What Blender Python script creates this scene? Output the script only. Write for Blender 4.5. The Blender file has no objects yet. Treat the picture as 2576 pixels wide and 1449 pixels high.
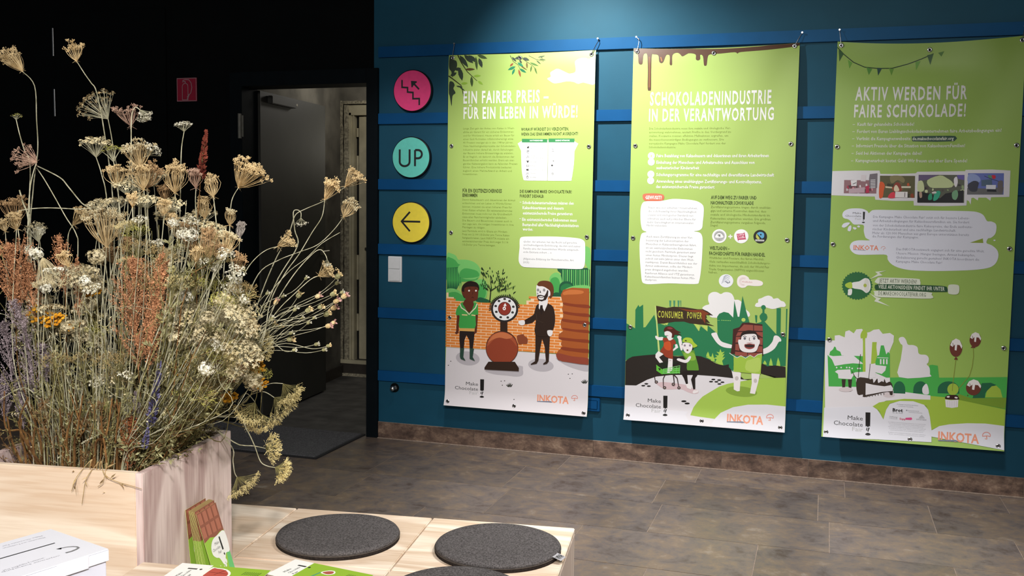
import bpy, bmesh, math, random
import numpy as np
from mathutils import Vector, Matrix, Quaternion

# ------------------------------------------------------------------ scene, camera, light, exposure
SC = bpy.context.scene
COL = SC.collection
W, H = 2576.0, 1449.0
FPX = 2465.28
YAW, PITCH, ROLL = -0.30876062, -0.08627503, 0.01326977
CAMP = Vector((0.0, -5.28744181, 1.41555428))
_f = Vector((math.sin(YAW)*math.cos(PITCH), math.cos(YAW)*math.cos(PITCH), math.sin(PITCH)))
_r = Vector((math.cos(YAW), -math.sin(YAW), 0.0))
_u = _r.cross(_f)
CR = _r*math.cos(ROLL) + _u*math.sin(ROLL)
CU = -_r*math.sin(ROLL) + _u*math.cos(ROLL)
CF = _f
cd = bpy.data.cameras.new('camera'); cam = bpy.data.objects.new('camera', cd); COL.objects.link(cam)
cd.sensor_width = 36.0; cd.lens = FPX/W*36.0; cd.clip_start = 0.05; cd.clip_end = 60
cam.matrix_world = Matrix(((CR.x, CU.x, -CF.x, CAMP.x), (CR.y, CU.y, -CF.y, CAMP.y), (CR.z, CU.z, -CF.z, CAMP.z), (0, 0, 0, 1)))
SC.camera = cam

wd = bpy.data.worlds.new('room_ambient'); SC.world = wd; wd.use_nodes = True
wd.node_tree.nodes['Background'].inputs[0].default_value = (0.75, 0.85, 1.0, 1)
wd.node_tree.nodes['Background'].inputs[1].default_value = 0.08

def light(kind, name, loc, target, energy, color=(1, 1, 1), size=0.1, angle=60, blend=0.5, size_y=None):
    d = bpy.data.lights.new(name, kind); o = bpy.data.objects.new(name, d); COL.objects.link(o)
    o.location = loc; d.energy = energy; d.color = color
    if kind == 'AREA':
        d.size = size
        if size_y: d.shape = 'RECTANGLE'; d.size_y = size_y
    else:
        d.shadow_soft_size = size
    if kind == 'SPOT':
        d.spot_size = math.radians(angle); d.spot_blend = blend
    if target is not None:
        v = Vector(target) - Vector(loc)
        o.rotation_euler = v.to_track_quat('-Z', 'Y').to_euler()
    return o

light('SPOT', 'wall_spotlight', (-1.55, -1.15, 2.95), (-1.2, 0.0, 1.72), 140, (1.0, 0.99, 0.96), 0.03, 76, 0.9)
light('SPOT', 'wall_wash', (-1.62, -1.2, 2.95), (-0.45, 0.0, 0.65), 195, (1.0, 0.98, 0.96), 0.035, 88, 1.0)
light('SPOT', 'bench_spotlight', (1.5, -3.15, 3.15), (-1.1, -3.1, 0.6), 160, (1.0, 0.98, 0.95), 0.06, 46, 0.8)
light('SPOT', 'front_spotlight', (0.35, -5.9, 2.95), (-1.5, -3.25, 0.9), 590, (1.0, 0.96, 0.91), 0.12, 44, 0.9)
light('SPOT', 'floor_spotlight', (0.2, -2.3, 3.15), (-0.25, -1.6, 0.0), 470, (1.0, 0.97, 0.95), 0.2, 78, 1.0)
light('AREA', 'frontal_fill', (-0.6, -7.0, 3.0), (-1.9, -0.6, 1.0), 100, (1.0, 0.97, 0.93), 1.6, size_y=0.8)  # added soft fill from behind the camera, not a known fixture
light('SPOT', 'sign_fill', (-2.1, -2.6, 3.1), (-2.36, 0.0, 1.5), 125, (1.0, 0.97, 0.95), 0.05, 24, 0.9)  # added spot that lifts the round signs, an invented lamp
light('POINT', 'passage_lamp', (-3.15, 1.3, 2.3), None, 7, (1.0, 0.95, 0.86), 0.1)
light('POINT', 'far_room_lamp', (-3.3, 2.5, 1.9), None, 9, (1.0, 0.95, 0.82), 0.12)

SC.view_settings.view_transform = 'Standard'
SC.view_settings.look = 'None'
SC.view_settings.exposure = 0.0
SC.view_settings.gamma = 1.0
SC.view_settings.use_curve_mapping = False

# ------------------------------------------------------------------ helpers
def lin(c):
    c = [x/255.0 for x in c]
    return tuple(x/12.92 if x <= 0.04045 else ((x+0.055)/1.055)**2.4 for x in c)

MATS = {}
def mat(name, rgb, rough=0.6, metal=0.0, var=0.12, scale=40.0, rgb2=None, spec=0.5, bump=0.0, emit=None, estr=0.0, back=None, hue=False):
    """procedural material: noise driven variation between two tones"""
    if name in MATS: return MATS[name]
    m = bpy.data.materials.new(name); m.use_nodes = True
    nt = m.node_tree; b = nt.nodes['Principled BSDF']
    c = lin(rgb); c2 = lin(rgb2) if rgb2 else tuple(max(0, x*(1-var*2)) for x in c)
    tc = nt.nodes.new('ShaderNodeTexCoord'); n = nt.nodes.new('ShaderNodeTexNoise')
    n.inputs['Scale'].default_value = scale; n.inputs['Detail'].default_value = 4
    nt.links.new(tc.outputs['Object'], n.inputs['Vector'])
    mr = nt.nodes.new('ShaderNodeMapRange'); mr.inputs[1].default_value = 0.35; mr.inputs[2].default_value = 0.65
    nt.links.new(n.outputs['Fac'], mr.inputs[0])
    mx = nt.nodes.new('ShaderNodeMix'); mx.data_type = 'RGBA'
    mx.inputs[6].default_value = (*c2, 1); mx.inputs[7].default_value = (*c, 1)
    nt.links.new(mr.outputs[0], mx.inputs[0])
    out = mx.outputs[2]
    if hue:
        oi = nt.nodes.new('ShaderNodeObjectInfo'); hs = nt.nodes.new('ShaderNodeHueSaturation')
        m2 = nt.nodes.new('ShaderNodeMapRange'); m2.inputs[3].default_value = 0.75; m2.inputs[4].default_value = 1.2
        nt.links.new(oi.outputs['Random'], m2.inputs[0]); nt.links.new(m2.outputs[0], hs.inputs['Value'])
        nt.links.new(out, hs.inputs['Color']); out = hs.outputs[0]
    nt.links.new(out, b.inputs['Base Color'])
    b.inputs['Roughness'].default_value = rough; b.inputs['Metallic'].default_value = metal
    b.inputs['Specular IOR Level'].default_value = spec
    if bump:
        bp = nt.nodes.new('ShaderNodeBump'); bp.inputs['Strength'].default_value = bump; bp.inputs['Distance'].default_value = 0.004
        nt.links.new(n.outputs['Fac'], bp.inputs['Height']); nt.links.new(bp.outputs[0], b.inputs['Normal'])
    if emit:
        b.inputs['Emission Color'].default_value = (*lin(emit), 1); b.inputs['Emission Strength'].default_value = estr
    MATS[name] = m
    return m

def wood_mat(name, rgb, rgb2, axis=0, rot=0.0, rough=0.55, seed=0.0):
    """pale plywood with stretched cathedral grain; axis = grain direction"""
    m = bpy.data.materials.new(name); m.use_nodes = True
    nt = m.node_tree; b = nt.nodes['Principled BSDF']; N = nt.nodes.new; L = nt.links.new
    tc = N('ShaderNodeTexCoord'); mp = N('ShaderNodeMapping')
    sc = [4.2, 4.2, 4.2]; sc[axis] = 1.15
    mp.inputs['Scale'].default_value = sc; mp.inputs['Location'].default_value = (seed, seed*1.7, seed*0.6)
    L(tc.outputs['Object'], mp.inputs['Vector'])
    n1 = N('ShaderNodeTexNoise'); n1.inputs['Scale'].default_value = 1.3; n1.inputs['Detail'].default_value = 2
    n1.inputs['Distortion'].default_value = 1.3
    L(mp.outputs[0], n1.inputs['Vector'])
    mu = N('ShaderNodeMath'); mu.operation = 'MULTIPLY'; mu.inputs[1].default_value = 16.0; L(n1.outputs['Fac'], mu.inputs[0])
    sn = N('ShaderNodeMath'); sn.operation = 'SINE'; L(mu.outputs[0], sn.inputs[0])
    r1 = N('ShaderNodeMapRange'); r1.inputs[1].default_value = -0.3; r1.inputs[2].default_value = 1.0; L(sn.outputs[0], r1.inputs[0])
    mp2 = N('ShaderNodeMapping'); s2 = [160, 160, 160]; s2[axis] = 7; mp2.inputs['Scale'].default_value = s2; L(tc.outputs['Object'], mp2.inputs['Vector'])
    n2 = N('ShaderNodeTexNoise'); n2.inputs['Scale'].default_value = 1.0; n2.inputs['Detail'].default_value = 3; L(mp2.outputs[0], n2.inputs['Vector'])
    r2 = N('ShaderNodeMapRange'); r2.inputs[1].default_value = 0.45; r2.inputs[2].default_value = 0.75; r2.inputs[4].default_value = 0.45; L(n2.outputs['Fac'], r2.inputs[0])
    m1 = N('ShaderNodeMath'); m1.operation = 'MULTIPLY'; m1.inputs[1].default_value = 0.75; L(r1.outputs[0], m1.inputs[0])
    ad = N('ShaderNodeMath'); ad.operation = 'ADD'; ad.use_clamp = True; L(m1.outputs[0], ad.inputs[0]); L(r2.outputs[0], ad.inputs[1])
    mx = N('ShaderNodeMix'); mx.data_type = 'RGBA'; mx.inputs[6].default_value = (*lin(rgb), 1); mx.inputs[7].default_value = (*lin(rgb2), 1)
    L(ad.outputs[0], mx.inputs[0]); L(mx.outputs[2], b.inputs['Base Color'])
    b.inputs['Roughness'].default_value = rough
    bp = N('ShaderNodeBump'); bp.inputs['Strength'].default_value = 0.12; bp.inputs['Distance'].default_value = 0.002
    L(n2.outputs['Fac'], bp.inputs['Height']); L(bp.outputs[0], b.inputs['Normal'])
    return m

def stone_mat(name, tones, rough, scale, stretch=(1, 1, 1), hue=True, bump=0.1):
    m = bpy.data.materials.new(name); m.use_nodes = True
    nt = m.node_tree; b = nt.nodes['Principled BSDF']; N = nt.nodes.new; L = nt.links.new
    geo = N('ShaderNodeNewGeometry'); mp = N('ShaderNodeMapping'); mp.inputs['Scale'].default_value = stretch
    oi = N('ShaderNodeObjectInfo'); L(geo.outputs['Position'], mp.inputs['Vector'])
    cb = N('ShaderNodeCombineXYZ'); ml = N('ShaderNodeMath'); ml.operation = 'MULTIPLY'; ml.inputs[1].default_value = 37.0
    L(oi.outputs['Random'], ml.inputs[0]); L(ml.outputs[0], cb.inputs[2]); L(cb.outputs[0], mp.inputs['Location'])
    n1 = N('ShaderNodeTexNoise'); n1.inputs['Scale'].default_value = scale; n1.inputs['Detail'].default_value = 12; n1.inputs['Roughness'].default_value = 0.76
    n1.inputs['Distortion'].default_value = 0.25
    L(mp.outputs[0], n1.inputs['Vector'])
    cr = N('ShaderNodeValToRGB'); els = cr.color_ramp.elements
    els[0].position = 0.35; els[0].color = (*lin(tones[0]), 1); els[1].position = 0.69; els[1].color = (*lin(tones[-1]), 1)
    for i, t in enumerate(tones[1:-1]):
        e = els.new(0.35 + 0.34*(i+1)/(len(tones)-1)); e.color = (*lin(t), 1)
    L(n1.outputs['Fac'], cr.inputs[0])
    hs = N('ShaderNodeHueSaturation'); m2 = N('ShaderNodeMapRange'); m2.inputs[3].default_value = 0.8; m2.inputs[4].default_value = 1.18
    L(oi.outputs['Random'], m2.inputs[0]); L(m2.outputs[0], hs.inputs['Value']); L(cr.outputs[0], hs.inputs['Color'])
    L(hs.outputs[0], b.inputs['Base Color'])
    n3 = N('ShaderNodeTexNoise'); n3.inputs['Scale'].default_value = scale*2.2; n3.inputs['Detail'].default_value = 3; L(mp.outputs[0], n3.inputs['Vector'])
    m3 = N('ShaderNodeMapRange'); m3.inputs[3].default_value = rough-0.08; m3.inputs[4].default_value = rough+0.14; L(n3.outputs['Fac'], m3.inputs[0]); L(m3.outputs[0], b.inputs['Roughness'])
    bp = N('ShaderNodeBump'); bp.inputs['Strength'].default_value = bump; bp.inputs['Distance'].default_value = 0.002
    L(n1.outputs['Fac'], bp.inputs['Height']); L(bp.outputs[0], b.inputs['Normal'])
    return m

class MB:
    """mesh collector with material slots"""
    def __init__(s): s.v = []; s.f = []; s.m = []; s.mats = []
    def mi(s, m):
        if m not in s.mats: s.mats.append(m)
        return s.mats.index(m)
    def add(s, vs, fs, m):
        k = len(s.v); s.v.extend([tuple(x) for x in vs]); i = s.mi(m)
        for f in fs: s.f.append(tuple(k+a for a in f)); s.m.append(i)
    def box(s, x0, x1, y0, y1, z0, z1, m, bev=0.0):
        if bev <= 0:
            vs = [(x, y, z) for z in (z0, z1) for y in (y0, y1) for x in (x0, x1)]
            s.add(vs, [(0, 2, 3, 1), (4, 5, 7, 6), (0, 1, 5, 4), (2, 6, 7, 3), (0, 4, 6, 2), (1, 3, 7, 5)], m)
        else:
            bm = bmesh.new(); bmesh.ops.create_cube(bm, size=1)
            for v in bm.verts: v.co = Vector(((x0+x1)/2 + v.co.x*(x1-x0), (y0+y1)/2 + v.co.y*(y1-y0), (z0+z1)/2 + v.co.z*(z1-z0)))
            bmesh.ops.bevel(bm, geom=list(bm.edges), offset=bev, segments=2, affect='EDGES')
            bm.verts.index_update()
            s.add([v.co.copy() for v in bm.verts], [[v.index for v in f.verts] for f in bm.faces], m); bm.free()
    def tube(s, pts, r0, r1, n, m, cap=False):
        pts = [Vector(p) for p in pts]; k = len(s.v); i = s.mi(m); L = len(pts)
        d0 = (pts[1]-pts[0]).normalized(); a = d0.orthogonal().normalized()
        for j, p in enumerate(pts):
            d = (pts[min(j+1, L-1)] - pts[max(j-1, 0)])
            if d.length < 1e-9: d = d0
            d.normalize(); a = (a - d*a.dot(d));
            if a.length < 1e-6: a = d.orthogonal()
            a.normalize(); b = d.cross(a); r = r0 + (r1-r0)*j/(L-1)
            for q in range(n):
                t = 2*math.pi*q/n; s.v.append(tuple(p + a*(r*math.cos(t)) + b*(r*math.sin(t))))
        for j in range(L-1):
            for q in range(n):
                s.f.append((k+j*n+q, k+j*n+(q+1) % n, k+(j+1)*n+(q+1) % n, k+(j+1)*n+q)); s.m.append(i)
        if cap:
            s.f.append(tuple(k+q for q in range(n))[::-1]); s.m.append(i)
            s.f.append(tuple(k+(L-1)*n+q for q in range(n))); s.m.append(i)
    def lathe(s, prof, n, m, c=(0, 0, 0), mats=None):
        """prof = [(r, z)] ; axis z"""
        k = len(s.v); L = len(prof)
        for r, z in prof:
            for q in range(n):
                t = 2*math.pi*q/n; s.v.append((c[0]+r*math.cos(t), c[1]+r*math.sin(t), c[2]+z))
        for j in range(L-1):
            i = s.mi(mats[j] if mats else m)
            for q in range(n):
                s.f.append((k+j*n+q, k+j*n+(q+1) % n, k+(j+1)*n+(q+1) % n, k+(j+1)*n+q)); s.m.append(i)
    def octa(s, c, r, m, sq=1.0, ax=None):
        c = Vector(c)
        if ax is None: X, Y, Z = Vector((1, 0, 0)), Vector((0, 1, 0)), Vector((0, 0, 1))
        else:
            Z = ax.normalized(); X = Z.orthogonal().normalized(); Y = Z.cross(X)
        s.add([c+X*r, c+Y*r, c-X*r, c-Y*r, c+Z*r*sq, c-Z*r*sq], [(0, 1, 4), (1, 2, 4), (2, 3, 4), (3, 0, 4), (1, 0, 5), (2, 1, 5), (3, 2, 5), (0, 3, 5)], m)
    def leaf(s, a, b, w, m, nrm=None):
        a = Vector(a); b = Vector(b); d = b-a
        n = (nrm if nrm is not None else RV()).cross(d)
        if n.length < 1e-9: n = d.orthogonal()
        n = n.normalized()*w*0.5; c = a + d*0.45
        s.add([a, c+n, b, c-n], [(0, 1, 2, 3)], m)
    def mesh(s, name, smooth=False):
        me = bpy.data.meshes.new(name); me.from_pydata([tuple(v) for v in s.v], [], s.f)
        for m in s.mats: me.materials.append(m)
        if len(s.mats) > 1: me.polygons.foreach_set('material_index', s.m)
        if smooth: me.polygons.foreach_set('use_smooth', [True]*len(me.polygons))
        me.update(); return me
    def obj(s, name, parent=None, smooth=False, origin=None):
        me = s.mesh(name, smooth)
        o = bpy.data.objects.new(name, me); COL.objects.link(o)
        if origin is not None:
            me.transform(Matrix.Translation(-Vector(origin))); o.location = origin
        if parent is not None:
            o.parent = parent
        return o

def RV():
    return Vector((random.gauss(0, 1), random.gauss(0, 1), random.gauss(0, 1)))

def tag(o, label=None, cat=None, group=None, kind=None):
    if label: o['label'] = label
    if cat: o['category'] = cat
    if group: o['group'] = group
    if kind: o['kind'] = kind
    return o
def thing(name, label, cat, loc=(0, 0, 0), rotz=0.0, group=None):
    o = bpy.data.objects.new(name, None); COL.objects.link(o); o.empty_display_size = 0.05
    o.location = loc; o.rotation_euler = (0, 0, rotz)
    return tag(o, label, cat, group)

def ray(x, y):
    return CF + CR*((x-W/2)/FPX) - CU*((y-H/2)/FPX)
def on_wall(x, y, Y=0.0):
    d = ray(x, y); t = (Y-CAMP.y)/d.y; return CAMP + d*t
def on_level(x, y, Z):
    d = ray(x, y); t = (Z-CAMP.z)/d.z; return CAMP + d*t
# bench frame: origin at the far right corner of the bench, U to the right, V away from the camera
BC = Vector((-0.679, -2.501, 0.0)); BA = math.radians(7.5)
BU = Vector((math.cos(BA), math.sin(BA), 0)); BV = Vector((-math.sin(BA), math.cos(BA), 0))
def uvz(u, v, z): return BC + BU*u + BV*v + Vector((0, 0, z))
def at(x, y, v):
    """measured image position -> point in the vertical plane v = const of the bench frame"""
    d = ray(x, y); o = CAMP - BC; t = (v - o.dot(BV))/d.dot(BV); return CAMP + d*t
# ------------------------------------------------------------------ materials of the room
M_blue = mat('blue_wall_paint', (24, 74, 98), 0.5, var=0.05, scale=6, spec=0.5)
M_blue.node_tree.nodes['Principled BSDF'].inputs['Specular Tint'].default_value = (0.45, 0.85, 1.0, 1)
M_bat = mat('blue_batten_paint', (14, 74, 126), 0.42, var=0.05, scale=9, spec=0.45)
M_bat.node_tree.nodes['Principled BSDF'].inputs['Specular Tint'].default_value = (0.3, 0.7, 1.0, 1)
M_black = mat('black_wall_paint', (11, 14, 15), 0.85, var=0.1, scale=5, spec=0.08)
M_frame = mat('black_frame_paint', (9, 17, 22), 0.7, var=0.1, scale=12, spec=0.1)
M_leaf = mat('dark_door_paint', (50, 50, 46), 0.6, var=0.12, scale=4, spec=0.3)
M_conc = mat('raw_concrete', (118, 114, 104), 0.9, rgb2=(84, 81, 74), scale=5, bump=0.3)
M_conc2 = mat('dark_passage_floor', (84, 82, 80), 0.75, rgb2=(56, 55, 54), scale=7, bump=0.1)
M_cream = mat('cream_steel', (196, 188, 160), 0.5, var=0.12, scale=9)
M_plaster = mat('broken_plaster', (182, 174, 150), 0.95, rgb2=(120, 114, 98), scale=60, bump=0.6)
M_steel = mat('brushed_steel', (190, 190, 188), 0.32, 1.0, var=0.05, scale=50)
M_darkhole = mat('dark_hole', (8, 8, 8), 0.9, var=0.1)
M_grout = mat('light_grout', (160, 142, 128), 0.9, var=0.15, scale=80)
M_tile = stone_mat('stone_floor_tile', [(88, 74, 66), (112, 102, 98), (132, 114, 97), (156, 144, 134)], 0.32, 6.0, (1.05, 1.1, 1), bump=0.05)
M_btile = stone_mat('stone_skirting_tile', [(66, 52, 46), (98, 78, 68), (132, 108, 92), (176, 152, 130)], 0.45, 13.0, (0.8, 1, 1.3), bump=0.15)
M_ceil = mat('dark_ceiling', (40, 42, 44), 0.9)

def struct(name, mb, label=None, cat=None):
    o = mb.obj(name); return tag(o, label, cat, kind='structure')

# floor slab with tiles
b = MB(); b.box(-7, 3.5, -7.5, 0.0, -0.06, -0.0012, M_grout)
floor = struct('floor', b, 'polished brown stone tile floor with pale joints', 'floor')
rows = [0.0, -0.31, -0.73, -1.15, -1.57, -1.99, -2.41, -2.83, -3.25]
jo = [0.14, 0.015, -0.69, -0.22, 0.14, -0.5, -0.1, -0.35]
for i in range(len(rows)-1):
    y1, y0 = rows[i], rows[i+1]; P = 0.73 if i == 0 else 0.755
    xs = [jo[i] + P*k for k in range(-8, 5)]
    if i == 1: xs = sorted(xs + [0.515, 1.02]); xs.remove(min(xs, key=lambda q: abs(q-0.77)))
    for k in range(len(xs)-1):
        if xs[k+1] < -5.2 or xs[k] > 2.6: continue
        b = MB(); g = 0.0017
        w = xs[k+1]-xs[k]-2*g; h = (y1-y0)-2*g
        b.box(-w/2, w/2, -h/2, h/2, -0.006, 0.0, M_tile, 0.0)
        o = b.obj('tile', floor); o.location = ((xs[k]+xs[k+1])/2, (y0+y1)/2, 0.0006*random.Random(k*31+i).random())

# blue back wall right of the door
b = MB(); b.box(-2.55, 3.5, 0.0, 0.16, 0.0, 3.3, M_blue)
wall = struct('wall_back', b, 'teal blue wall with horizontal battens behind the banners', 'wall')
for z in (2.310, 1.927, 1.547, 1.168, 0.790, 0.412):
    b = MB(); b.box(-2.515, 3.4, -0.018, 0.0, z-0.062, z, M_bat, 0.0015)
    b.obj('batten', wall)
# black wall left of the door, header
b = MB(); b.box(-7, -3.45, 0.0, 0.16, 0.0, 3.3, M_black)
bw = struct('wall_left', b, 'black wall left of the open door', 'wall')
b = MB(); b.box(-3.45, -2.55, 0.0, 0.16, 2.12, 3.3, M_black)
struct('wall_above', b, 'black wall above the open door', 'wall')
b = MB(); b.box(-2.545, -2.52, 0.003, 0.012, 2.2, 3.3, M_black)
b = MB(); b.box(-7, 3.5, -7.5, 2.9, 3.3, 3.36, M_ceil); struct('ceiling', b, 'dark ceiling above the room', 'ceiling')
# black frame
fr = thing('door_1', 'black painted door frame with a dark grey door standing open', 'door', (-3.0, 0, 0)); fr['kind'] = 'structure'
def addp(name, mb, parent, label=None, smooth=False):
    o = mb.obj(name, smooth=smooth); o.data.transform(Matrix.Translation(-parent.location)); 
    if parent.rotation_euler.z: o.data.transform(Matrix.Rotation(-parent.rotation_euler.z, 4, 'Z'))
    o.parent = parent
    if label: o['label'] = label
    return o
b = MB(); b.box(-2.592, -2.517, -0.018, 0.17, 0.0, 2.19, M_frame, 0.002); addp('frame_post', b, fr)
b = MB(); b.box(-3.52, -3.435, -0.012, 0.17, 0.0, 2.19, M_frame, 0.002); addp('frame_post', b, fr)
b = MB(); b.box(-3.435, -2.592, -0.018, 0.17, 2.105, 2.19, M_frame, 0.002); addp('frame_head', b, fr)
# open leaf, swung into the passage
hx, hy = -3.42, 0.17; ex, ey = -3.50, 1.16
dl = Vector((ex-hx, ey-hy, 0)); ll = dl.length; ang = math.atan2(dl.y, dl.x)
b = MB(); b.box(0, ll, -0.0, 0.045, 0.012, 2.10, M_leaf, 0.002)
R_ = Matrix.Translation((hx, hy, 0)) @ Matrix.Rotation(ang, 4, 'Z')
lf = b.obj('door_leaf'); lf.data.transform(Matrix.Translation(-fr.location) @ R_); lf.parent = fr
M_dk = mat('dark_nickel', (120, 116, 106), 0.35, 0.9)
def leafpart(name, bb):
    o = bb.obj(name); o.data.transform(Matrix.Translation(-fr.location) @ R_); o.parent = lf; return o
b = MB(); b.tube([(ll-0.07, -0.0, 1.05), (ll-0.07, -0.055, 1.05), (ll-0.19, -0.06, 1.05)], 0.010, 0.009, 8, M_dk, True)
b.box(ll-0.095, ll-0.045, -0.006, 0, 1.02, 1.08, M_dk, 0.002); leafpart('handle', b)
b = MB(); b.box(ll-0.090, ll-0.050, -0.005, 0, 0.93, 0.985, M_dk, 0.004); b.box(ll-0.075, ll-0.065, -0.0065, -0.003, 0.94, 0.975, M_darkhole); leafpart('keyhole_plate', b)
b = MB(); b.box(0.1, 0.45, -0.035, 0, 2.03, 2.08, M_leaf, 0.004); b.box(0.45, 0.5, -0.02, -0.01, 2.05, 2.065, M_dk); leafpart('door_closer', b)
M_dull = mat('dull_zinc', (120, 120, 112), 0.6, 0.3)
b = MB(); b.tube([(-3.444, -0.022, 1.79), (-3.444, -0.022, 1.94)], 0.011, 0.011, 12, M_dull, True)
b.box(-3.455, -3.425, -0.014, -0.010, 1.80, 1.93, M_dull); addp('hinge', b, fr, 'dull steel hinge')

# closed black door further left with two slim hinges
d2 = thing('door_2', 'closed black door in the black wall at the far left', 'door', (-4.4, 0, 0)); d2['kind'] = 'structure'
b = MB(); b.box(-4.83, -3.98, -0.012, -0.001, 0.01, 2.6, M_black, 0.003); addp('door_leaf', b, d2)
for z0, z1 in ((2.332, 2.51), (1.944, 2.119)):
    b = MB(); b.tube([(-4.84, -0.016, z0), (-4.84, -0.016, z1)], 0.0065, 0.0065, 10, M_steel, True); addp('hinge', b, d2, 'slim steel hinge')

# passage behind the door
b = MB(); b.box(-4.6, -1.4, 0.0, 3.0, -0.06, 0.0, M_conc2); struct('floor', b, 'dark concrete floor of the passage behind the door', 'floor')
def quadwall(name, p0, p1, th, z0, z1, m, label):
    p0 = Vector((*p0, 0)); p1 = Vector((*p1, 0)); d = (p1-p0).normalized(); n = Vector((-d.y, d.x, 0))*th
    vs = []
    for z in (z0, z1):
        for q in (p0, p1, p1+n, p0+n): vs.append(q+Vector((0, 0, z)))
    mb = MB(); mb.add(vs, [(3, 2, 1, 0), (4, 5, 6, 7), (0, 1, 5, 4), (1, 2, 6, 5), (2, 3, 7, 6), (3, 0, 4, 7)], m)
    return struct(name, mb, label, 'wall')
pw = quadwall('wall_passage_left', (-3.55, 0.165), (-3.735, 1.85), 0.12, 0, 3.3, M_conc, 'raw concrete side wall of the passage behind the door')
quadwall('wall_passage_right', (-2.50, 1.85), (-2.50, 0.165), -0.12, 0, 3.3, M_conc, 'raw concrete right wall of the passage')
b = MB(); b.box(-4.4, -3.735, 1.85, 2.0, 0, 3.3, M_conc); b.box(-3.735, -2.5, 1.85, 2.0, 2.187, 3.3, M_conc); b.box(-3.735, -2.5, 1.85, 2.0, 0, 0.124, M_conc)
b.box(-2.9, -2.5, 1.85, 2.0, 0.124, 2.187, M_conc)
pb = struct('wall_passage_back', b, 'raw concrete end wall of the passage with a second doorway', 'wall')
b = MB(); b.box(-4.6, -1.4, 2.95, 3.05, 0, 3.3, M_cream); struct('wall_far_room', b, 'pale wall of the lit room beyond the passage', 'wall')
# rough plaster edge around the second doorway
rnd = random.Random(4)
def rough_strip(p0, p1, w, dirv, n=26):
    mb = MB(); p0 = Vector(p0); p1 = Vector(p1); dirv = Vector(dirv); vs = []; fs = []
    for i in range(n+1):
        c = p0.lerp(p1, i/n); j = w*(0.75+0.5*rnd.random())
        vs += [c - dirv*0.004, c + dirv*j, c + dirv*j + Vector((0, -0.012, 0)), c - dirv*0.004 + Vector((0, -0.012*rnd.uniform(0.6, 1.2), 0))]
    for i in range(n):
        k = 4*i
        for q in range(4): fs.append((k+q, k+(q+1) % 4, k+4+(q+1) % 4, k+4+q))
    fs += [(0, 1, 2, 3), (4*n+3, 4*n+2, 4*n+1, 4*n)]
    mb.add(vs, fs, M_plaster); return mb
rough_strip((-3.735, 1.85, 0.1), (-3.735, 1.85, 2.2), 0.022, (1, 0, 0)).obj('broken_edge', pb)
rough_strip((-3.735, 1.85, 2.19), (-2.95, 1.85, 2.19), 0.02, (0, 0, 1)).obj('broken_edge', pb)
d3 = thing('door_3', 'cream steel door and frame in the lit doorway beyond the passage', 'door', (-3.6, 1.9, 0)); d3['kind'] = 'structure'
b = MB(); b.box(-3.712, -3.672, 1.86, 1.99, 0.12, 2.18, M_plaster); addp('reveal', b, d3)
b = MB(); b.box(-3.672, -3.655, 1.87, 1.98, 0.12, 2.12, M_cream); b.box(-3.655, -3.640, 1.885, 1.98, 0.12, 2.12, M_cream); b.box(-3.64, -3.632, 1.875, 1.98, 0.12, 2.12, M_cream, 0.001)
b.box(-3.672, -3.0, 1.87, 1.98, 2.10, 2.18, M_cream); addp('frame', b, d3)
b = MB(); b.box(-3.632, -3.598, 1.93, 1.98, 0.12, 2.1, M_darkhole); addp('gap', b, d3, 'dark gap beside the leaf')
for z0, z1 in ((1.93, 2.0), (1.62, 1.78), (0.78, 0.98), (0.36, 0.5)):
    b = MB(); b.tube([(-3.618, 1.915, z0), (-3.618, 1.915, z1)], 0.010, 0.010, 10, M_cream, True); b.box(-3.63, -3.6, 1.92, 1.93, z0+.01, z1-.01, M_cream); addp('hinge', b, d3)
b = MB(); b.box(-3.600, -3.512, 1.90, 1.96, 0.13, 2.09, M_cream, 0.003); b.box(-3.56, -3.512, 1.96, 2.7, 0.13, 2.09, M_cream); addp('door_leaf', b, d3)
b = MB(); b.box(-3.53, -3.49, 1.86, 1.90, 1.02, 1.045, M_dk, 0.003); addp('latch', b, d3)
# skirting and light strip at the passage end
b = MB(); b.box(-3.735, -2.5, 1.82, 1.85, 0.022, 0.098, mat('dark_skirting', (52, 46, 40), 0.6)); tag(b.obj('trim_1'), 'dark skirting under the second doorway', 'skirting', kind='structure')
b = MB(); b.box(-3.72, -2.5, 1.80, 1.83, 0.0, 0.022, M_plaster); tag(b.obj('trim_2'), 'pale strip along the foot of the passage end wall', 'trim', kind='structure')
b = MB(); b.box(-3.735, -2.5, 1.835, 1.852, 0.098, 0.128, M_cream); tag(b.obj('trim_3'), 'cream threshold of the second doorway', 'threshold', kind='structure')
quad = quadwall('baseboard_passage', (-3.645, 1.12), (-3.715, 1.84), -0.012, 0.0, 0.085, mat('dark_skirting', (52, 46, 40)), 'dark skirting along the passage side wall')
quad['category'] = 'skirting'

# baseboard tiles
bb = MB(); bb.box(-2.517, 3.4, -0.007, 0.0, 0.0, 0.099, M_grout); bbo = struct('baseboard_back', bb, 'mottled brown stone skirting under the blue wall', 'skirting')
xs = [-2.517, -1.901, -1.193, -0.487, -0.04, 0.369, 0.978, 1.7, 2.4, 3.1]
for k in range(len(xs)-1):
    b = MB(); g = 0.0013; b.box(xs[k]+g, xs[k+1]-g, -0.012, -0.004, 0.004, 0.098, M_btile, 0.0008)
    o = b.obj('tile', bbo, origin=((xs[k]+xs[k+1])/2, 0, 0.05))
b = MB(); b.box(-2.517, 3.4, -0.022, -0.002, 0.0, 0.005, M_grout, 0.0015); tag(b.obj('trim_4'), 'pale sealing joint between the stone skirting and the floor', 'joint', kind='structure')

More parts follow.
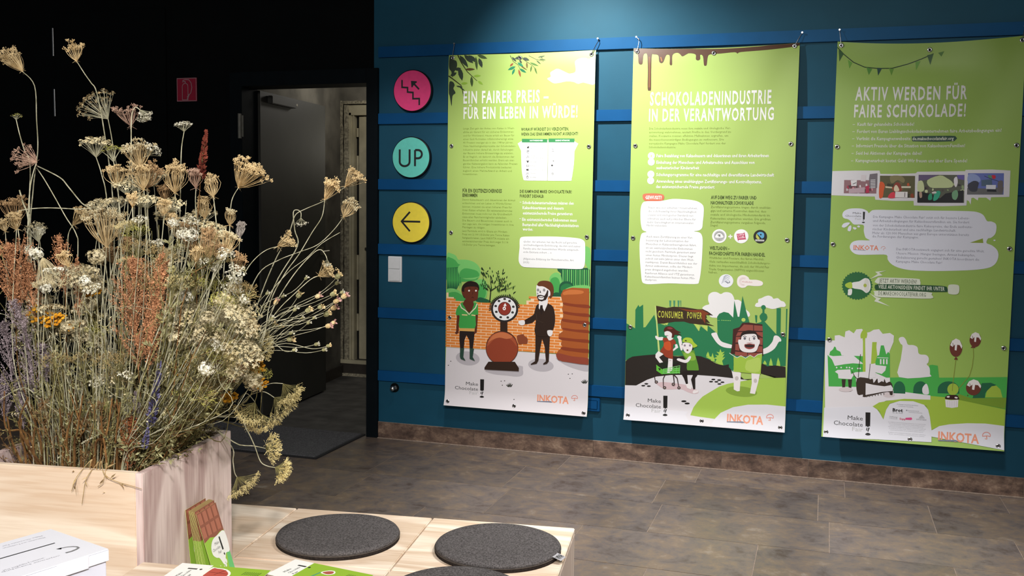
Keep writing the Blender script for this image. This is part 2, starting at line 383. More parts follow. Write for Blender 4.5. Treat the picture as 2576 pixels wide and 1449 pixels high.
# door mat
M_mat = mat('grey_carpet_mat', (96, 96, 100), 0.95, rgb2=(66, 66, 70), scale=120, bump=0.5)
M_rub = mat('black_rubber', (28, 28, 32), 0.8)
mt = thing('door_mat', 'dark grey carpet mat lying on the floor before the open door', 'mat', (-3.3, -0.28, 0))
b = MB(); b.box(-4.0, -2.613, -0.588, 0.02, 0.0012, 0.008, M_rub, 0.002); addp('rubber_edge', b, mt, 'black rubber edge')
b = MB(); b.box(-3.99, -2.632, -0.572, 0.006, 0.004, 0.013, M_mat, 0.003); addp('carpet', b, mt)

# small things on the blue wall
def wall_disc(cz, name, label, face, glyph):
    c = on_wall(1037 if cz > 2 else 1033.5, 228 if cz > 2 else (396 if cz > 1.5 else 559.5), -0.03)
    c = Vector((c.x, 0, c.z))
    t = thing(name, label, 'sign', (c.x, 0, c.z))
    R = 0.1155; Mb = mat('sign_black_edge', (10, 12, 14), 0.5)
    def ring(prof, m, nm, lab=None):
        mb = MB(); mb.lathe(prof, 72, m); me = mb.mesh(nm)
        me.transform(Matrix.Rotation(math.radians(90), 4, 'X'))
        o = bpy.data.objects.new(nm, me); COL.objects.link(o); o.parent = t
        if lab: o['label'] = lab
        return o
    ring([(0.0, 0.0), (R, 0.0), (R+0.004, 0.003), (R+0.004, 0.026), (R, 0.029), (0.0, 0.029)], Mb, 'backing', 'black edge')
    ring([(R-0.0005, 0.0285), (R-0.001, 0.0305), (0.0, 0.0305)], face, 'face')
    mb = MB(); glyph(mb); me = mb.mesh('symbol'); o = bpy.data.objects.new('symbol', me); COL.objects.link(o); o.parent = t; o['label'] = 'dark symbol'
    return t
M_ink = mat('sign_ink', (22, 26, 30), 0.5)
def strip(mb, pts, w, m, y, closed=False):
    """flat mitred stroke in the XZ plane"""
    pts = [Vector((p[0], p[1])) for p in pts]; n = len(pts); vs = []; fs = []
    for i in range(n):
        if closed: a = (pts[i]-pts[i-1]).normalized(); c = (pts[(i+1) % n]-pts[i]).normalized()
        else:
            a = (pts[i]-pts[i-1]).normalized() if i else None; c = (pts[i+1]-pts[i]).normalized() if i < n-1 else None
            a = a or c; c = c or a
        t = (a+c).normalized(); nn = Vector((-t.y, t.x)); k = 1/max(0.35, nn.dot(Vector((-a.y, a.x))))
        vs += [(pts[i].x+nn.x*w/2*k, y, pts[i].y+nn.y*w/2*k), (pts[i].x-nn.x*w/2*k, y, pts[i].y-nn.y*w/2*k)]
    for i in range(n-1 if not closed else n):
        j = (i+1) % n; fs.append((2*i, 2*i+1, 2*j+1, 2*j))
    mb.add(vs, fs, m)
def g_stairs(mb):
    s = 0.0023
    P = lambda x, y: ((x-1628)*s/2.634*1.02, -(y-207)*s/2.634*0.96)
    strip(mb, [P(1557, 133), P(1557, 183), P(1596, 186), P(1596, 216), P(1634, 220), P(1634, 262), P(1678, 262), P(1678, 306)], 0.0095, M_ink, -0.0315)
    strip(mb, [P(1676, 199), P(1634, 154)], 0.010, M_ink, -0.0315)
    a, c, d = P(1623, 145), P(1660, 150), P(1628, 182)
    mb.add([(a[0], -0.0317, a[1]), (c[0], -0.0317, c[1]), (d[0], -0.0317, d[1])], [(0, 1, 2)], M_ink)
    strip(mb, [P(1660, 150), P(1625, 147), P(1628, 184)], 0.009, M_ink, -0.0316)
def g_up(mb):
    s = 0.0023/2.634; P = lambda x, y: ((x-1620)*s*1.02, -(y-650)*s*0.96)
    u = [P(1542, 595), P(1542, 680)] + [P(1577-35*math.cos(a), 680+30*math.sin(a)) for a in [math.pi*k/10 for k in range(1, 10)]] + [P(1612, 680), P(1612, 595)]
    strip(mb, u, 0.012, M_ink, -0.0315)
    strip(mb, [P(1650, 710), P(1650, 600)], 0.012, M_ink, -0.0315)
    p = [P(1650, 600), P(1672, 600)] + [P(1672+26*math.sin(a), 628-28*math.cos(a)) for a in [math.pi*k/10 for k in range(1, 10)]] + [P(1672, 656), P(1650, 656)]
    strip(mb, p, 0.012, M_ink, -0.0316)
def g_left(mb):
    s = 0.0023/2.634; P = lambda x, y: ((x-1613)*s*1.02, -(y-1083)*s*0.96)
    strip(mb, [P(1680, 1077), P(1552, 1077)], 0.0105, M_ink, -0.0315)
    strip(mb, [P(1607, 1010), P(1548, 1077), P(1607, 1144)], 0.0105, M_ink, -0.0316)
wall_disc(2.05, 'round_sign', 'round magenta pink wall sign with black stairs and arrow', mat('magenta_paint', (255, 66, 140), 0.5, var=0.03), g_stairs)
wall_disc(1.67, 'round_sign', 'round turquoise wall sign reading UP between the pink and yellow discs', mat('turquoise_paint', (108, 222, 205), 0.5, var=0.03), g_up)
wall_disc(1.30, 'round_sign', 'round yellow wall sign with black left arrow', mat('yellow_paint', (255, 232, 72), 0.5, var=0.03), g_left)

# light switch
M_wp = mat('white_switch_plastic', (226, 228, 230), 0.35, var=0.02)
t = thing('light_switch', 'white double rocker switch plate below the round yellow sign', 'switch', (-2.41, 0, 1.02))
b = MB(); b.box(-2.453, -2.366, -0.010, 0, 0.944, 1.095, M_wp, 0.002); addp('plate', b, t)
for z0, z1 in ((1.0215, 1.089), (0.950, 1.0185)):
    b = MB(); b.box(-2.447, -2.376, -0.016, -0.009, z0, z1, M_wp, 0.0022); addp('rocker', b, t)
# glass knob / hook low on the wall
t = thing('wall_hook', 'small clear knob low on the blue wall near the door', 'hook', (-2.412, 0, 0.311))
b = MB(); b.lathe([(0.0, 0), (0.016, 0), (0.016, 0.004), (0.006, 0.008), (0.006, 0.022), (0.014, 0.03), (0.016, 0.036), (0.010, 0.044), (0.0, 0.046)], 20, M_steel)
me = b.mesh('knob', True); me.transform(Matrix.Rotation(math.radians(90), 4, 'X')); o = bpy.data.objects.new('knob', me); COL.objects.link(o); o.parent = t
b = MB(); b.lathe([(0.0, 0.0), (0.028, 0.0), (0.028, 0.002), (0.0, 0.002)], 24, M_black); me = b.mesh('rosette'); me.transform(Matrix.Rotation(math.radians(90), 4, 'X')); o = bpy.data.objects.new('rosette', me); COL.objects.link(o); o.parent = t
# blue socket below the lowest batten
t = thing('wall_socket', 'small square blue socket cover under the lowest batten beside the first banner', 'socket', (-1.19, 0, 0.3))
b = MB(); b.box(-1.245, -1.16, -0.018, 0, 0.265, 0.341, M_bat, 0.003); addp('cover', b, t)
b = MB(); b.box(-1.232, -1.173, -0.021, -0.017, 0.278, 0.328, M_bat, 0.002); addp('lid', b, t)

# fire extinguisher sign
M_red = mat('sign_red', (160, 22, 54), 0.45, var=0.04); M_sw = mat('sign_white', (170, 140, 145), 0.5, var=0.04)
cx, cz = -3.8335, 2.095
t = thing('fire_extinguisher_sign', 'small red square sign with white fire extinguisher on the black wall', 'sign', (cx, 0, cz))
b = MB(); b.box(cx-0.0735, cx+0.0735, -0.004, 0, cz-0.0725, cz+0.0725, M_red, 0.001); addp('plate', b, t)
b = MB(); e = 0.0695; y = -0.0046
strip(b, [(cx-e, cz-e), (cx+e, cz-e), (cx+e, cz+e), (cx-e, cz+e)], 0.004, M_sw, y, True)
k = 0.147/122; Q = lambda px, py: (cx+(px-1098)*k*0.98, cz-(py-340)*k)
strip(b, [Q(1071, 392), Q(1071, 322), Q(1076, 312), Q(1090, 306), Q(1104, 314), Q(1106, 325), Q(1106, 392)], 0.0042, M_sw, y, True)
strip(b, [Q(1074, 303), Q(1076, 292), Q(1092, 288), Q(1112, 290), Q(1126, 306), Q(1131, 330), Q(1124, 356), Q(1112, 368), Q(1100, 378)], 0.0045, M_sw, y-0.0002)
strip(b, [Q(1090, 306), Q(1090, 298), Q(1078, 298)], 0.005, M_sw, y-0.0003)
strip(b, [Q(1101, 392), Q(1113, 364)], 0.008, M_sw, y-0.0004)
addp('symbol', b, t, 'white line drawing')
# ------------------------------------------------------------------ banners (printed tarpaulins)
FR = {'a': (1100, 80, 2.5864), 'b': (1100, 600, 3.15), 'c': (1150, 310, 7.576), 'd': (1150, 465, 6.738),
      'e': (1560, 80, 2.5875), 'f': (1550, 600, 2.898), 'g': (1610, 310, 7.156), 'h': (1600, 480, 6.039), 'i': (1570, 720, 5.1756),
      'j': (2060, 60, 2.498), 'k': (2040, 600, 2.498), 'l': (2090, 290, 5.7244), 'm': (2090, 500, 5.3667), 'n': (2070, 800, 4.3917), 'p': (0, 0, 1)}
BW, BH = 0.85, 2.0
def homog(src, dst):
    A = []
    for (x, y), (X, Y) in zip(src, dst):
        A.append([x, y, 1, 0, 0, 0, -X*x, -X*y]); A.append([0, 0, 0, x, y, 1, -Y*x, -Y*y])
    h = np.linalg.solve(np.array(A, float), np.array([c for p in dst for c in p], float))
    return np.append(h, 1).reshape(3, 3)
PM = {}
def pmat(rgb, rough=0.42):
    k = 'print_%02x%02x%02x' % rgb
    if k not in PM:
        PM[k] = mat('printed_tarpaulin_' + str(len(PM)), rgb, rough, var=0.012, scale=3, spec=0.4)
    return PM[k]
GRID_S = [BW*i/28 for i in range(29)]
GRID_T = [0.025*i for i in range(77)] + [1.9+0.0125*i for i in range(1, 9)]

txt_cache = {}
def text_mesh(s, res, off, shear=0.0, space=1.0):
    key = (s, res, off, shear, space)
    if key in txt_cache: return txt_cache[key]
    c = bpy.data.curves.new('t', 'FONT'); c.body = s; c.resolution_u = res; c.offset = off; c.fill_mode = 'FRONT'; c.shear = shear; c.space_character = space
    o = bpy.data.objects.new('t', c); COL.objects.link(o)
    dg = bpy.context.evaluated_depsgraph_get(); me = bpy.data.meshes.new_from_object(o.evaluated_get(dg))
    vs = [(v.co.x, v.co.y) for v in me.vertices]; fs = [tuple(p.vertices) for p in me.polygons]
    bpy.data.objects.remove(o); bpy.data.curves.remove(c); bpy.data.meshes.remove(me)
    txt_cache[key] = (vs, fs); return vs, fs
capv, _ = text_mesh('H', 1, 0.0); CAPH = max(v[1] for v in capv)

def smooth_closed(p, n=4):
    out = []; L = len(p)
    for i in range(L):
        p0, p1, p2, p3 = p[i-1], p[i], p[(i+1) % L], p[(i+2) % L]
        for k in range(n):
            t = k/n
            out.append(tuple(0.5*((2*p1[q]) + (-p0[q]+p2[q])*t + (2*p0[q]-5*p1[q]+4*p2[q]-p3[q])*t*t + (-p0[q]+3*p1[q]-3*p2[q]+p3[q])*t**3) for q in (0, 1)))
    return out
def clip_rect(poly):
    def cl(ps, ax, lim, sgn):
        out = []
        for i in range(len(ps)):
            a, b = ps[i-1], ps[i]; ia = sgn*(a[ax]-lim) <= 0; ib = sgn*(b[ax]-lim) <= 0
            if ia != ib:
                t = (lim-a[ax])/(b[ax]-a[ax]); out.append((a[0]+(b[0]-a[0])*t, a[1]+(b[1]-a[1])*t))
            if ib: out.append(b)
        return out
    for ax, lim, sgn in ((0, 0.0005, -1), (0, BW-0.0005, 1), (1, 0.0005, -1), (1, BH-0.0005, 1)):
        poly = cl(poly, ax, lim, sgn)
        if len(poly) < 3: return []
    return poly

class Banner:
    def __init__(s, label, corners, x_left, ztop, off, sag, green):
        s.Hm = homog(corners, [(0, 0), (BW, 0), (0, BH), (BW, BH)]); s.off = off; s.sag = sag
        s.xl, s.zt = x_left, ztop
        s.root = thing('hanging_banner', label, 'banner', (x_left+BW/2, -0.03, ztop-BH/2))
        s.items = {}; s.rects = []; s.green = green; s.part = 'illustration'; s.n = 0
    def m(s, fr, x, y):
        x0, y0, k = FR[fr]; v = s.Hm @ np.array([x0+x/k, y0+y/k, 1.0]); return (v[0]/v[2], v[1]/v[2])
    def pos(s, a, t, lift=0.0):
        e = 1e-3
        z = s.zt - t - s.sag*4*(a/BW)*(1-a/BW)*math.exp(-t/0.25)
        return Vector((s.xl+a, -(s.off(a/BW, t)+lift), z)) - s.root.location
    def layer(s, pts):
        xs = [p[0] for p in pts]; ys = [p[1] for p in pts]; b = (min(xs), min(ys), max(xs), max(ys)); l = 1
        for r in s.rects:
            if r[0] < b[2] and r[2] > b[0] and r[1] < b[3] and r[3] > b[1]: l = max(l, r[4]+1)
        s.rects.append((*b, l)); return l
    def cur(s, name): s.n += 1; s.part = '%s#%d' % (name, s.n)
    def put(s, part, col, vs, fs, lay):
        if part == 'illustration': part = s.part
        if part == 'logo': part = s.part if s.part.startswith('logo') else 'logo#0'
        if part in ('title_lettering', 'heading_lettering'): s.n += 1; part = '%s#%d' % (part, s.n)
        s.items.setdefault(part, []).append((col, vs, fs, lay))
    def poly(s, col, fr, pts, smooth=0, part='illustration', clip=True):
        if isinstance(pts, str): pts = [tuple(float(q) for q in w.split(',')) for w in pts.split()]
        if smooth: pts = smooth_closed(pts, max(3, smooth))
        q = [s.m(fr, *p) for p in pts]
        if clip: q = clip_rect(q)
        if len(q) < 3: return
        s.put(part, col, q, [tuple(range(len(q)))], s.layer(q))
    def ell(s, col, fr, cx, cy, rx, ry, n=28, part='illustration', rot=0.0, lay=None):
        pts = []
        for k in range(n):
            t = 2*math.pi*k/n; a, b = rx*math.cos(t), ry*math.sin(t)
            pts.append((cx+a*math.cos(rot)-b*math.sin(rot), cy+a*math.sin(rot)+b*math.cos(rot)))
        s.poly(col, fr, pts, part=part)
    def line(s, col, fr, pts, w, w1=None, part='illustration'):
        if isinstance(pts, str): pts = [tuple(float(q) for q in v.split(',')) for v in pts.split()]
        L = []; Rr = []; n = len(pts); w1 = w if w1 is None else w1
        for i, p in enumerate(pts):
            a = Vector(pts[max(i-1, 0)]); b = Vector(pts[min(i+1, n-1)]); d = (b-a).normalized(); nn = Vector((-d.y, d.x))*(w+(w1-w)*i/(n-1))*0.5
            L.append((p[0]+nn.x, p[1]+nn.y)); Rr.append((p[0]-nn.x, p[1]-nn.y))
        s.poly(col, fr, L+Rr[::-1], part=part)
    def lens(s, col, fr, x0, y0, x1, y1, w):
        d = Vector((x1-x0, y1-y0)); n = Vector((-d.y, d.x)).normalized()*w/2
        pts = [(x0, y0)] + [(x0+d.x*t+n.x*k, y0+d.y*t+n.y*k) for t, k in ((0.25, .8), (0.5, 1), (0.75, .7))] + [(x1, y1)] + [(x0+d.x*t-n.x*k, y0+d.y*t-n.y*k) for t, k in ((0.75, .7), (0.5, 1), (0.25, .8))]
        s.poly(col, fr, pts)
    def text(s, col, fr, txt, x0, yb, x1, cap, off=0.0, part='text_lettering', res=1, shear=0.0, seg=False):
        """baseline from x0 to x1 at yb (frame px), capital height cap px"""
        sp = 1.0
        if part == 'title_lettering': off *= 0.75; sp = 1.22
        elif part == 'heading_lettering': sp = 1.12
        vs, fs = text_mesh(txt, res, off, shear, sp)
        if not vs: return
        mx = max(v[0] for v in vs); mn = min(v[0] for v in vs)
        a0 = s.m(fr, x0, yb); a1 = s.m(fr, x1, yb); c = s.m(fr, x0, yb-cap)
        sx = (a1[0]-a0[0])/(mx-mn); sy = (a0[1]-c[1])/CAPH; tb = a0[1]
        if seg: tb = (a0[1]+a1[1])/2
        q = [(a0[0]+(v[0]-mn)*sx, tb - v[1]*sy) for v in vs]
        s.put(part, col, q, fs, s.layer(q))
    def build(s):
        # cloth
        ns, nt = len(GRID_S), len(GRID_T)
        vs = [s.pos(a, t) for t in GRID_T for a in GRID_S]; fs = []
        for j in range(nt-1):
            for i in range(ns-1):
                k = j*ns+i; fs.append((k, k+ns, k+ns+1)); fs.append((k, k+ns+1, k+1))
        b = MB(); b.add(vs, fs, pmat(s.green)); 
        back = [v + Vector((0, 0.0012, 0)) for v in vs]; b.add(back, [f[::-1] for f in fs], pmat((225, 228, 220)))
        rim = [j*ns for j in range(nt)] + [(nt-1)*ns+i for i in range(1, ns)] + [j*ns+ns-1 for j in range(nt-2, -1, -1)] + [i for i in range(ns-2, 0, -1)]
        q = []; rv = []
        for k in rim: rv += [vs[k], back[k]]
        n = len(rim); b.add(rv, [(2*k, 2*k+1, 2*((k+1) % n)+1, 2*((k+1) % n)) for k in range(n)], pmat((225, 228, 220)))
        o = b.obj('sheet', s.root, smooth=True)
        for part, its in s.items.items():
            mb = MB()
            for col, q, fs, lay in its:
                bm = bmesh.new(); bv = [bm.verts.new((x, y, 0)) for x, y in q]
                if len(fs) == 1 and len(q) > 3:
                    fs = [tuple(t) for t in tessellate_polygon([[Vector((x, y, 0)) for x, y in q]])]
                for f in fs:
                    try: bm.faces.new([bv[k] for k in f])
                    except ValueError: pass
                xs = [p[0] for p in q]; ys = [p[1] for p in q]
                if max(ys)-min(ys) > 0.03 or max(xs)-min(xs) > 0.06 and not part.startswith('text'):
                    for g in GRID_S:
                        if min(xs)+1e-4 < g < max(xs)-1e-4: bmesh.ops.bisect_plane(bm, geom=bm.verts[:]+bm.edges[:]+bm.faces[:], plane_co=(g, 0, 0), plane_no=(1, 0, 0))
                    for g in GRID_T:
                        if min(ys)+1e-4 < g < max(ys)-1e-4: bmesh.ops.bisect_plane(bm, geom=bm.verts[:]+bm.edges[:]+bm.faces[:], plane_co=(0, g, 0), plane_no=(0, 1, 0))
                bm.verts.index_update(); lift = 0.0005 + 0.00018*lay
                vv = [s.pos(v.co.x, v.co.y, lift) for v in bm.verts]; ff = []
                for f in bm.faces:
                    idx = [v.index for v in f.verts]
                    nz = (f.verts[1].co-f.verts[0].co).cross(f.verts[2].co-f.verts[1].co).z if len(idx) < 4 else f.calc_area() and (bmesh_normal_z(f))
                    ff.append(idx if nz < 0 else idx[::-1])
                mb.add(vv, ff, pmat(col)); bm.free()
            o = mb.obj(part.split('#')[0], s.root, smooth=not part.startswith(('text', 'title', 'heading', 'logo')))
            if part.startswith(('text', 'number', 'grass', 'pebbles', 'olive', 'photograph', 'balloons', 'logo')): o['kind'] = 'stuff'
    def eyelets(s, px):
        Ms = mat('eyelet_metal', (205, 205, 205), 0.25, 1.0, var=0.03)
        pts = []
        for x, y in px:
            a, t = s.m('p', x, y); a = min(max(a, 0.015), BW-0.015); t = min(max(t, 0.015), BH-0.015); p = s.pos(a, t)
            mb = MB(); mb.lathe([(0.0048, 0.0030), (0.0055, 0.0045), (0.0085, 0.0048), (0.0112, 0.0036), (0.0118, 0.0018)], 20, Ms)
            mb.lathe([(0.0, 0.0031), (0.0049, 0.0031)], 20, M_darkhole)
            me = mb.mesh('eyelet', True); me.transform(Matrix.Translation(p) @ Matrix.Rotation(math.radians(90), 4, 'X'))
            o = bpy.data.objects.new('eyelet', me); COL.objects.link(o); o.parent = s.root; o['label'] = 'silver metal eyelet'
            pts.append(p + s.root.location)
        return pts
from mathutils.geometry import tessellate_polygon
def bmesh_normal_z(f):
    f.normal_update(); return f.normal.z

WHT = (240, 240, 236); OL = (132, 152, 64); HD = (52, 62, 22); LG = (172, 172, 172)
GR = (170, 198, 104)
def lines(B, col, fr, rows, cap, off=0.0, part='text_lettering', res=1):
    B.n += 1; part = '%s#%d' % (part, B.n)
    for t, x0, y, x1 in rows: B.text(col, fr, t, x0, y, x1, cap, off, part, res)
def logos(B, fr, tx, ty, k, ix, iy, ik):
    B.cur('logo')
    """campaign word mark with the exclamation bar, and the second word mark; tx,ty right end / baseline of first line"""
    B.text((70, 70, 72), fr, 'Make', tx-96*k, ty, tx, 26*k, 0.0, 'logo', 2); B.text((70, 70, 72), fr, 'Chocolate', tx-184*k, ty+33*k, tx, 26*k, 0.0, 'logo', 2)
    B.text((190, 190, 190), fr, 'Fair', tx-68*k, ty+72*k, tx, 26*k, 0.0, 'logo', 2)
    x = tx+17*k; y = ty-46*k
    B.poly((28, 26, 26), fr, [(x, y), (x+31*k, y+1*k), (x+29*k, y+92*k), (x+24*k, y+88*k), (x+15*k, y+95*k), (x+6*k, y+88*k), (x, y+91*k)], part='logo')
    B.poly((28, 26, 26), fr, [(x+8*k, y+96*k), (x+12*k, y+100*k), (x+8*k, y+120*k), (x+3*k, y+112*k)], part='logo')
    B.poly((28, 26, 26), fr, [(x+18*k, y+97*k), (x+26*k, y+98*k), (x+16*k, y+126*k), (x+12*k, y+118*k)], part='logo')
    B.poly((28, 26, 26), fr, [(x-3*k, y+140*k), (x+8*k, y+130*k), (x+22*k, y+131*k), (x+32*k, y+141*k), (x+15*k, y+146*k)], 2, part='logo')
    B.cur('logo'); B.text((236, 156, 126), fr, 'INKOTA', ix, iy, ix+252*ik, 52*ik, 0.028, 'logo', 2)
    B.poly((120, 130, 150), fr, [(ix, iy+3*ik), (ix+125*ik, iy+9*ik), (ix+110*ik, iy-2*ik), (ix, iy-3*ik)], part='logo')
    c = (ix+298*ik, iy-28*ik)
    arc = [(c[0]+24*ik*math.cos(t), c[1]-20*ik*math.sin(t)) for t in [math.radians(200-220*q/12) for q in range(13)]]
    B.line((225, 150, 140), fr, arc, 5*ik, part='logo'); B.line((225, 150, 140), fr, [arc[-1], (c[0]+8*ik, c[1]+2*ik), (c[0]-20*ik, c[1]+4*ik)], 5*ik, part='logo')
    B.line((225, 140, 110), fr, [(c[0], c[1]), (c[0]+2*ik, c[1]+22*ik), (c[0]-10*ik, c[1]+18*ik)], 5*ik, part='logo')

def base_off(a, t):
    o = 0.034 + 0.010*t
    if t > 1.9: o += 0.9*(t-1.9)**2*2.4
    if t < 0.08: o -= 0.10*(0.08-t)**1.5*3
    return o
# ---- banner 1
B1 = Banner('green banner with farmer, scale and businessman, the one nearest the door', [(1130, 140), (1502, 124), (1121.6, 1016), (1482.5, 1043.5)], -2.069, 2.245,
            lambda a, t: base_off(a, t) + 0.006*math.sin(math.pi*a)*math.exp(-t/0.4) + 0.004*math.sin(2*math.pi*a+1)*math.exp(-t/1.2), 0.004, GR)
B = B1; dk = (48, 62, 48); mdg = (62, 82, 40); lt = (140, 178, 60)
B.cur('olive_branch_print')
for q in ((240, 290, 290, 285), (270, 320, 303, 344), (160, 340, 205, 335), (170, 395, 200, 440)): B.lens(lt, 'a', *q, 16)
B.line((56, 58, 30), 'a', '120,120 160,200 200,260 265,320', 9, 3); B.line((56, 58, 30), 'a', '78,290 120,320 160,350 175,405', 8, 4); B.line((56, 58, 30), 'a', '160,350 168,380 180,440', 4, 2)
B.poly(dk, 'a', '86,158 112,185 128,192 134,218 128,246 116,262 104,300 96,262 84,246 80,214', 1)
B.poly(dk, 'a', '84,330 108,330 118,350 110,372 124,400 104,420 98,487 86,420 80,400', 1)
for q, w, c in (((148, 155, 205, 230), 30, dk), ((178, 150, 240, 205), 30, dk), ((205, 152, 268, 200), 26, dk), ((255, 160, 265, 250), 18, mdg), ((275, 170, 298, 234), 26, dk), ((265, 150, 330, 172), 22, mdg),
                ((186, 246, 252, 244), 16, (84, 66, 30)), ((148, 235, 168, 320), 32, dk), ((228, 290, 232, 360), 20, mdg), ((120, 250, 160, 240), 22, dk), ((90, 290, 132, 268), 22, dk), ((190, 200, 205, 235), 12, dk), ((128, 355, 172, 362), 10, dk), ((150, 360, 185, 385), 8, dk)): B.lens(c, 'a', *q, w)
B.cur('olive_branch_print')
B.line((70, 66, 34), 'a', '478,150 500,190 530,210 548,245', 4, 2); B.line((70, 66, 34), 'a', '530,150 580,185 625,215 650,240', 4, 2); B.line((70, 66, 34), 'a', '600,150 650,175 700,185', 3, 2)
for q, w, c in (((500, 200, 478, 222), 12, (150, 70, 40)), ((515, 222, 465, 246), 18, (30, 130, 90)), ((510, 236, 492, 277), 14, (30, 130, 90)), ((535, 240, 548, 292), 14, (150, 84, 50)), ((540, 236, 585, 262), 16, (30, 120, 80)),
                ((545, 215, 592, 246), 8, (110, 80, 40)), ((528, 196, 566, 222), 18, (30, 130, 90)), ((508, 170, 560, 160), 20, dk), ((560, 165, 605, 180), 20, dk), ((588, 192, 590, 235), 12, (110, 90, 40)), ((608, 195, 665, 218), 12, (80, 120, 50)),
                ((620, 215, 612, 258), 10, (80, 110, 50)), ((638, 225, 655, 272), 10, (80, 110, 50)), ((490, 160, 520, 190), 14, dk), ((540, 180, 556, 200), 12, dk), ((660, 160, 706, 150), 8, mdg), ((668, 172, 712, 178), 8, mdg), ((650, 180, 680, 206), 8, mdg), ((676, 150, 690, 168), 8, mdg)): B.lens(c, 'a', *q, w)
B.cur('cloud_print')
B.poly((250, 250, 248), 'a', '722,300 745,288 742,262 765,246 790,236 825,250 850,262 870,268 905,258 908,225 904,190 930,170 968,165 1000,172 1045,158 1045,330 960,326 925,334 895,322 850,318 800,328 765,330 740,316', 2)
B.text(WHT, 'a', 'EIN FAIRER PREIS –', 176, 467, 730, 76, 0.032, 'title_lettering', 2); B.text(WHT, 'a', 'FÜR EIN LEBEN IN WÜRDE!', 176, 567, 920, 72, 0.032, 'title_lettering', 2)
lines(B, OL, 'c', [('Lange Zeit galt der Anbau von Kakao in West-', 130, 120, 1105), ('afrika als Garant für ein sicheres Einkommen', 130, 188, 1090), ('und für Wohlstand. Heute erhält ein Bauer für', 130, 255, 1105), ('einen Sack Rohkakao inflationsbereinigt etwa', 130, 322, 1085),
    ('40 Prozent weniger als in den 1980er Jahren.', 130, 388, 1085), ('Viele Nachhaltigkeitsprojekte der Schokoladen-', 130, 455, 1130), ('industrie zielen darauf ab, durch Schulungen', 130, 522, 1085), ('der Bauern höhere Ernteerträge zu erzielen.', 130, 589, 1085), ('Es ist fraglich, ob dadurch die Einkommen der', 130, 656, 1105),
    ('Bauernfamilien erhöht werden. Denn ein stei-', 128, 722, 1105), ('gendes Kakaoangebot kann zu fallenden Preisen', 128, 789, 1165), ('führen. Eine höhere Produktivität bedeutet', 126, 855, 1050), ('zugleich einen Mehraufwand an Arbeit und', 126, 922, 1055), ('Investitionen.', 126, 985, 410)], 34)
B.text(HD, 'c', 'WORAUF WÜRDEST DU VERZICHTEN,', 1235, 138, 2150, 56, 0.02, 'heading_lettering'); B.text(HD, 'c', 'WENN DAS EINKOMMEN NICHT AUSREICHT?', 1235, 230, 2330, 56, 0.02, 'heading_lettering')
B.cur('pictogram_table')
B.poly(WHT, 'c', '1250,330 2258,330 2262,520 2250,760 2225,950 2205,1050 2170,1085 1780,1085 1500,1085 1310,1082 1275,1040 1250,900 1240,700 1236,520', 1)
B.poly((60, 140, 84), 'c', '1252,290 1738,290 1738,358 1250,360'); B.poly((60, 140, 84), 'c', '1762,282 2260,280 2258,352 1762,354')
B.line((150, 160, 120), 'c', '1748,290 1748,700 1740,1084', 9)
B.text(WHT, 'c', 'NOTWENDIGES', 1404, 336, 1652, 26, 0.03, 'text_lettering'); B.text(WHT, 'c', 'EIGENE WÜNSCHE', 1896, 332, 2166, 26, 0.03, 'text_lettering')
g5 = (95, 98, 92)
for t, x, y, x1 in (('Gesundheit und', 1425, 440, 1630), ('gesunde Ernährung', 1425, 476, 1650), ('Wohnraum', 1425, 550, 1545), ('Trinkwasser und', 1422, 624, 1610), ('sanitäre Versorgung', 1420, 662, 1655), ('Kleidung', 1420, 735, 1520), ('Bildung', 1418, 808, 1502), ('Gesundheitsversorgung', 1418, 884, 1695), ('Mobilität', 1418, 955, 1518), ('Rücklagen', 1416, 1028, 1545),
                    ('Urlaub und Reisen,', 1905, 474, 2145), ('Ausflüge am Wochen-', 1905, 512, 2140), ('ende', 1905, 548, 2035), ('Sparen', 1905, 622, 2045), ('Geschenke', 1900, 698, 2050), ('Investitionen in die', 1898, 772, 2170), ('Landwirtschaft', 1898, 808, 2095), ('Kredite und Zinsen', 1898, 882, 2100), ('Vorsorge', 1896, 956, 2005)):
    B.text(g5 if x < 1800 else (170, 172, 165), 'c', t, x, y, x1, 16)
ic = (60, 60, 58)
B.poly(ic, 'c', '1350,450 1366,436 1384,432 1386,462 1366,470 1350,466', 1); B.poly(ic, 'c', '1342,520 1388,512 1388,528 1344,530'); B.line(ic, 'c', '1344,548 1384,562', 7); B.line(ic, 'c', '1362,605 1362,636 1392,638', 7); B.line(ic, 'c', '1362,636 1340,644 1334,668', 5)
B.poly(ic, 'c', '1340,706 1354,704 1362,710 1372,704 1386,706 1388,720 1376,722 1376,742 1350,742 1350,722 1338,720'); B.poly(ic, 'c', '1336,786 1386,786 1386,818 1336,818'); B.poly(WHT, 'c', '1342,792 1380,792 1380,812 1342,812'); B.poly(ic, 'c', '1334,860 1352,868 1380,858 1376,876 1388,892 1350,898 1336,888')
B.line(ic, 'c', '1324,964 1392,962', 5); B.line(ic, 'c', '1336,944 1384,940', 7)
B.ell(ic, 'c', 1357, 1022, 21, 24); B.ell(WHT, 'c', 1357, 1024, 14, 16); B.line(ic, 'c', '1350,998 1357,990 1364,998', 6)
B.line(ic, 'c', '1828,472 1842,490 1860,480', 7); B.line(ic, 'c', '1826,524 1868,524', 6); B.line((130, 130, 125), 'c', '1832,612 1850,618 1878,592', 5); B.poly((110, 110, 105), 'c', '1840,700 1866,700 1868,718 1850,716'); B.ell(ic, 'c', 1830, 794, 19, 15); B.line((130, 130, 125), 'c', '1826,860 1858,892', 5); B.ell((110, 110, 105), 'c', 1840, 954, 20, 22); B.ell(WHT, 'c', 1840, 956, 13, 14)
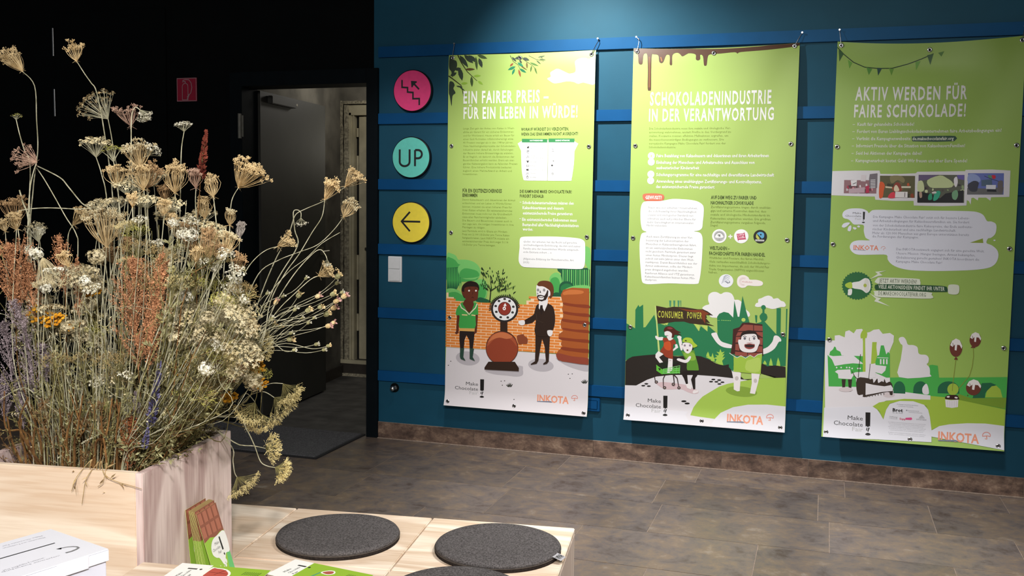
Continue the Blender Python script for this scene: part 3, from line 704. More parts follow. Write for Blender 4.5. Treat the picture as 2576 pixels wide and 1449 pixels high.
B.text(HD, 'd', 'FÜR EIN EXISTENZSICHERNDES', 106, 126, 772, 58, 0.025, 'heading_lettering'); B.text(HD, 'd', 'EINKOMMEN', 106, 200, 356, 52, 0.035, 'heading_lettering')
B.text(HD, 'd', 'DIE KAMPAGNE MAKE CHOCOLATE FAIR!', 1078, 128, 1962, 50, 0.02, 'heading_lettering'); B.text(HD, 'd', 'FORDERT DESHALB:', 1078, 206, 1488, 50, 0.02, 'heading_lettering')
lines(B, OL, 'd', [('Damit Kakaobauern und -bäuerinnen der Armut', 104, 264, 1000), ('entkommen und ein Leben in Würde führen', 104, 322, 938), ('können, müssten sie einen höheren Preis für', 104, 382, 942), ('ihren Kakao erhalten. Ein existenzsicherndes', 104, 440, 948), ('Einkommen muss nicht nur die Grundbedürf-', 104, 498, 950), ('nisse aller Familienmitglieder abdecken.', 104, 556, 858), ('Die Bauern und Bäuerinnen müssen auch in', 104, 614, 945),
    ('der Lage sein, die nötigen Investitionen in ihre', 104, 672, 970), ('Plantagen zu tätigen.', 104, 728, 490), ('Laut Fairtrade wird in Ghana ein Mindest-', 102, 790, 868), ('Preis von 2.100 US-Dollar pro Tonne Kakao', 102, 848, 902), ('festgeschrieben. Laut INKOTA müsste ein', 102, 906, 895), ('existenzsichernder Preis dort sogar 3.116', 102, 964, 880), ('US-Dollar pro Tonne betragen.', 102, 1022, 665)], 31)
lines(B, WHT, 'd', [('–', 1076, 306, 1104), ('Schokoladenunternehmen müssen den', 1124, 318, 1998), ('Kakaobäuerinnen und -bauern', 1126, 404, 1826), ('existenzsichernde Preise garantieren', 1128, 494, 1978), ('–', 1070, 584, 1098), ('Ein existenzsicherndes Einkommen muss', 1118, 602, 2052), ('Bestandteil aller Nachhaltigkeitsinitiativen', 1126, 690, 2084), ('werden.', 1128, 766, 1304)], 50, 0.022)
# trees, bushes, wall
B.cur('tree_print')
tg1, tg2, tg3, tg4 = (74, 168, 84), (122, 200, 110), (44, 124, 70), (34, 92, 62)
B.poly(tg2, 'b', '82,125 120,118 155,135 172,165 200,165 250,168 300,185 335,215 350,250 345,290 320,320 200,330 82,300', 2)
B.poly(tg1, 'b', '82,160 110,150 150,170 175,200 210,205 250,215 290,235 310,270 330,300 300,330 82,330', 2)
B.poly(tg4, 'b', '82,230 190,225 200,330 160,400 82,400')
for x in range(88, 196, 13): B.poly(tg1, 'b', [(x, 230), (x+7, 230), (x+9, 330), (x+3, 400), (x-2, 330)])
B.poly(tg2, 'b', '170,235 200,200 240,210 280,190 335,225 348,265 310,320 200,310', 2); B.poly(tg1, 'b', '185,270 220,235 280,240 330,260 330,300 200,310', 2)
B.poly(tg2, 'b', '300,345 330,322 375,322 400,350 405,420 390,470 330,490 300,480', 2); B.poly(tg1, 'b', '310,390 340,360 380,370 395,430 370,480 320,480', 2)
B.poly(tg2, 'b', '82,400 120,392 170,405 200,430 230,480 330,480 330,505 140,500 82,430', 2); B.poly(tg1, 'b', '84,440 150,420 210,450 260,490 150,498', 2); B.poly(tg4, 'b', '315,480 345,462 380,470 410,480 432,500 330,500', 2)
B.cur('tree_print')
B.poly(tg4, 'b', '960,232 1222,225 1222,400 985,390 990,270 965,250')
for i, x in enumerate(range(1003, 1220, 17)): B.poly(tg1 if i % 2 else tg2, 'b', [(x, 240), (x+9, 240), (x+8, 350), (x+12, 385), (x, 385)])
B.poly(tg2, 'b', '1150,75 1222,70 1222,235 1190,200', 1); B.poly(tg2, 'b', '898,310 930,270 965,265 990,290 1000,350 985,420 940,430 915,380', 2); B.poly(tg1, 'b', '905,330 940,300 975,320 985,400 940,425', 2)
B.poly(tg4, 'b', '980,365 1010,335 1060,335 1090,365 1085,400 1000,440 975,440', 2); B.poly(tg3, 'b', '990,375 1030,350 1080,365 1080,390 1000,410', 2); B.poly(tg2, 'b', '1020,400 1080,372 1150,362 1217,370 1217,420 1030,440', 2); B.poly(tg4, 'b', '915,440 950,420 1000,430 1000,456 920,456', 1)
def brickwall(B):
    mort = (250, 214, 176); bc = (232, 138, 62)
    prof = [(82, 425), (97, 426), (97, 460), (140, 462), (140, 490), (330, 502), (440, 510), (560, 514), (716, 520), (716, 486), (750, 486), (750, 452), (1005, 455), (1015, 905), (640, 885), (300, 868), (82, 855)]
    B.poly(mort, 'b', prof)
    def top(a):
        x = a/BW
        return None
    (a0, t0) = B.m('b', 82, 425); (_, t1) = B.m('b', 82, 855); rows = 20; h = (t1-t0)/rows; w = 0.062
    tops = [(B.m('b', 97, 0)[0], B.m('b', 90, 425)[1]), (B.m('b', 140, 0)[0], B.m('b', 120, 461)[1]), (B.m('b', 716, 0)[0], B.m('b', 400, 508)[1]), (B.m('b', 750, 0)[0], B.m('b', 730, 486)[1]), (B.m('b', 1010, 0)[0], B.m('b', 800, 454)[1])]
    qs = []; fs = []
    for r in range(rows):
        ta = t0+r*h+0.0018; tb = t0+(r+1)*h-0.0018; x = -w*0.5*(r % 2)
        while x < 0.74:
            xa, xb = max(x+0.0018, 0.001), x+w-0.0018; xm = (xa+xb)/2; tt = next((t for e, t in tops if xm < e), 9)
            if xb > xa and tt-0.004 < ta:
                k = len(qs); qs += [(xa, ta), (xb, ta), (xb, tb), (xa, tb)]; fs.append((k, k+1, k+2, k+3))
            x += w
    # split the wall into a few pieces so that each follows the sheet
    B.put('illustration', bc, qs, fs, B.layer(qs))
    return t1
B.cur('brick_wall_print'); brickwall(B)
B.cur('ground_print')
B.poly((228, 222, 226), 'b', '78,856 300,870 640,888 1000,912 1212,935 1212,1405 60,1320')
B.cur('speech_bubble_print')
B.poly((246, 246, 246), 'd', '1076,960 1085,900 1130,872 1300,866 1600,864 1850,872 2060,890 2150,915 2190,960 2196,1050 2196,1200 2190,1320 2170,1385 2110,1412 1850,1408 1500,1398 1200,1388 1120,1372 1080,1330 1060,1270 1066,1150 1076,1050', 2)
lines(B, (150, 150, 150), 'd', [('«Jeder, der arbeitet, hat das Recht auf gerechte', 1142, 966, 2055), ('und befriedigende Entlohnung, die ihm und seiner', 1142, 1024, 2118), ('Familie eine der menschlichen Würde entsprech-', 1140, 1084, 2090), ('ende Existenz sichert ... »', 1138, 1142, 1620), ('(Allgemeine Erklärung der Menschenrechte, Art.', 1138, 1258, 2005), ('23(3))', 1138, 1316, 1240)], 32)
# olive tree
B.cur('olive_tree_print')
B.line((30, 34, 24), 'b', '424,500 432,420 436,370 430,330 432,290', 9, 3); B.line((30, 34, 24), 'b', '432,410 470,385 520,355 560,330', 7, 3); B.line((30, 34, 24), 'b', '432,400 405,370 385,340 370,300', 5, 2); B.line((30, 34, 24), 'b', '540,400 580,390 630,370', 5, 2); B.line((30, 34, 24), 'b', '530,345 505,310 500,290', 4, 2)
rr = random.Random(8)
for k in range(95):
    x = rr.uniform(355, 620); y = 240+rr.random()*175
    if x > 470: y += (x-470)*0.42
    if x > 560 and y < 350: continue
    t = rr.uniform(-0.9, 0.9)-1.57; l = rr.uniform(20, 34)
    B.lens(rr.choice([(34, 56, 30), (44, 84, 34), (28, 44, 28)]), 'b', x, y, x+l*math.cos(t), y+l*math.sin(t), 8)
# shadows on ground
sh = (192, 186, 192); B.cur('ground_print')
B.ell(sh, 'b', 250, 945, 95, 55, rot=0.12); B.poly(sh, 'b', '395,1035 660,1000 688,1035 686,1075 640,1088 560,1080 450,1068', 2); B.ell(sh, 'b', 832, 997, 102, 50, rot=0.1); B.poly(sh, 'b', '960,935 1208,985 1208,1045 1090,1020 1000,980', 1)
# cacao sacks
B.cur('sack_pile_print')
sk, sk2, sk3 = (172, 90, 42), (205, 118, 62), (140, 62, 36)
B.poly(sk, 'b', '1217,388 1080,382 1010,400 990,440 1000,490 1012,510 1000,550 1010,590 1010,610 990,650 992,700 1010,725 975,750 972,780 1000,800 990,830 1005,850 970,880 956,910 962,940 1000,965 1208,992')
B.poly(sk2, 'b', '1010,420 1060,400 1140,402 1175,415 1150,432 1050,438 1012,440', 2)
for y0, y1, x in ((500, 525, 1015), (570, 595, 1015), (628, 655, 1005), (700, 722, 1012), (775, 800, 985), (850, 880, 1000)): B.poly(sk3, 'b', [(x, y0), (1100, y0+12), (1210, y0+18), (1210, y1+18), (1100, y1+8), (x+4, y1-6)], 2)
B.poly((150, 70, 52), 'b', '962,900 1080,925 1208,940 1208,990 1000,962 962,940', 1)
# scale
B.cur('scale_print')
B.poly((54, 36, 26), 'b', '508,650 566,650 566,745 508,745'); B.poly((54, 36, 26), 'b', '415,975 620,975 656,1018 656,1045 384,1032 384,1016')
B.ell((60, 40, 30), 'b', 523, 860, 130, 134); B.ell((150, 66, 42), 'b', 523, 862, 126, 128); B.poly((172, 84, 52), 'b', '405,850 430,770 500,735 560,742 620,790 640,850 600,800 540,775 470,785', 2); B.poly((205, 118, 74), 'b', '412,820 450,762 510,738 570,748 606,775 560,790 500,780 440,800', 2)
B.poly((54, 36, 26), 'b', '415,970 625,970 656,1018 656,1045 384,1032 384,1016')
B.poly((236, 160, 104), 'b', '624,768 640,772 656,820 650,830'); B.poly((140, 72, 44), 'b', '640,768 670,755 695,752 700,765 722,780 728,800 722,826 690,828 655,828', 1)
B.ell((44, 40, 40), 'b', 543, 556, 108, 102)
for k in range(26):
    t = math.pi*(1.0+k/26*1.0); x, y = 543+104*math.cos(t), 556+98*math.sin(t); B.lens((34, 40, 30), 'b', x, y, x+26*math.cos(t-0.5), y+24*math.sin(t-0.5), 9)
B.ell((240, 240, 240), 'b', 543, 553, 92, 90); B.ell((60, 30, 26), 'b', 543, 551, 52, 54); B.ell((150, 56, 44), 'b', 543, 551, 48, 50)
B.ell((250, 248, 246), 'b', 541, 549, 13, 14); B.line((250, 248, 246), 'b', '543,545 547,520', 8); B.poly((250, 248, 246), 'b', '534,528 548,506 560,530'); B.ell((150, 56, 44), 'b', 541, 549, 5, 5)
for k, (x, y) in enumerate(((543, 474), (582, 490), (612, 535), (606, 580), (568, 620), (512, 618), (477, 576), (472, 530), (498, 490))):
    B.poly((60, 58, 56), 'b', [(x-9, y-4), (x-2, y-9), (x+9, y-6), (x+10, y+6), (x, y+9), (x-9, y+5)], 1)
# farmer
B.cur('farmer_print')
skn = (98, 48, 30); hair = (36, 24, 18)
B.poly((60, 60, 50), 'b', '188,865 222,865 215,935 232,962 190,945'); B.poly((60, 60, 50), 'b', '265,868 300,868 290,935 308,966 265,950')
B.poly((40, 30, 28), 'b', '185,728 305,730 300,800 292,866 266,866 262,800 240,762 225,800 220,864 190,864 184,800'); B.poly((44, 74, 62), 'b', '190,864 222,864 216,935 232,964 196,950 188,930'); B.poly((44, 74, 62), 'b', '266,866 298,866 290,935 308,966 270,950')
B.poly(skn, 'b', '165,600 188,605 180,700 178,745 160,755 148,745 158,730 160,690'); B.poly(skn, 'b', '312,600 332,598 326,690 322,740 302,755 300,740 312,690')
B.poly((66, 165, 76), 'b', '190,515 220,500 320,505 332,560 332,602 312,604 306,710 186,708 186,610 158,604 160,560', 1); B.poly((224, 172, 96), 'b', '186,706 306,708 305,732 186,728')
B.poly(skn, 'b', '228,480 290,480 300,520 285,560 262,585 240,565 222,530 210,515'); B.line((240, 226, 200), 'b', '188,515 200,545 235,568 262,598 285,572 312,545 325,512', 8); B.line((236, 214, 150), 'b', '205,600 248,603', 9); B.line((236, 214, 150), 'b', '280,602 312,606', 9)
B.poly(hair, 'b', '200,400 215,362 255,336 300,338 330,355 342,390 332,410 300,380 240,390 232,440 225,470 208,440', 1)
B.poly((104, 50, 32), 'b', '205,415 222,420 225,390 262,378 320,380 334,400 332,450 325,478 290,495 250,492 225,462 210,440', 1)
for x in (261, 316): B.ell((250, 245, 240), 'b', x, 410, 7, 7, n=14)
B.line((60, 26, 18), 'b', '275,392 262,386', 4); B.line((60, 26, 18), 'b', '305,390 320,388', 4); B.line((70, 26, 20), 'b', '280,466 290,460 298,468', 6); B.line((70, 30, 22), 'b', '292,420 288,440', 4)
# businessman
B.cur('businessman_print')
sf = (240, 236, 236); su = (50, 34, 26)
B.poly(su, 'b', '788,755 905,765 900,860 895,965 880,985 852,992 850,984 872,965 862,850 842,790 830,850 812,960 798,985 752,994 752,986 785,965 788,860')
B.poly(su, 'b', '800,520 840,505 885,508 925,530 942,580 944,660 925,722 898,722 905,765 788,758 792,640 765,660 705,672 698,645 770,600 785,560', 1)
B.poly(sf, 'b', '655,648 690,640 704,650 702,675 680,682 658,672', 1); B.poly(sf, 'b', '884,722 925,722 922,755 905,768 888,755', 1)
B.poly(sf, 'b', '818,480 890,480 885,512 860,570 845,540 838,580 815,545'); B.poly((40, 28, 24), 'b', '828,522 846,522 848,560 838,600 822,560')
B.poly((104, 58, 34), 'b', '800,362 820,335 865,328 910,340 932,380 930,440 905,470 890,440 880,390 840,375 812,372', 1)
B.poly(sf, 'b', '797,365 815,372 850,374 884,392 905,412 906,445 890,455 880,485 835,490 805,470 795,420', 1)
B.poly((50, 36, 30), 'b', '884,400 892,410 888,450 872,480 838,492 812,484 800,455 806,442 830,440 860,448 872,430')
B.poly(sf, 'b', '812,455 835,450 856,458 850,475 830,478 814,470', 1); B.line((60, 50, 46), 'b', '815,458 835,462 852,460', 5)
for x, y in ((809, 402), (858, 402)): B.ell((150, 148, 148), 'b', x, y, 10, 12, n=12)
B.ell((160, 158, 158), 'b', 806, 430, 6, 8, n=10); B.poly((80, 76, 74), 'b', '826,402 834,424 820,424')
B.line((84, 66, 56), 'b', '795,590 800,640 850,660', 2)
# pebbles, grass, logos
B.cur('pebbles_print')
for x, y in ((115, 968), (96, 1000), (515, 1124), (543, 1121), (525, 1156), (1051, 1067), (1082, 1064), (1064, 1100), (619, 1267)): B.ell((80, 76, 76), 'b', x, y, 5, 3.5, n=10)
B.cur('grass_print')
for cx, cy in ((585, 1172), (1183, 1142)):
    for d in (-1.0, -0.6, -0.2, 0.25, 0.7): B.lens((56, 58, 50), 'b', cx+d*8, cy, cx+d*32, cy-42+abs(d)*20, 8)
logos(B, 'b', 332, 1155, 1.0, 803, 1282, 1.0)
B.build()
E1 = B.eyelets([(1140, 147), (1310, 144), (1491, 135), (1138, 368), (1485, 367), (1137, 585), (1480, 594), (1134, 798), (1475, 815), (1131, 1007), (1298, 1018), (1474, 1035)])

# ---- banner 2
B2 = B = Banner('green banner with dripping chocolate and cheering chocolate bar man, middle of the three', [(1597.5, 122.5), (2013, 110), (1569, 1046), (1973.4, 1079.6)], -1.013, 2.247,
    lambda a, t: base_off(a, t) + 0.006 + 0.012*math.sin(math.pi*a)*math.exp(-t/0.3) - 0.012*math.exp(-((a-(1.0-0.42*t))/0.13)**2)*math.exp(-t/0.7), 0.016, GR)
B.cur('chocolate_drip_print')
ch, ch2 = (84, 52, 30), (120, 78, 44)
B.poly(ch, 'e', '98,100 600,100 900,90 1168,70 1168,96 1000,112 900,118 790,124 770,134 752,124 660,132 600,136 580,150 572,206 562,214 554,206 548,150 530,140 530,168 516,178 502,170 500,138 460,130 440,138 414,152 398,136 378,128 350,145 348,206 338,212 332,202 332,150 310,146 292,190 278,200 264,190 258,150 228,144 216,152 212,250 210,370 200,380 188,368 190,250 186,150 168,142 160,160 156,205 144,214 130,204 124,150 98,132', 2)
B.line(ch2, 'e', '200,160 201,260 199,360', 9, 11); B.line((170, 110, 50), 'e', '274,160 282,188', 6)
B.text(WHT, 'e', 'SCHOKOLADENINDUSTRIE', 203, 470, 986, 82, 0.032, 'title_lettering', 2, seg=True); B.text(WHT, 'e', 'IN DER VERANTWORTUNG', 195, 574, 1002, 76, 0.032, 'title_lettering', 2, seg=True)
lines(B, (140, 160, 72), 'g', [('Die Schokoladenindustrie muss ihre soziale und ökologische Ver-', 184, 100, 1640), ('antwortung wahrnehmen, anstatt Profite in den Vordergrund zu', 184, 166, 1645), ('stellen. Konzerne müssen effektive Maßnahmen ergreifen, um', 182, 232, 1600), ('die menschenunwürdigen Bedingungen zu verbessern. Die', 180, 298, 1520), ('europäische Kampagne Make Chocolate Fair! fordert von der', 178, 366, 1552), ('Schokoladenindustrie:', 176, 432, 660)], 36)
B.cur('number_circles')
for x, y in ((222, 570), (220, 680), (212, 898), (208, 1012)): B.ell((252, 252, 248), 'g', x, y, 62, 64)
for tx, x, y in (('1', 222, 592), ('2', 220, 702), ('3', 212, 920), ('4', 208, 1034)): B.text((200, 214, 140), 'g', tx, x-12, y, x+12, 40, 0.0)
lines(B, WHT, 'g', [('Faire Bezahlung von Kakaobauern und -bäuerinnen und ihren ArbeiterInnen', 314, 594, 2325), ('Einhaltung der Menschen- und Arbeitsrechte und Ausschluss von', 312, 712, 2070), ('ausbeuterischer Kinderarbeit', 310, 808, 1080), ('Schulungsprogramme für eine nachhaltige und diversifizierte Landwirtschaft', 308, 930, 2420), ('Anwendung eines unabhängigen Zertifizierungs- und Kontrollsystems,', 306, 1048, 2200), ('das existenzsichernde Preise garantiert', 300, 1144, 1352)], 54, 0.022)
B.cur('speech_bubble_print')
B.poly((252, 252, 252), 'h', '160,140 300,128 420,128 560,104 720,108 860,122 960,150 1030,210 1036,320 1022,450 1010,540 960,580 885,592 960,606 1000,640 1018,720 1012,900 1000,1080 984,1230 960,1350 930,1384 760,1384 500,1374 240,1386 140,1378 96,1340 80,1200 66,1000 62,800 74,690 100,620 170,598 110,570 86,490 78,380 82,250 110,165', 2)
B.cur('red_tag_print')
B.poly((214, 120, 92), 'h', '112,70 130,28 220,18 330,20 420,38 440,76 424,118 380,134 250,136 140,128', 2); B.text((252, 248, 244), 'h', 'GEWUSST?', 152, 104, 402, 50, 0.03, 'text_lettering')
lines(B, (150, 150, 150), 'h', [('Nach wie vor erhalten Unternehmen,', 200, 246, 945), ('die sich freiwillig ihrer Nachhaltigkeit', 195, 300, 925), ('sozialer und ökologischer Standards ver-', 190, 356, 885), ('schreiben, auch auf politischer Ebene für', 185, 412, 915), ('mehr Gerechtigkeit im internationalen', 178, 466, 880), ('Handel einzusetzen.', 172, 512, 480),
    ('Auch wenn Zertifizierung zu einer Ver-', 165, 682, 868), ('besserung der Lebenssituation der', 163, 738, 805), ('Menschen in Kakaoanbauregionen führt,', 160, 794, 922), ('ist ein existenzsicherndes Einkommen', 158, 850, 865), ('nicht gesichert. Fairtrade garantiert zwar', 156, 904, 915), ('einen festen Mindestpreis. Dieser liegt', 154, 960, 875), ('jedoch seit zehn Jahren unter dem Welt-', 152, 1012, 885), ('marktpreis. Damit Bauernfamilien aus der', 150, 1066, 935), ('Armut entkommen, sollte der Mindest-', 148, 1120, 865), ('preis dringend angehoben werden.', 146, 1176, 800), ('Rainforest Alliance und UTZ garantieren', 144, 1232, 885), ('Kakaobauernfamilien keinen festen Min-', 142, 1284, 900), ('destpreis.', 140, 1330, 325)], 30)
lines(B, (70, 88, 36), 'h', [('AUF DEM WEG ZU FAIRER UND', 1145, 106, 1836), ('NACHHALTIGER SCHOKOLADE', 1142, 186, 1788), ('WELTLADEN –', 1122, 868, 1422), ('FACHGESCHÄFTE FÜR FAIREN HANDEL', 1114, 948, 1962)], 50, 0.02, 'heading_lettering')
lines(B, OL, 'h', [('Zertifizierungssysteme tragen durch unabhän-', 1142, 240, 2055), ('gige und externe Kontrollen dazu bei, dass', 1140, 296, 1980), ('soziale und ökologische Mindeststandards im', 1138, 354, 2035), ('Kakaoanbau eingehalten werden. Die größten', 1136, 412, 2045), ('Zertifizierungssysteme vergeben folgende', 1134, 468, 1965), ('Siegel:', 1132, 516, 1250),
    ('Weltläden sind Pioniere des fairen Handels.', 1112, 1004, 1950), ('Viele verkaufen ausschließlich Schokoladenpro-', 1112, 1062, 2040), ('dukte von Importeuren, die sich der World Fair', 1110, 1120, 2025), ('Trade Organisation (WFTO) angeschlossen', 1108, 1176, 1945), ('haben.', 1106, 1222, 1240)], 32)
B.cur('seal_print')
B.ell((250, 250, 250), 'h', 1270, 666, 110, 104); B.ell((168, 168, 168), 'h', 1270, 664, 84, 80); 
for k in range(34):
    t = 2*math.pi*k/34; B.line((250, 250, 250), 'h', [(1270+70*math.cos(t), 664+66*math.sin(t)), (1270+86*math.cos(t), 664+82*math.sin(t))], 4)
B.poly((245, 245, 245), 'h', '1212,690 1225,640 1270,618 1312,640 1328,690', 1); B.poly((130, 130, 130), 'h', '1240,650 1262,640 1290,645 1282,665 1296,680 1270,672 1256,676 1262,660', 1); B.text((235, 235, 235), 'h', 'RAINFOREST', 1206, 716, 1336, 16, 0.01)
B.cur('plus_sign_print'); B.line(WHT, 'h', '1404,674 1470,672', 20); B.line(WHT, 'h', '1437,642 1438,706', 20)
B.cur('seal_print'); B.ell((250, 250, 250), 'h', 1602, 670, 110, 106); B.poly((196, 66, 98), 'h', '1532,632 1640,624 1646,604 1656,628 1668,700 1680,716 1560,724 1560,750 1548,722'); B.text((255, 225, 235), 'h', 'UTZ', 1548, 676, 1648, 40, 0.03); B.line((255, 215, 225), 'h', '1556,696 1656,690', 12)
B.cur('seal_print'); B.ell((34, 34, 32), 'h', 1889, 676, 103, 102); B.poly((98, 172, 214), 'h', '1840,632 1870,608 1905,606 1940,622 1950,655 1942,690 1915,705 1900,700 1870,670', 2); B.poly((196, 200, 96), 'h', '1838,632 1852,660 1880,700 1870,716 1840,706 1824,675', 2); B.ell((34, 34, 32), 'h', 1898, 646, 13, 12); B.line((34, 34, 32), 'h', '1846,640 1870,665 1905,700', 7); B.poly((236, 236, 232), 'h', '1816,718 1950,724 1948,748 1816,744'); B.text((60, 60, 60), 'h', 'FAIRTRADE', 1824, 742, 1940, 16, 0.01)
B.cur('seal_print'); B.ell((240, 242, 246), 'h', 1370, 1340, 110, 100); 
for k in range(5): B.line((150, 158, 180), 'h', [(1300+k*8+80*q/6*1.2, 1380-k*24-30*math.sin(q/6*3.14)) for q in range(7)], 5)
B.line((60, 70, 96), 'h', '1360,1345 1395,1370 1425,1365 1420,1340', 8)
B.cur('seal_print'); B.poly((246, 238, 234), 'h', '1535,1350 1550,1290 1600,1256 1660,1258 1710,1290 1730,1322 1830,1326 1910,1350 1930,1385 1900,1415 1800,1420 1700,1412 1660,1440 1600,1444 1550,1410', 2); B.text((214, 150, 150), 'h', 'Weltladen', 1606, 1366, 1766, 26, 0.0)
for r in (60, 44): B.line((226, 200, 196), 'h', [(1632+r*math.cos(t), 1350+r*math.sin(t)) for t in [math.pi*(0.4+q/12*1.3) for q in range(13)]], 5)
# illustration of banner 2
dg = (40, 124, 80); WH = (240, 238, 238)
B.cur('cloud_print')
B.poly(WH, 'i', '1020,262 1060,222 1110,206 1096,160 1102,90 1150,52 1210,52 1260,76 1300,56 1350,52 1400,72 1430,120 1440,150 1490,152 1540,190 1580,270 1625,310 1638,350 1600,376 1400,380 1150,380 1100,330', 3)
B.cur('cloud_print')
B.poly(WH, 'i', '1704,232 1720,196 1744,188 1748,146 1790,130 1830,110 1880,98 1925,115 1945,140 2000,132 2040,165 2080,180 2105,222 2085,246 2040,246 1990,262 1930,272 1870,258 1800,240 1740,246', 3)
B.cur('city_silhouette_print')
B.poly(dg, 'i', '34,450 145,515 150,275 190,212 205,240 250,208 252,505 280,500 395,340 420,440 540,480 550,440 700,430 790,420 880,440 920,480 970,555 1000,490 1085,560 1090,480 1216,590 1212,370 1240,330 1300,306 1360,320 1400,360 1420,380 1436,160 1480,370 1500,370 1542,100 1590,300 1620,400 1640,480 1780,440 1790,425 1770,400 1762,360 1790,325 1800,320 1800,270 1784,245 1790,228 1815,222 1840,235 1842,260 1826,280 1826,322 1855,340 1862,380 1845,420 1826,430 1980,600 1984,260 2040,262 2034,600 2100,640 2108,270 2125,270 2100,1010 1850,1012 1280,1000 1100,920 900,880 400,860 100,890 20,930')
B.poly((190, 214, 104), 'i', '512,436 584,434 560,478'); B.poly((190, 214, 104), 'i', '905,455 985,475 980,552'); B.poly((190, 214, 104), 'i', '1000,472 1088,482 1085,560')
for x in (590, 642, 697, 732): B.poly((76, 146, 110), 'i', [(x, 156), (x+(26 if x < 700 else 13), 158), (x+(20 if x < 700 else 10), 235), (x+5, 235)])
B.poly(dg, 'i', '1703,350 1732,352 1728,445 1712,445')
B.ell((190, 214, 104), 'i', 1554, 410, 26, 24); B.text((176, 226, 110), 'i', '– ••••••', 1214, 424, 1390, 26, 0.01, 'illustration')
B.ell(dg, 'i', 1814, 250, 30, 30); B.ell(dg, 'i', 1814, 376, 50, 50)
for x0, y0, x1, y1, w in ((1090, 880, 1092, 820, 46), (1150, 940, 1152, 836, 44), (1830, 985, 1828, 935, 50), (1908, 1000, 1908, 905, 50), (2005, 1010, 2002, 898, 54)): B.poly((166, 206, 84), 'i', [(x0-w/2, y0), (x0-w/3, (y0+y1)/2), (x1, y1), (x0+w/3, (y0+y1)/2), (x0+w/2, y0+5)])
B.poly((166, 206, 84), 'i', '1062,890 1180,950 1175,900 1110,880'); B.poly((166, 206, 84), 'i', '1200,820 1230,850 1228,870 1180,860 1212,885 1170,905 1205,920 1185,950 1225,985 1290,995 1275,940 1315,890 1280,900 1308,850 1275,860 1308,820 1270,830 1252,785 1238,830')
bk = (42, 36, 32); B.cur('ground_print')
B.poly(bk, 'i', '20,940 60,905 110,880 250,865 420,852 700,880 900,870 1000,880 1100,920 1200,975 1290,1000 1360,985 1420,1060 1560,1180 1760,1170 1960,1160 2100,1165 2098,1020 1960,1000 1860,1012 1800,975 1700,1080 2098,1180 2090,1290 10,1290')
B.poly((226, 222, 226), 'i', '8,1250 155,1255 300,1180 420,1140 600,1122 900,1118 1200,1140 1440,1168 1600,1190 2090,1300 2080,1860 -10,1800')
gg = (166, 200, 84)
B.poly(gg, 'i', '2098,1160 1850,1165 1700,1175 1550,1200 1350,1235 1240,1270 1120,1340 1020,1400 960,1460 900,1540 865,1625 862,1640 980,1660 1200,1690 2085,1790'); 
B.poly((228, 226, 232), 'f', '690,1336 720,1290 760,1250 850,1210 960,1192 1100,1192 1232,1206 1232,1392')
B.poly((228, 226, 232), 'f', '55,1200 520,1240 505,1268 540,1320 60,1295')
for x, y in ((288, 1234), (248, 1258), (320, 1264), (1160, 1180), (1236, 1188), (1130, 1208), (1200, 1210), (1278, 1216), (1238, 1238)): B.ell((30, 28, 28), 'i', x, y, 26, 10, n=16)
for x, y in ((492, 1166), (516, 1182)): B.ell((30, 28, 28), 'f', x, y, 19, 7, n=16)
B.poly((216, 190, 194), 'i', '420,1225 520,1212 700,1232 800,1250 880,1290 960,1320 960,1356 900,1364 820,1340 740,1305 600,1308 520,1300 450,1260', 2)
# flag
B.cur('flag_print')
B.poly((60, 44, 30), 'i', '412,222 560,252 640,238 780,244 900,262 960,272 1030,272 1090,300 1160,352 1068,345 1080,385 1060,380 1120,450 1050,440 1175,488 1010,470 860,455 780,430 660,432 540,450 440,455'); B.poly((130, 62, 32), 'i', '700,256 860,280 1020,280 1110,330 1060,350 1056,460 1020,400 1000,320 820,296')
B.poly((196, 216, 128), 'i', '404,222 418,222 470,860 446,862')
B.text((198, 200, 78), 'i', 'CONSUMER', 440, 382, 772, 84, 0.02, 'title_lettering', 2, seg=True); B.text((198, 200, 78), 'i', 'POWER', 822, 392, 1012, 80, 0.02, 'title_lettering', 2, seg=True)
wf = (238, 232, 232); rd = (150, 60, 36)
# woman in the cart
B.cur('flag_bearer_print')
B.poly(wf, 'i', '405,620 425,612 450,630 505,628 512,660 480,672 425,660', 1); B.poly(wf, 'i', '445,810 515,850 455,890 520,970 470,975 408,890 410,850')
B.poly(wf, 'i', '540,540 620,560 640,640 610,672 570,665 555,620 528,600', 1); B.poly((80, 34, 24), 'i', '518,540 540,500 590,488 640,505 680,540 740,570 700,575 745,605 660,598 650,625 620,640 625,590 600,560 560,548 525,560', 1); B.poly((140, 60, 60), 'i', '560,512 600,500 636,520 600,530', 1)
B.poly(wf, 'i', '660,720 690,722 706,765 640,812 625,800 668,760')
B.poly(rd, 'i', '512,640 560,640 590,680 640,655 672,690 668,722 640,735 635,900 625,912 540,885 500,835 470,810 520,730 505,665', 1); B.poly((200, 84, 40), 'i', '525,700 600,690 610,790 560,800 520,760', 2)
B.line((140, 44, 50), 'i', '545,605 560,612 575,606', 4)
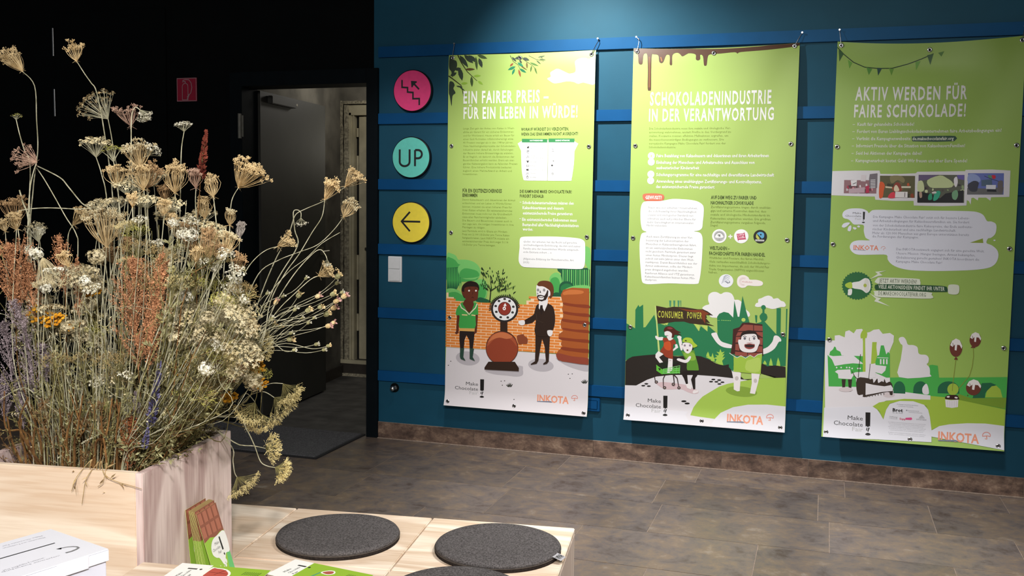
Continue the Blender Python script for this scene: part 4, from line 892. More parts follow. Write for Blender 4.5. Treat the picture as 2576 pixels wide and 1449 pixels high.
# man with cap
B.cur('cap_wearer_print')
B.poly(wf, 'i', '690,625 720,612 748,630 745,655 758,720 762,790 738,800 712,700 705,655', 1)
B.poly((96, 150, 50), 'i', '745,800 780,820 900,800 925,860 972,1055 900,1078 820,1055 815,960 775,880', 1); B.poly((136, 178, 66), 'i', '770,840 900,830 930,920 850,930', 1)
B.poly((30, 24, 24), 'i', '752,720 800,695 860,705 905,740 890,800 820,780 760,740', 1); B.poly(wf, 'i', '762,715 800,700 860,712 890,745 880,800 850,835 820,842 785,815 765,770', 2)
B.poly((170, 200, 60), 'i', '760,690 775,650 820,635 880,650 910,700 955,745 900,768 890,740 870,712 820,698', 1); B.poly(bk, 'i', '785,680 805,665 822,685')
for x in (790, 858): B.ell((150, 136, 150), 'i', x, 738, 14, 14, n=14)
B.ell((110, 40, 50), 'i', 825, 800, 13, 11, n=14)
B.poly(wf, 'i', '688,912 720,905 800,925 845,880 872,885 850,935 800,965 700,935', 1)
B.poly((34, 26, 24), 'i', '760,1080 820,1060 970,1062 950,1130 925,1160 925,1300 900,1310 870,1180 895,1120 820,1120 830,1235 805,1240 775,1160 740,1100')
B.poly(wf, 'i', '800,1240 845,1230 880,1270 870,1310 820,1290'); B.poly(wf, 'i', '905,1318 960,1318 965,1345 905,1362 888,1345')
# cart
B.cur('shopping_cart_print')
B.poly(wf, 'i', '575,905 632,915 625,1050 600,1090 560,1100 570,1040')
B.poly((96, 190, 60), 'i', '418,985 500,1050 730,1020 722,1102 490,1110 420,1065')
B.poly((30, 36, 26), 'i', '425,975 600,930 725,962 500,1042'); B.poly(wf, 'i', '575,935 632,935 628,1050 590,1095 560,1098')
for k in range(4): B.line((130, 214, 120), 'i', [(502, 1045+k*18), (728, 1000+k*30)], 7)
for k in range(6): B.line((130, 214, 120), 'i', [(515+k*42, 1040-k*8), (512+k*42, 1104)], 5)
B.poly(bk, 'i', '442,1030 480,1035 462,1062')
for s_ in ('430,1070 392,1120 405,1200', '535,1112 508,1170 510,1270', '640,1112 652,1225', '645,1112 690,1160 708,1262'): B.line((50, 36, 34), 'i', s_, 14, 10)
for x, y in ((418, 1210), (525, 1284), (640, 1238), (712, 1286)): B.ell((70, 60, 60), 'i', x, y, 22, 20, n=16); B.ell((190, 170, 160), 'i', x, y, 8, 8, n=10)
# chocolate bar man
B.cur('chocolate_bar_figure_print')
B.ell((134, 166, 62), 'i', 1525, 1338, 205, 66, rot=0.1)
B.poly(wf, 'i', '1135,590 1170,575 1205,578 1230,640 1270,690 1340,715 1415,740 1412,775 1300,765 1220,720 1160,640', 1); B.poly(wf, 'i', '1790,800 1870,760 1930,690 1952,620 2000,620 2040,660 2040,690 2010,700 1960,780 1880,835 1795,855', 1)
B.poly(wf, 'i', '1395,1050 1520,1095 1502,1330 1470,1335 1425,1310 1425,1200'); B.poly(wf, 'i', '1655,1095 1765,1110 1740,1230 1700,1370 1635,1360 1660,1230')
B.ell((200, 192, 190), 'i', 1464, 1166, 24, 28); B.ell((200, 192, 190), 'i', 1706, 1198, 22, 28)
B.poly((70, 34, 30), 'i', '1418,530 1500,505 1540,450 1620,445 1800,470 1810,880 1385,850 1410,700')
cb = (150, 78, 66)
for q in ('1560,470 1680,478 1680,550 1480,555', '1690,480 1800,490 1805,555 1690,550', '1480,570 1620,565 1560,610 1455,620', '1640,565 1805,570 1805,640 1740,600', '1455,630 1520,630 1480,700 1450,705', '1760,640 1805,650 1800,740 1765,730', '1450,720 1490,725 1500,810 1445,800', '1755,750 1800,755 1795,830 1720,825', '1445,820 1600,835 1600,885 1440,870', '1610,840 1790,840 1780,880 1610,890'): B.poly(cb, 'i', q)
B.poly((40, 26, 24), 'i', '1515,620 1540,570 1620,545 1710,565 1740,620 1720,640 1620,600 1545,640', 1)
B.poly(wf, 'i', '1530,625 1570,600 1650,592 1715,600 1740,660 1762,670 1765,710 1748,745 1720,810 1660,832 1560,825 1510,790 1495,740 1484,700 1490,665 1520,665', 2)
for x in (1570, 1692): B.ell((110, 110, 120), 'i', x, 650, 16, 18, n=16); B.line((60, 50, 50), 'i', [(x-26, 628), (x, 618), (x+24, 630)], 6)
B.line((130, 110, 110), 'i', '1632,640 1628,672 1640,680', 9); B.poly((150, 70, 66), 'i', '1568,728 1630,700 1696,725 1690,770 1630,790 1575,770', 2); B.poly((50, 36, 36), 'i', '1575,735 1630,730 1690,738 1680,762 1590,762', 1); B.line((240, 236, 236), 'i', '1580,722 1632,708 1686,722', 9)
B.poly(dg, 'i', '1370,842 1425,870 1420,1085 1362,1020')
B.poly((162, 196, 72), 'i', '1425,880 1470,905 1520,878 1580,910 1640,872 1690,900 1740,862 1795,850 1775,1112 1600,1095 1425,1080'); B.poly((182, 208, 100), 'i', '1590,950 1640,925 1765,905 1755,1080 1585,1062', 1)
B.line(WH, 'i', '1370,838 1425,875 1470,900 1520,873 1580,905 1640,867 1690,895 1740,857 1795,846', 7)
logos(B, 'f', 325, 1171, 1.0, 806, 1313, 1.05)
B.build()
E2 = B.eyelets([(1607, 131), (1799, 130), (2000, 117), (1601, 365), (1990, 362), (1594, 594), (1980, 601), (1586, 816), (1969, 836), (1580, 1036), (1765, 1051), (1962, 1068)])

# ---- banner 3
B3 = B = Banner('green banner with bunting, photo strip and balloons, hanging furthest right', [(2108.8, 106), (2574, 90), (2065, 1095.6), (2527, 1132.4)], 0.019, 2.243,
    lambda a, t: base_off(a, t) + 0.012 - 0.03*math.sin(math.pi*min(1, a*1.15))*math.exp(-((t-0.10)/0.12)**2) + 0.012*math.sin(math.pi*a)*math.exp(-t/0.5) - 0.014*math.exp(-((a-(0.98-0.5*t))/0.14)**2)*math.exp(-t/0.6), 0.022, (160, 194, 94))
B.cur('bunting_print')
B.line((40, 70, 30), 'j', '120,150 160,190 220,235 290,262 370,266 460,262 560,232 640,200 716,165', 6)
for q, c in (('128,165 160,185 132,236', (50, 96, 44)), ('185,222 212,238 194,275', (110, 170, 60)), ('300,262 336,270 314,310', (90, 150, 60)), ('366,262 398,262 372,312', (44, 80, 70)), ('440,262 470,266 455,308', (110, 160, 60)), ('604,218 636,212 608,272', (110, 170, 60)), ('676,175 716,165 696,238', (50, 96, 44)), ('744,160 782,150 764,185', (80, 130, 40))): B.poly(c, 'j', q)
B.text(WHT, 'j', 'AKTIV WERDEN FÜR', 230, 465, 920, 80, 0.032, 'title_lettering', 2, seg=True); B.text(WHT, 'j', 'FAIRE SCHOKOLADE!', 222, 572, 912, 74, 0.032, 'title_lettering', 2, seg=True)
w3 = (226, 232, 214)
B.cur('dark_highlight_print')
B.poly((52, 84, 70), 'l', '1155,275 1300,266 1700,264 1775,268 1802,302 1760,342 1500,350 1165,344')
lines(B, w3, 'l', [('–  Kauft fair gehandelte Schokolade!', 318, 128, 1190), ('–  Fordert von Euren Lieblingsschokoladenunternehmen faire Arbeitsbedingungen ein!', 314, 230, 2430), ('–  Verlinkt die Kampagnenwebseite', 310, 332, 1140), ('de.makechocolatefair.org', 1166, 328, 1752), ('–  Informiert Freunde über die Situation von KakaobauernFamilien!', 304, 434, 1915), ('–  Seid bei Aktionen der Kampagne dabei!', 300, 538, 1300), ('–  Kampagnenarbeit kostet Geld! Wir freuen uns über Eure Spende!', 294, 644, 1948)], 46, 0.022)
B.cur('photo_strip_print')
B.poly((228, 226, 230), 'l', '14,775 350,765 700,764 712,810 960,812 1215,800 1240,778 1920,770 1924,752 2300,748 2562,765 2550,1140 2290,1145 2280,1195 2220,1150 2110,1150 2100,1190 2040,1150 2010,1155 2000,1250 1975,1200 1945,1185 1940,1262 1600,1272 1190,1262 1185,1196 900,1196 640,1180 632,1135 350,1130 5,1118')
# the four photographs
rp = random.Random(12)
def photo(fr, x0, y0, x1, y1, bg, cols, n):
    B.poly(bg, fr, [(x0, y0), (x1, y0+2), (x1-4, y1), (x0-6, y1-2)])
    for k in range(n):
        c = rp.choice(cols); cx = rp.uniform(x0+12, x1-18); cy = rp.uniform(y0+(y1-y0)*0.3, y1-16); w = rp.uniform(8, 28); h = rp.uniform(8, 30)
        cx = min(max(cx, x0+w+2), x1-w-6); cy = min(max(cy, y0+h+2), y1-h-4)
        B.poly(c, fr, [(cx-w, cy-h*rp.uniform(.4, 1)), (cx+w*rp.uniform(.3, 1), cy-h), (cx+w, cy+h*rp.uniform(.3, 1)), (cx-w*rp.uniform(.3, 1), cy+h)], 1)
B.cur('photograph_print'); photo('l', 196, 900, 658, 1092, (150, 110, 116), [(232, 226, 228), (205, 190, 196), (120, 60, 70), (220, 150, 160), (180, 50, 80), (90, 66, 70)], 26)
B.poly((222, 214, 218), 'l', '440,825 510,830 500,920 430,915'); B.poly((120, 112, 120), 'l', '560,815 668,802 662,1010 560,1020 550,880'); B.poly((235, 232, 234), 'l', '290,905 378,900 372,985 296,985'); B.line((60, 50, 52), 'l', '318,958 368,936', 8); B.poly((196, 170, 180), 'l', '262,1030 490,1000 488,1080 262,1088'); B.poly((190, 40, 80), 'l', '510,985 550,975 552,1080 500,1085')
for k in range(6): B.line((235, 235, 238), 'l', [(572, 900+k*22), (640, 896+k*22)], 9)
B.cur('photograph_print'); photo('l', 706, 836, 1206, 1152, (96, 92, 60), [(90, 80, 50), (70, 66, 44), (150, 70, 40), (200, 90, 50), (110, 100, 70), (60, 56, 40)], 26)
B.poly((140, 130, 90), 'l', '860,840 1000,838 1060,890 1040,940 960,900 880,950 850,900', 1); B.poly((222, 92, 40), 'l', '700,940 750,930 775,980 760,1050 745,1140 694,1148', 1); B.poly((150, 60, 44), 'l', '900,980 940,930 990,950 1010,1020 990,1070 900,1060', 1); B.poly((236, 220, 190), 'l', '905,1010 930,968 960,990 980,1050 915,1058', 1); B.poly((226, 60, 80), 'l', '850,1090 910,1070 925,1150 820,1152', 1); B.poly((238, 234, 232), 'l', '925,1064 1100,1066 1098,1150 920,1146'); B.poly((220, 210, 180), 'l', '782,985 880,995 876,1018 784,1010'); B.poly((220, 214, 190), 'l', '1010,985 1146,985 1144,1012 1012,1012'); B.line((120, 110, 110), 'l', '1062,1075 1058,1140', 10)
B.cur('photograph_print'); photo('l', 1256, 822, 1910, 1224, (96, 100, 84), [(214, 222, 176), (190, 206, 150), (150, 170, 120), (90, 80, 76), (60, 56, 56), (200, 200, 190)], 34)
B.poly((110, 96, 130), 'l', '1256,824 1520,826 1500,880 1256,910'); B.poly((106, 92, 170), 'l', '1800,826 1908,826 1904,900 1820,880'); B.poly((212, 222, 170), 'l', '1245,930 1300,905 1330,960 1330,1050 1246,1056', 1); B.poly((202, 216, 160), 'l', '1380,900 1560,830 1660,870 1740,930 1730,1000 1560,1010 1420,1000', 2); B.poly((26, 26, 30), 'l', '1240,1060 1420,1090 1560,1160 1640,1090 1895,1040 1890,1222 1238,1220')
for c, q in (((50, 160, 120), '1400,1110 1440,1090 1450,1170 1395,1180'), ((56, 176, 140), '1490,1080 1540,1050 1570,1080 1530,1170 1465,1190'), ((120, 170, 130), '1735,1075 1800,1040 1820,1110 1790,1180 1740,1160'), ((230, 225, 220), '1450,1070 1500,1060 1510,1085 1455,1090'), ((190, 160, 140), '1265,1075 1300,1070 1305,1140 1275,1150'), ((236, 232, 236), '1760,880 1800,850 1815,930 1790,1000 1765,960')): B.poly(c, 'l', q, 1)
B.cur('photograph_print'); photo('l', 1960, 800, 2470, 1108, (104, 118, 190), [(104, 118, 190)], 0)
B.poly((150, 166, 214), 'l', '1965,820 2060,815 2130,870 2120,930 1965,940', 1); B.poly((110, 110, 112), 'l', '1950,1010 2200,1020 2468,1000 2452,1106 1946,1104'); B.poly((60, 62, 76), 'l', '1960,960 2040,910 2110,930 2100,1000 2080,1060 2000,1060 1960,1010', 1); B.poly((84, 106, 130), 'l', '2148,900 2300,885 2305,985 2150,985'); B.poly((230, 232, 240), 'l', '2218,968 2358,970 2352,1030 2216,1026'); B.poly((40, 42, 52), 'l', '2232,1030 2360,1032 2366,1068 2230,1064'); B.line((50, 52, 60), 'l', '2190,840 2280,880 2400,918', 7); B.poly((212, 44, 66), 'l', '2290,835 2345,832 2350,872 2315,882', 1); B.poly((96, 150, 120), 'l', '2240,830 2290,835 2300,870 2260,868', 1); B.poly((112, 104, 104), 'l', '2385,930 2450,910 2455,1000 2445,1070 2390,1060', 1)
# speech bubbles
lb = (232, 234, 246)
B.cur('speech_bubble_print')
B.poly(lb, 'm', '158,190 175,140 230,108 310,96 420,100 490,130 512,160 540,135 600,115 900,118 1400,124 1850,132 1980,150 2050,190 2095,265 2150,270 2210,300 2222,360 2205,440 2150,490 2110,500 2090,560 2160,590 2230,650 2252,720 2235,800 2190,860 2100,900 1900,925 1600,936 1300,938 1050,925 900,890 810,840 765,780 750,722 600,718 380,720 300,690 262,640 262,590 300,545 380,525 525,525 470,490 445,400 440,318 320,314 280,280 240,245 180,228', 2)
B.poly((152, 172, 66), 'm', '1868,556 2040,498 2048,560')
for q in ('150,340 175,300 230,285 260,295 215,340 180,356', '228,390 240,345 270,325 280,350 268,400 245,402', '300,350 330,350 350,365 330,382 305,370', '355,340 375,325 396,340 380,354'): B.poly(lb, 'm', q, 2)
B.ell(lb, 'm', 2197, 524, 15, 10, n=12)
B.text((90, 90, 90), 'm', 'Make', 298, 170, 412, 24, 0, 'logo'); B.text((90, 90, 90), 'm', 'Chocolate', 196, 208, 412, 24, 0, 'logo'); B.text((190, 190, 190), 'm', 'Fair', 330, 248, 412, 24, 0, 'logo')
B.poly((24, 24, 24), 'm', '434,140 462,142 456,245 434,245', part='logo'); B.poly((24, 24, 24), 'm', '432,250 446,252 440,266', part='logo'); B.ell((24, 24, 24), 'm', 440, 284, 20, 9, n=14, part='logo')
B.text((236, 140, 110), 'm', 'INKOTA', 306, 652, 642, 62, 0.02, 'logo'); B.line((150, 150, 170), 'm', '306,652 470,660', 6, part='logo'); B.line((226, 160, 150), 'm', '675,635 690,612 720,608 738,630 710,640 712,660', 7, part='logo')
lines(B, (150, 150, 166), 'm', [('Die Kampagne Make Chocolate Fair! setzt sich für bessere Lebens-', 570, 222, 1858), ('und Arbeitsbedingungen für Kakaobauernfamilien ein. Sie fordert', 568, 276, 1858), ('von der Schokoladenindustrie faire Kakaopreise, das Ende ausbeute-', 566, 336, 1900), ('rischer Kinderarbeit und eine nachhaltige Landwirtschaft.', 564, 388, 1680), ('Mehr als 120.000 Menschen aus ganz Europa unterstützen bereits', 560, 440, 1855), ('die Forderungen der Kampagne.', 558, 486, 1180),
    ('Das INKOTA-netzwerk engagiert sich für eine gerechte Welt.', 882, 658, 2062), ('Unsere Mission: Hunger besiegen, Armut bekämpfen,', 880, 714, 1940), ('Globalisierung gerecht gestalten! INKOTA koordiniert die', 878, 770, 1995), ('Kampagne Make Chocolate Fair!', 876, 824, 1495)], 32)
# megaphone badge
B.cur('megaphone_badge_print')
pts = []
for k in range(64):
    t = 2*math.pi*k/64; r = 1.0 if k % 2 else 0.92; pts.append((356+210*r*math.cos(t), 1140+194*r*math.sin(t)))
B.poly((44, 108, 62), 'm', pts)
B.poly((236, 236, 232), 'm', '470,1035 520,1060 538,1150 520,1210 480,1238 440,1210 400,1190 290,1168 285,1100 380,1080 430,1050', 2); B.ell((222, 222, 214), 'm', 482, 1136, 34, 98); B.ell((176, 190, 80), 'm', 462, 1135, 22, 24); B.poly((176, 204, 70), 'm', '195,1120 240,1095 282,1095 288,1168 240,1172 200,1150', 2); B.poly((236, 236, 232), 'm', '236,1190 285,1185 278,1260 230,1265 232,1225', 1)
B.cur('white_tags_print')
B.poly(w3, 'm', '528,1050 632,980 598,950 748,934 650,962 700,998 640,1008'); B.poly(w3, 'm', '518,1238 610,1290 680,1310 640,1340 800,1420 585,1350 610,1315')
B.poly(w3, 'm', '628,1038 700,1028 1150,1042 1200,1070 1205,1120 1150,1128 632,1112', 1); B.poly((40, 84, 52), 'm', '592,1150 640,1118 1000,1122 1500,1140 1566,1175 1555,1222 1000,1210 640,1198 600,1185', 1); B.poly(w3, 'm', '590,1235 640,1205 1300,1222 1355,1260 1345,1312 900,1300 620,1288', 1)
B.poly(w3, 'm', '1580,1140 1620,1120 1700,1125 1728,1150 1725,1225 1690,1255 1610,1252 1578,1230', 1)
B.text((120, 130, 110), 'm', 'JETZT AKTIV WERDEN!', 650, 1102, 1155, 52, 0.01, 'heading_lettering', seg=True); B.text(w3, 'm', 'VIELE AKTIONSIDEEN FINDET IHR UNTER', 640, 1190, 1532, 50, 0.02, 'heading_lettering', seg=True); B.text((120, 130, 110), 'm', 'DE.MAKECHOCOLATEFAIR.ORG', 640, 1276, 1278, 52, 0.01, 'heading_lettering', seg=True)
# city illustration
B.cur('city_print')
w4 = (232, 228, 232); g1 = (76, 178, 80); g2 = (166, 196, 70); g3 = (36, 104, 70)
B.poly(g1, 'n', '740,640 1180,630 1176,500 1210,495 1270,505 1285,640 2042,632 2030,1000 1480,900 760,820')
B.poly(w4, 'n', '20,222 130,225 130,170 180,165 240,190 248,125 290,110 340,145 370,100 430,95 470,140 520,130 560,105 620,98 660,150 740,140 785,170 780,240 735,350 740,640 745,780 1190,840 1190,890 960,880 700,900 550,965 20,1000')
B.poly(w4, 'n', '838,215 850,190 890,185 920,220 940,270 1000,275 1045,300 1055,360 1080,380 1140,385 1170,420 1165,470 1148,490 1180,530 1184,600 1175,630 842,634 860,440 880,290 860,262', 1)
B.poly(g2, 'n', '415,160 440,110 470,110 490,150 480,200 466,225 470,585 440,585 442,230 420,205', 1)
B.poly(g2, 'n', '545,242 595,242 590,300 600,385 580,480 530,488')
B.poly(g1, 'n', '640,280 672,278 700,380 720,350 738,370 740,640 700,640 580,585 580,460 600,395 620,390')
B.line(w4, 'n', '600,416 722,420', 7); 
for x in (630, 664, 698): B.line(w4, 'n', [(x+8, 432), (x+8, 490)], 16)
B.poly(g1, 'n', '50,388 68,390 78,350 110,325 125,292 140,300 150,330 190,350 205,392 440,400 440,585 360,600 370,745 60,740')
B.poly(w4, 'n', '50,385 110,400 330,388 440,480 440,488 330,480 240,490 130,510 100,440 78,415')
for x in (150, 200, 262, 292, 322, 385, 410): B.ell(w4, 'n', x, 528 if x < 300 else 538, 9, 9, n=10)
B.poly(w4, 'n', '160,555 300,548 310,600 360,580 580,570 580,640 380,650 340,610 310,660 170,650 165,600 130,575')
B.poly(w4, 'n', '524,485 600,500 700,512 690,560 650,600 560,575 520,580')
for x, y in ((205, 660), (275, 660)): B.poly((56, 46, 40), 'n', [(x, y), (x+46, y), (x+36, y+110), (x+36, y+135), (x+10, y+140), (x+8, y+100)])
B.ell((218, 206, 208), 'n', 250, 775, 78, 26); B.ell((218, 206, 208), 'n', 730, 835, 66, 30)
B.poly((60, 48, 40), 'n', '375,650 500,648 520,660 550,655 560,700 600,650 610,700 650,680 670,690 680,655 700,700 740,685 770,730 770,830 740,830 710,800 460,860 440,830 380,825', 1)
B.line((60, 50, 40), 'n', '415,378 400,500 390,640', 7); B.line((60, 50, 40), 'n', '522,485 515,560 505,650', 6); B.line((60, 50, 40), 'n', '320,570 350,625 380,660', 7)
B.poly(w4, 'n', '472,702 560,722 680,738 752,724 775,760 770,790 660,800 560,820 470,836')
for k in range(7): B.line((90, 84, 80), 'n', [(480+k*32, 838-k*4), (482+k*32, 860-k*5)], 9)
for cx, w_, wh in ((845, 66, 0), (1080, 80, 1), (1390, 120, 0)):
    B.poly(g3, 'n', [(cx-w_, 815)] + [(cx+w_*math.cos(t), 775-95*math.sin(t)) for t in [math.pi*(1-q/10) for q in range(11)]] + [(cx+w_, 820)])
B.poly(w4, 'n', '1100,760 1130,715 1150,712 1168,760 1170,825 1110,820', 1); B.ell(g2, 'n', 1440, 770, 62, 66)
B.poly(g3, 'n', '1760,700 1860,696 1920,720 1860,750 1800,810 1790,905 1655,885 1680,780 1740,760'); B.poly(g2, 'n', '1798,860 1815,790 1870,735 1920,728 1965,770 1990,862'); B.poly((124, 158, 50), 'n', '1500,820 1640,870 2035,864 2020,990 1500,890')
B.poly(g2, 'n', '545,966 620,920 760,895 900,878 1190,888 1190,845 1360,860 1560,900 2018,995 2010,1190 1800,1155 1600,1155 1400,1165 1280,1190 1200,1230 1190,1100 1150,960 1000,905 850,905 740,930 700,1000 665,1110 630,1020 560,970')
B.poly((228, 228, 236), 'n', '1200,1235 1290,1185 1400,1165 1600,1152 1800,1155 2012,1182 2008,1447 1200,1300')
B.poly((228, 228, 236), 'n', '668,1110 700,1000 740,935 850,902 1000,905 1120,945 1165,1000 1185,1080 1205,1240 1200,1360 620,1330')
B.poly((228, 228, 236), 'n', '10,980 550,965 600,1000 640,1060 668,1112 660,1330 -5,1310')
bl = (112, 56, 44); B.cur('balloons_print')
B.line((140, 150, 60), 'n', '1470,430 1455,560 1440,690 1432,790', 7); B.line((140, 150, 60), 'n', '1660,300 1665,400 1650,520 1620,620 1530,730 1500,760', 7)
for cx, cy, rx, ry, r_ in ((1470, 305, 70, 100, 0), (1684, 215, 64, 82, 0.1), (1668, 750, 84, 88, 0.3)):
    B.ell(bl, 'n', cx, cy, rx, ry, rot=r_); B.poly((240, 236, 232), 'n', [(cx-rx*0.9, cy-ry*0.3), (cx-rx*0.6, cy-ry*0.8), (cx, cy-ry*1.05), (cx+rx*0.6, cy-ry*0.85), (cx+rx*1.0, cy-ry*0.2), (cx+rx*0.9, cy+ry*0.1), (cx+rx*0.6, cy-ry*0.3), (cx+rx*0.2, cy-ry*0.35), (cx+rx*0.1, cy+ry*0.3), (cx-rx*0.2, cy+ry*0.25), (cx-rx*0.15, cy-ry*0.4), (cx-rx*0.5, cy-ry*0.1)])
    B.line((90, 50, 40), 'n', [(cx-rx*0.5, cy-ry*0.55), (cx-rx*0.4, cy)], 5)
for q in ('1455,425 1470,405 1486,420 1490,440 1450,436', '1635,300 1655,280 1680,292 1684,306 1632,304', '1598,830 1612,836 1600,848'): B.poly(bl, 'n', q)
B.cur('flower_pot_print')
B.poly((60, 30, 28), 'n', '1362,850 1390,835 1480,835 1502,860 1500,885 1360,880', 1); B.poly((240, 236, 230), 'n', '1372,850 1400,845 1400,862 1376,862', 1); B.poly((240, 236, 230), 'n', '1462,855 1490,858 1486,874 1460,868', 1); B.poly(w4, 'n', '1354,884 1420,892 1500,886 1496,970 1430,980 1362,970')
for k in range(5): B.line((200, 196, 190), 'n', [(1378+k*26, 900), (1382+k*24, 966)], 3)
# small print
B.cur('logo')
B.text((40, 40, 40), 'n', 'Brot', 770, 1020, 884, 36, 0.04, 'logo'); B.text((70, 70, 70), 'n', 'für die Welt', 770, 1038, 884, 9, 0.01, 'logo')
for t, x, y, x1, c in (('Die Kampagne wird gefördert durch Partner', 820, 944, 1056, 12), ('mit finanzieller Unterstützung', 834, 964, 1000, 10), ('■ Bundesministerium für', 920, 1014, 1066, 12), ('Zusammenarbeit und Entwicklung', 950, 1032, 1100, 9), ('Stiftung', 736, 1086, 824, 14), ('Umwelt', 736, 1102, 824, 10), ('EWIGE REISE', 1036, 1116, 1146, 14)): B.text((120, 120, 128), 'n', t, x, y, x1, c, 0, 'logo')
B.poly((222, 84, 140), 'n', '915,1092 980,1088 990,1106 976,1118 912,1114', part='logo'); B.text((200, 40, 90), 'n', 'Engag', 850, 1112, 912, 20, 0.02, 'logo'); B.poly((190, 190, 196), 'n', '1070,1080 1095,1058 1120,1085 1130,1100 1060,1100', part='logo')
rows = ['Diese Publikation wurde mit Unterstützung der Europäischen Union erstellt. Der Inhalt', 'dieser Veröffentlichung liegt in alleiniger Verantwortung der Herausgeber und kann', 'in keiner Weise als Sichtweise der Europäischen Union angesehen werden. Für den', 'Inhalt sind allein die herausgebenden Organisationen verantwortlich und gibt nicht', 'den Standpunkt der Förderer wieder. Gedruckt auf recyceltem Material aus', 'verantwortungsvollen Quellen und nach ökologischen Standards hergestellt,', 'Redaktion und Gestaltung der Kampagne, alle Rechte vorbehalten,', 'Berlin, mit freundlicher Unterstützung der Partner']
for k, r in enumerate(rows): B.text((140, 140, 148), 'n', r, 722+(k % 3)*8, 1158+k*17+(12 if k > 5 else 0), 1140-(k % 3)*14, 8, 0.0, 'text_lettering', 1, seg=True)
logos(B, 'k', 325, 1132, 1.0, 800, 1262, 1.03)
B.build()
E3 = B.eyelets([(2118, 115), (2337, 116), (2566, 101), (2107, 365), (2552, 361), (2096, 608), (2537, 619), (2086, 849), (2525, 870), (2077, 1085), (2289, 1103), (2512, 1120)])

# wire loops and nails holding the banners
M_wire = mat('thin_wire', (120, 124, 128), 0.35, 0.9, var=0.05)
hl = [('wire_hook', 'straight wire at the top left corner of the farmer banner', (1143, 110), E1[0], 0), ('wire_hook', 'dark curved wire at the top right corner of the farmer banner', (1504, 97), E1[2], 1),
      ('wire_hook', 'dark curved wire at the top left corner of the dripping chocolate banner', (1601, 93), E2[0], 1), ('wire_hook', 'bright straight wire at the top right corner of the dripping chocolate banner', (2018, 82), E2[2], 0),
      ('wire_hook', 'thin wire at the top left corner of the bunting banner', (2112, 75), E3[0], 0), ('wire_hook', 'thin wire at the top right corner of the bunting banner', (2578, 66), E3[2], 0)]
for nm, lb_, (x, y), e, curved in hl:
    a = on_wall(x, y, -0.03); e = e + Vector((0, -0.006, 0))
    t = thing(nm, lb_, 'hook', (a.x, 0.0, a.z))
    mid = (a+e)/2 + (Vector((0.012, -0.004, 0.012)) if curved else Vector((0, -0.003, 0)))
    b = MB(); b.tube([a+Vector((0, 0.01, 0)), a, a.lerp(mid, 0.5)+Vector((0.006 if curved else 0, 0, 0)), mid, e, e+Vector((0, 0.006, -0.006))], 0.0019, 0.0019, 6, M_wire); addp('wire', b, t)
    b = MB(); b.tube([a+Vector((0, 0.030, 0)), a+Vector((0, -0.004, 0))], 0.0022, 0.0022, 8, M_steel); b.tube([a+Vector((0, -0.004, 0)), a+Vector((0, -0.006, 0))], 0.005, 0.005, 10, M_steel, True); addp('nail', b, t)
# ------------------------------------------------------------------ seating cubes, planter, table, box, leaflets, cushions
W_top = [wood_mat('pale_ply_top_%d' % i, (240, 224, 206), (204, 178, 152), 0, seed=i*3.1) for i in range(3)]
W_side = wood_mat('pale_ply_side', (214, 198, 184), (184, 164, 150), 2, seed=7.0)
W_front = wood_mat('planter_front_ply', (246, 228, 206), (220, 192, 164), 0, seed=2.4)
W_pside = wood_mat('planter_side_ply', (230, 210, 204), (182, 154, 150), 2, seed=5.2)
W_edge = mat('ply_edge', (222, 200, 168), 0.7, rgb2=(170, 136, 100), scale=90)
M_felt = mat('charcoal_wool_felt', (100, 96, 96), 1.0, rgb2=(60, 57, 57), scale=240, spec=0.1, bump=0.6)
M_feltd = mat('felt_edge', (50, 44, 42), 1.0, rgb2=(34, 30, 28), scale=150, spec=0.05, bump=0.4)
M_stitch = mat('stitched_seam', (74, 66, 60), 0.9, var=0.2, scale=200)

def bench_thing(name, label, cat, u, v, z=0.0, rot=0.0, group=None):
    return thing(name, label, cat, tuple(uvz(u, v, z)), BA+rot, group)
def lp(mb, name, parent, label=None, smooth=False):
    o = mb.obj(name, parent, smooth); 
    if label: o['label'] = label
    return o
S = 0.44
def cube(i, j, label, hgt=0.45, sx=S, sy=S, nm='seat_cube', wi=0):
    """cell i columns left of the right end, j rows toward the camera"""
    u1, v1 = -S*i, -S*j
    t = bench_thing(nm, label, 'seat cube' if nm == 'seat_cube' else 'table', u1-sx/2, v1-sy/2); g = 0.0022; a, c = sx/2-g, sy/2-g; th = 0.018
    b = MB(); b.box(-a, a, -c, c, hgt-th, hgt, W_top[wi], 0.0022); lp(b, 'top_panel', t)
    for n, q in (('side_panel', (a-th, a)), ('side_panel', (-a, -a+th))):
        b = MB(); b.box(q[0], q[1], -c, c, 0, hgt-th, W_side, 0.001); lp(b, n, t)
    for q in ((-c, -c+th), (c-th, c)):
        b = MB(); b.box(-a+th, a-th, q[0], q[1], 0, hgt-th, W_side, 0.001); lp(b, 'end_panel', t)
    return t
cube(0, 0, 'pale plywood seat cube at the right rear end under the tagged cushion', wi=0)
cube(1, 0, 'pale plywood seat cube in the rear row under the left cushion', wi=1)
cube(2, 0, 'pale plywood seat cube in the rear row directly behind the planter', wi=2)
cube(0, 1, 'pale plywood seat cube in the front row below the nearest cushion', wi=1)
cube(1, 1, 'pale plywood seat cube in the front row beside the planter', wi=0)
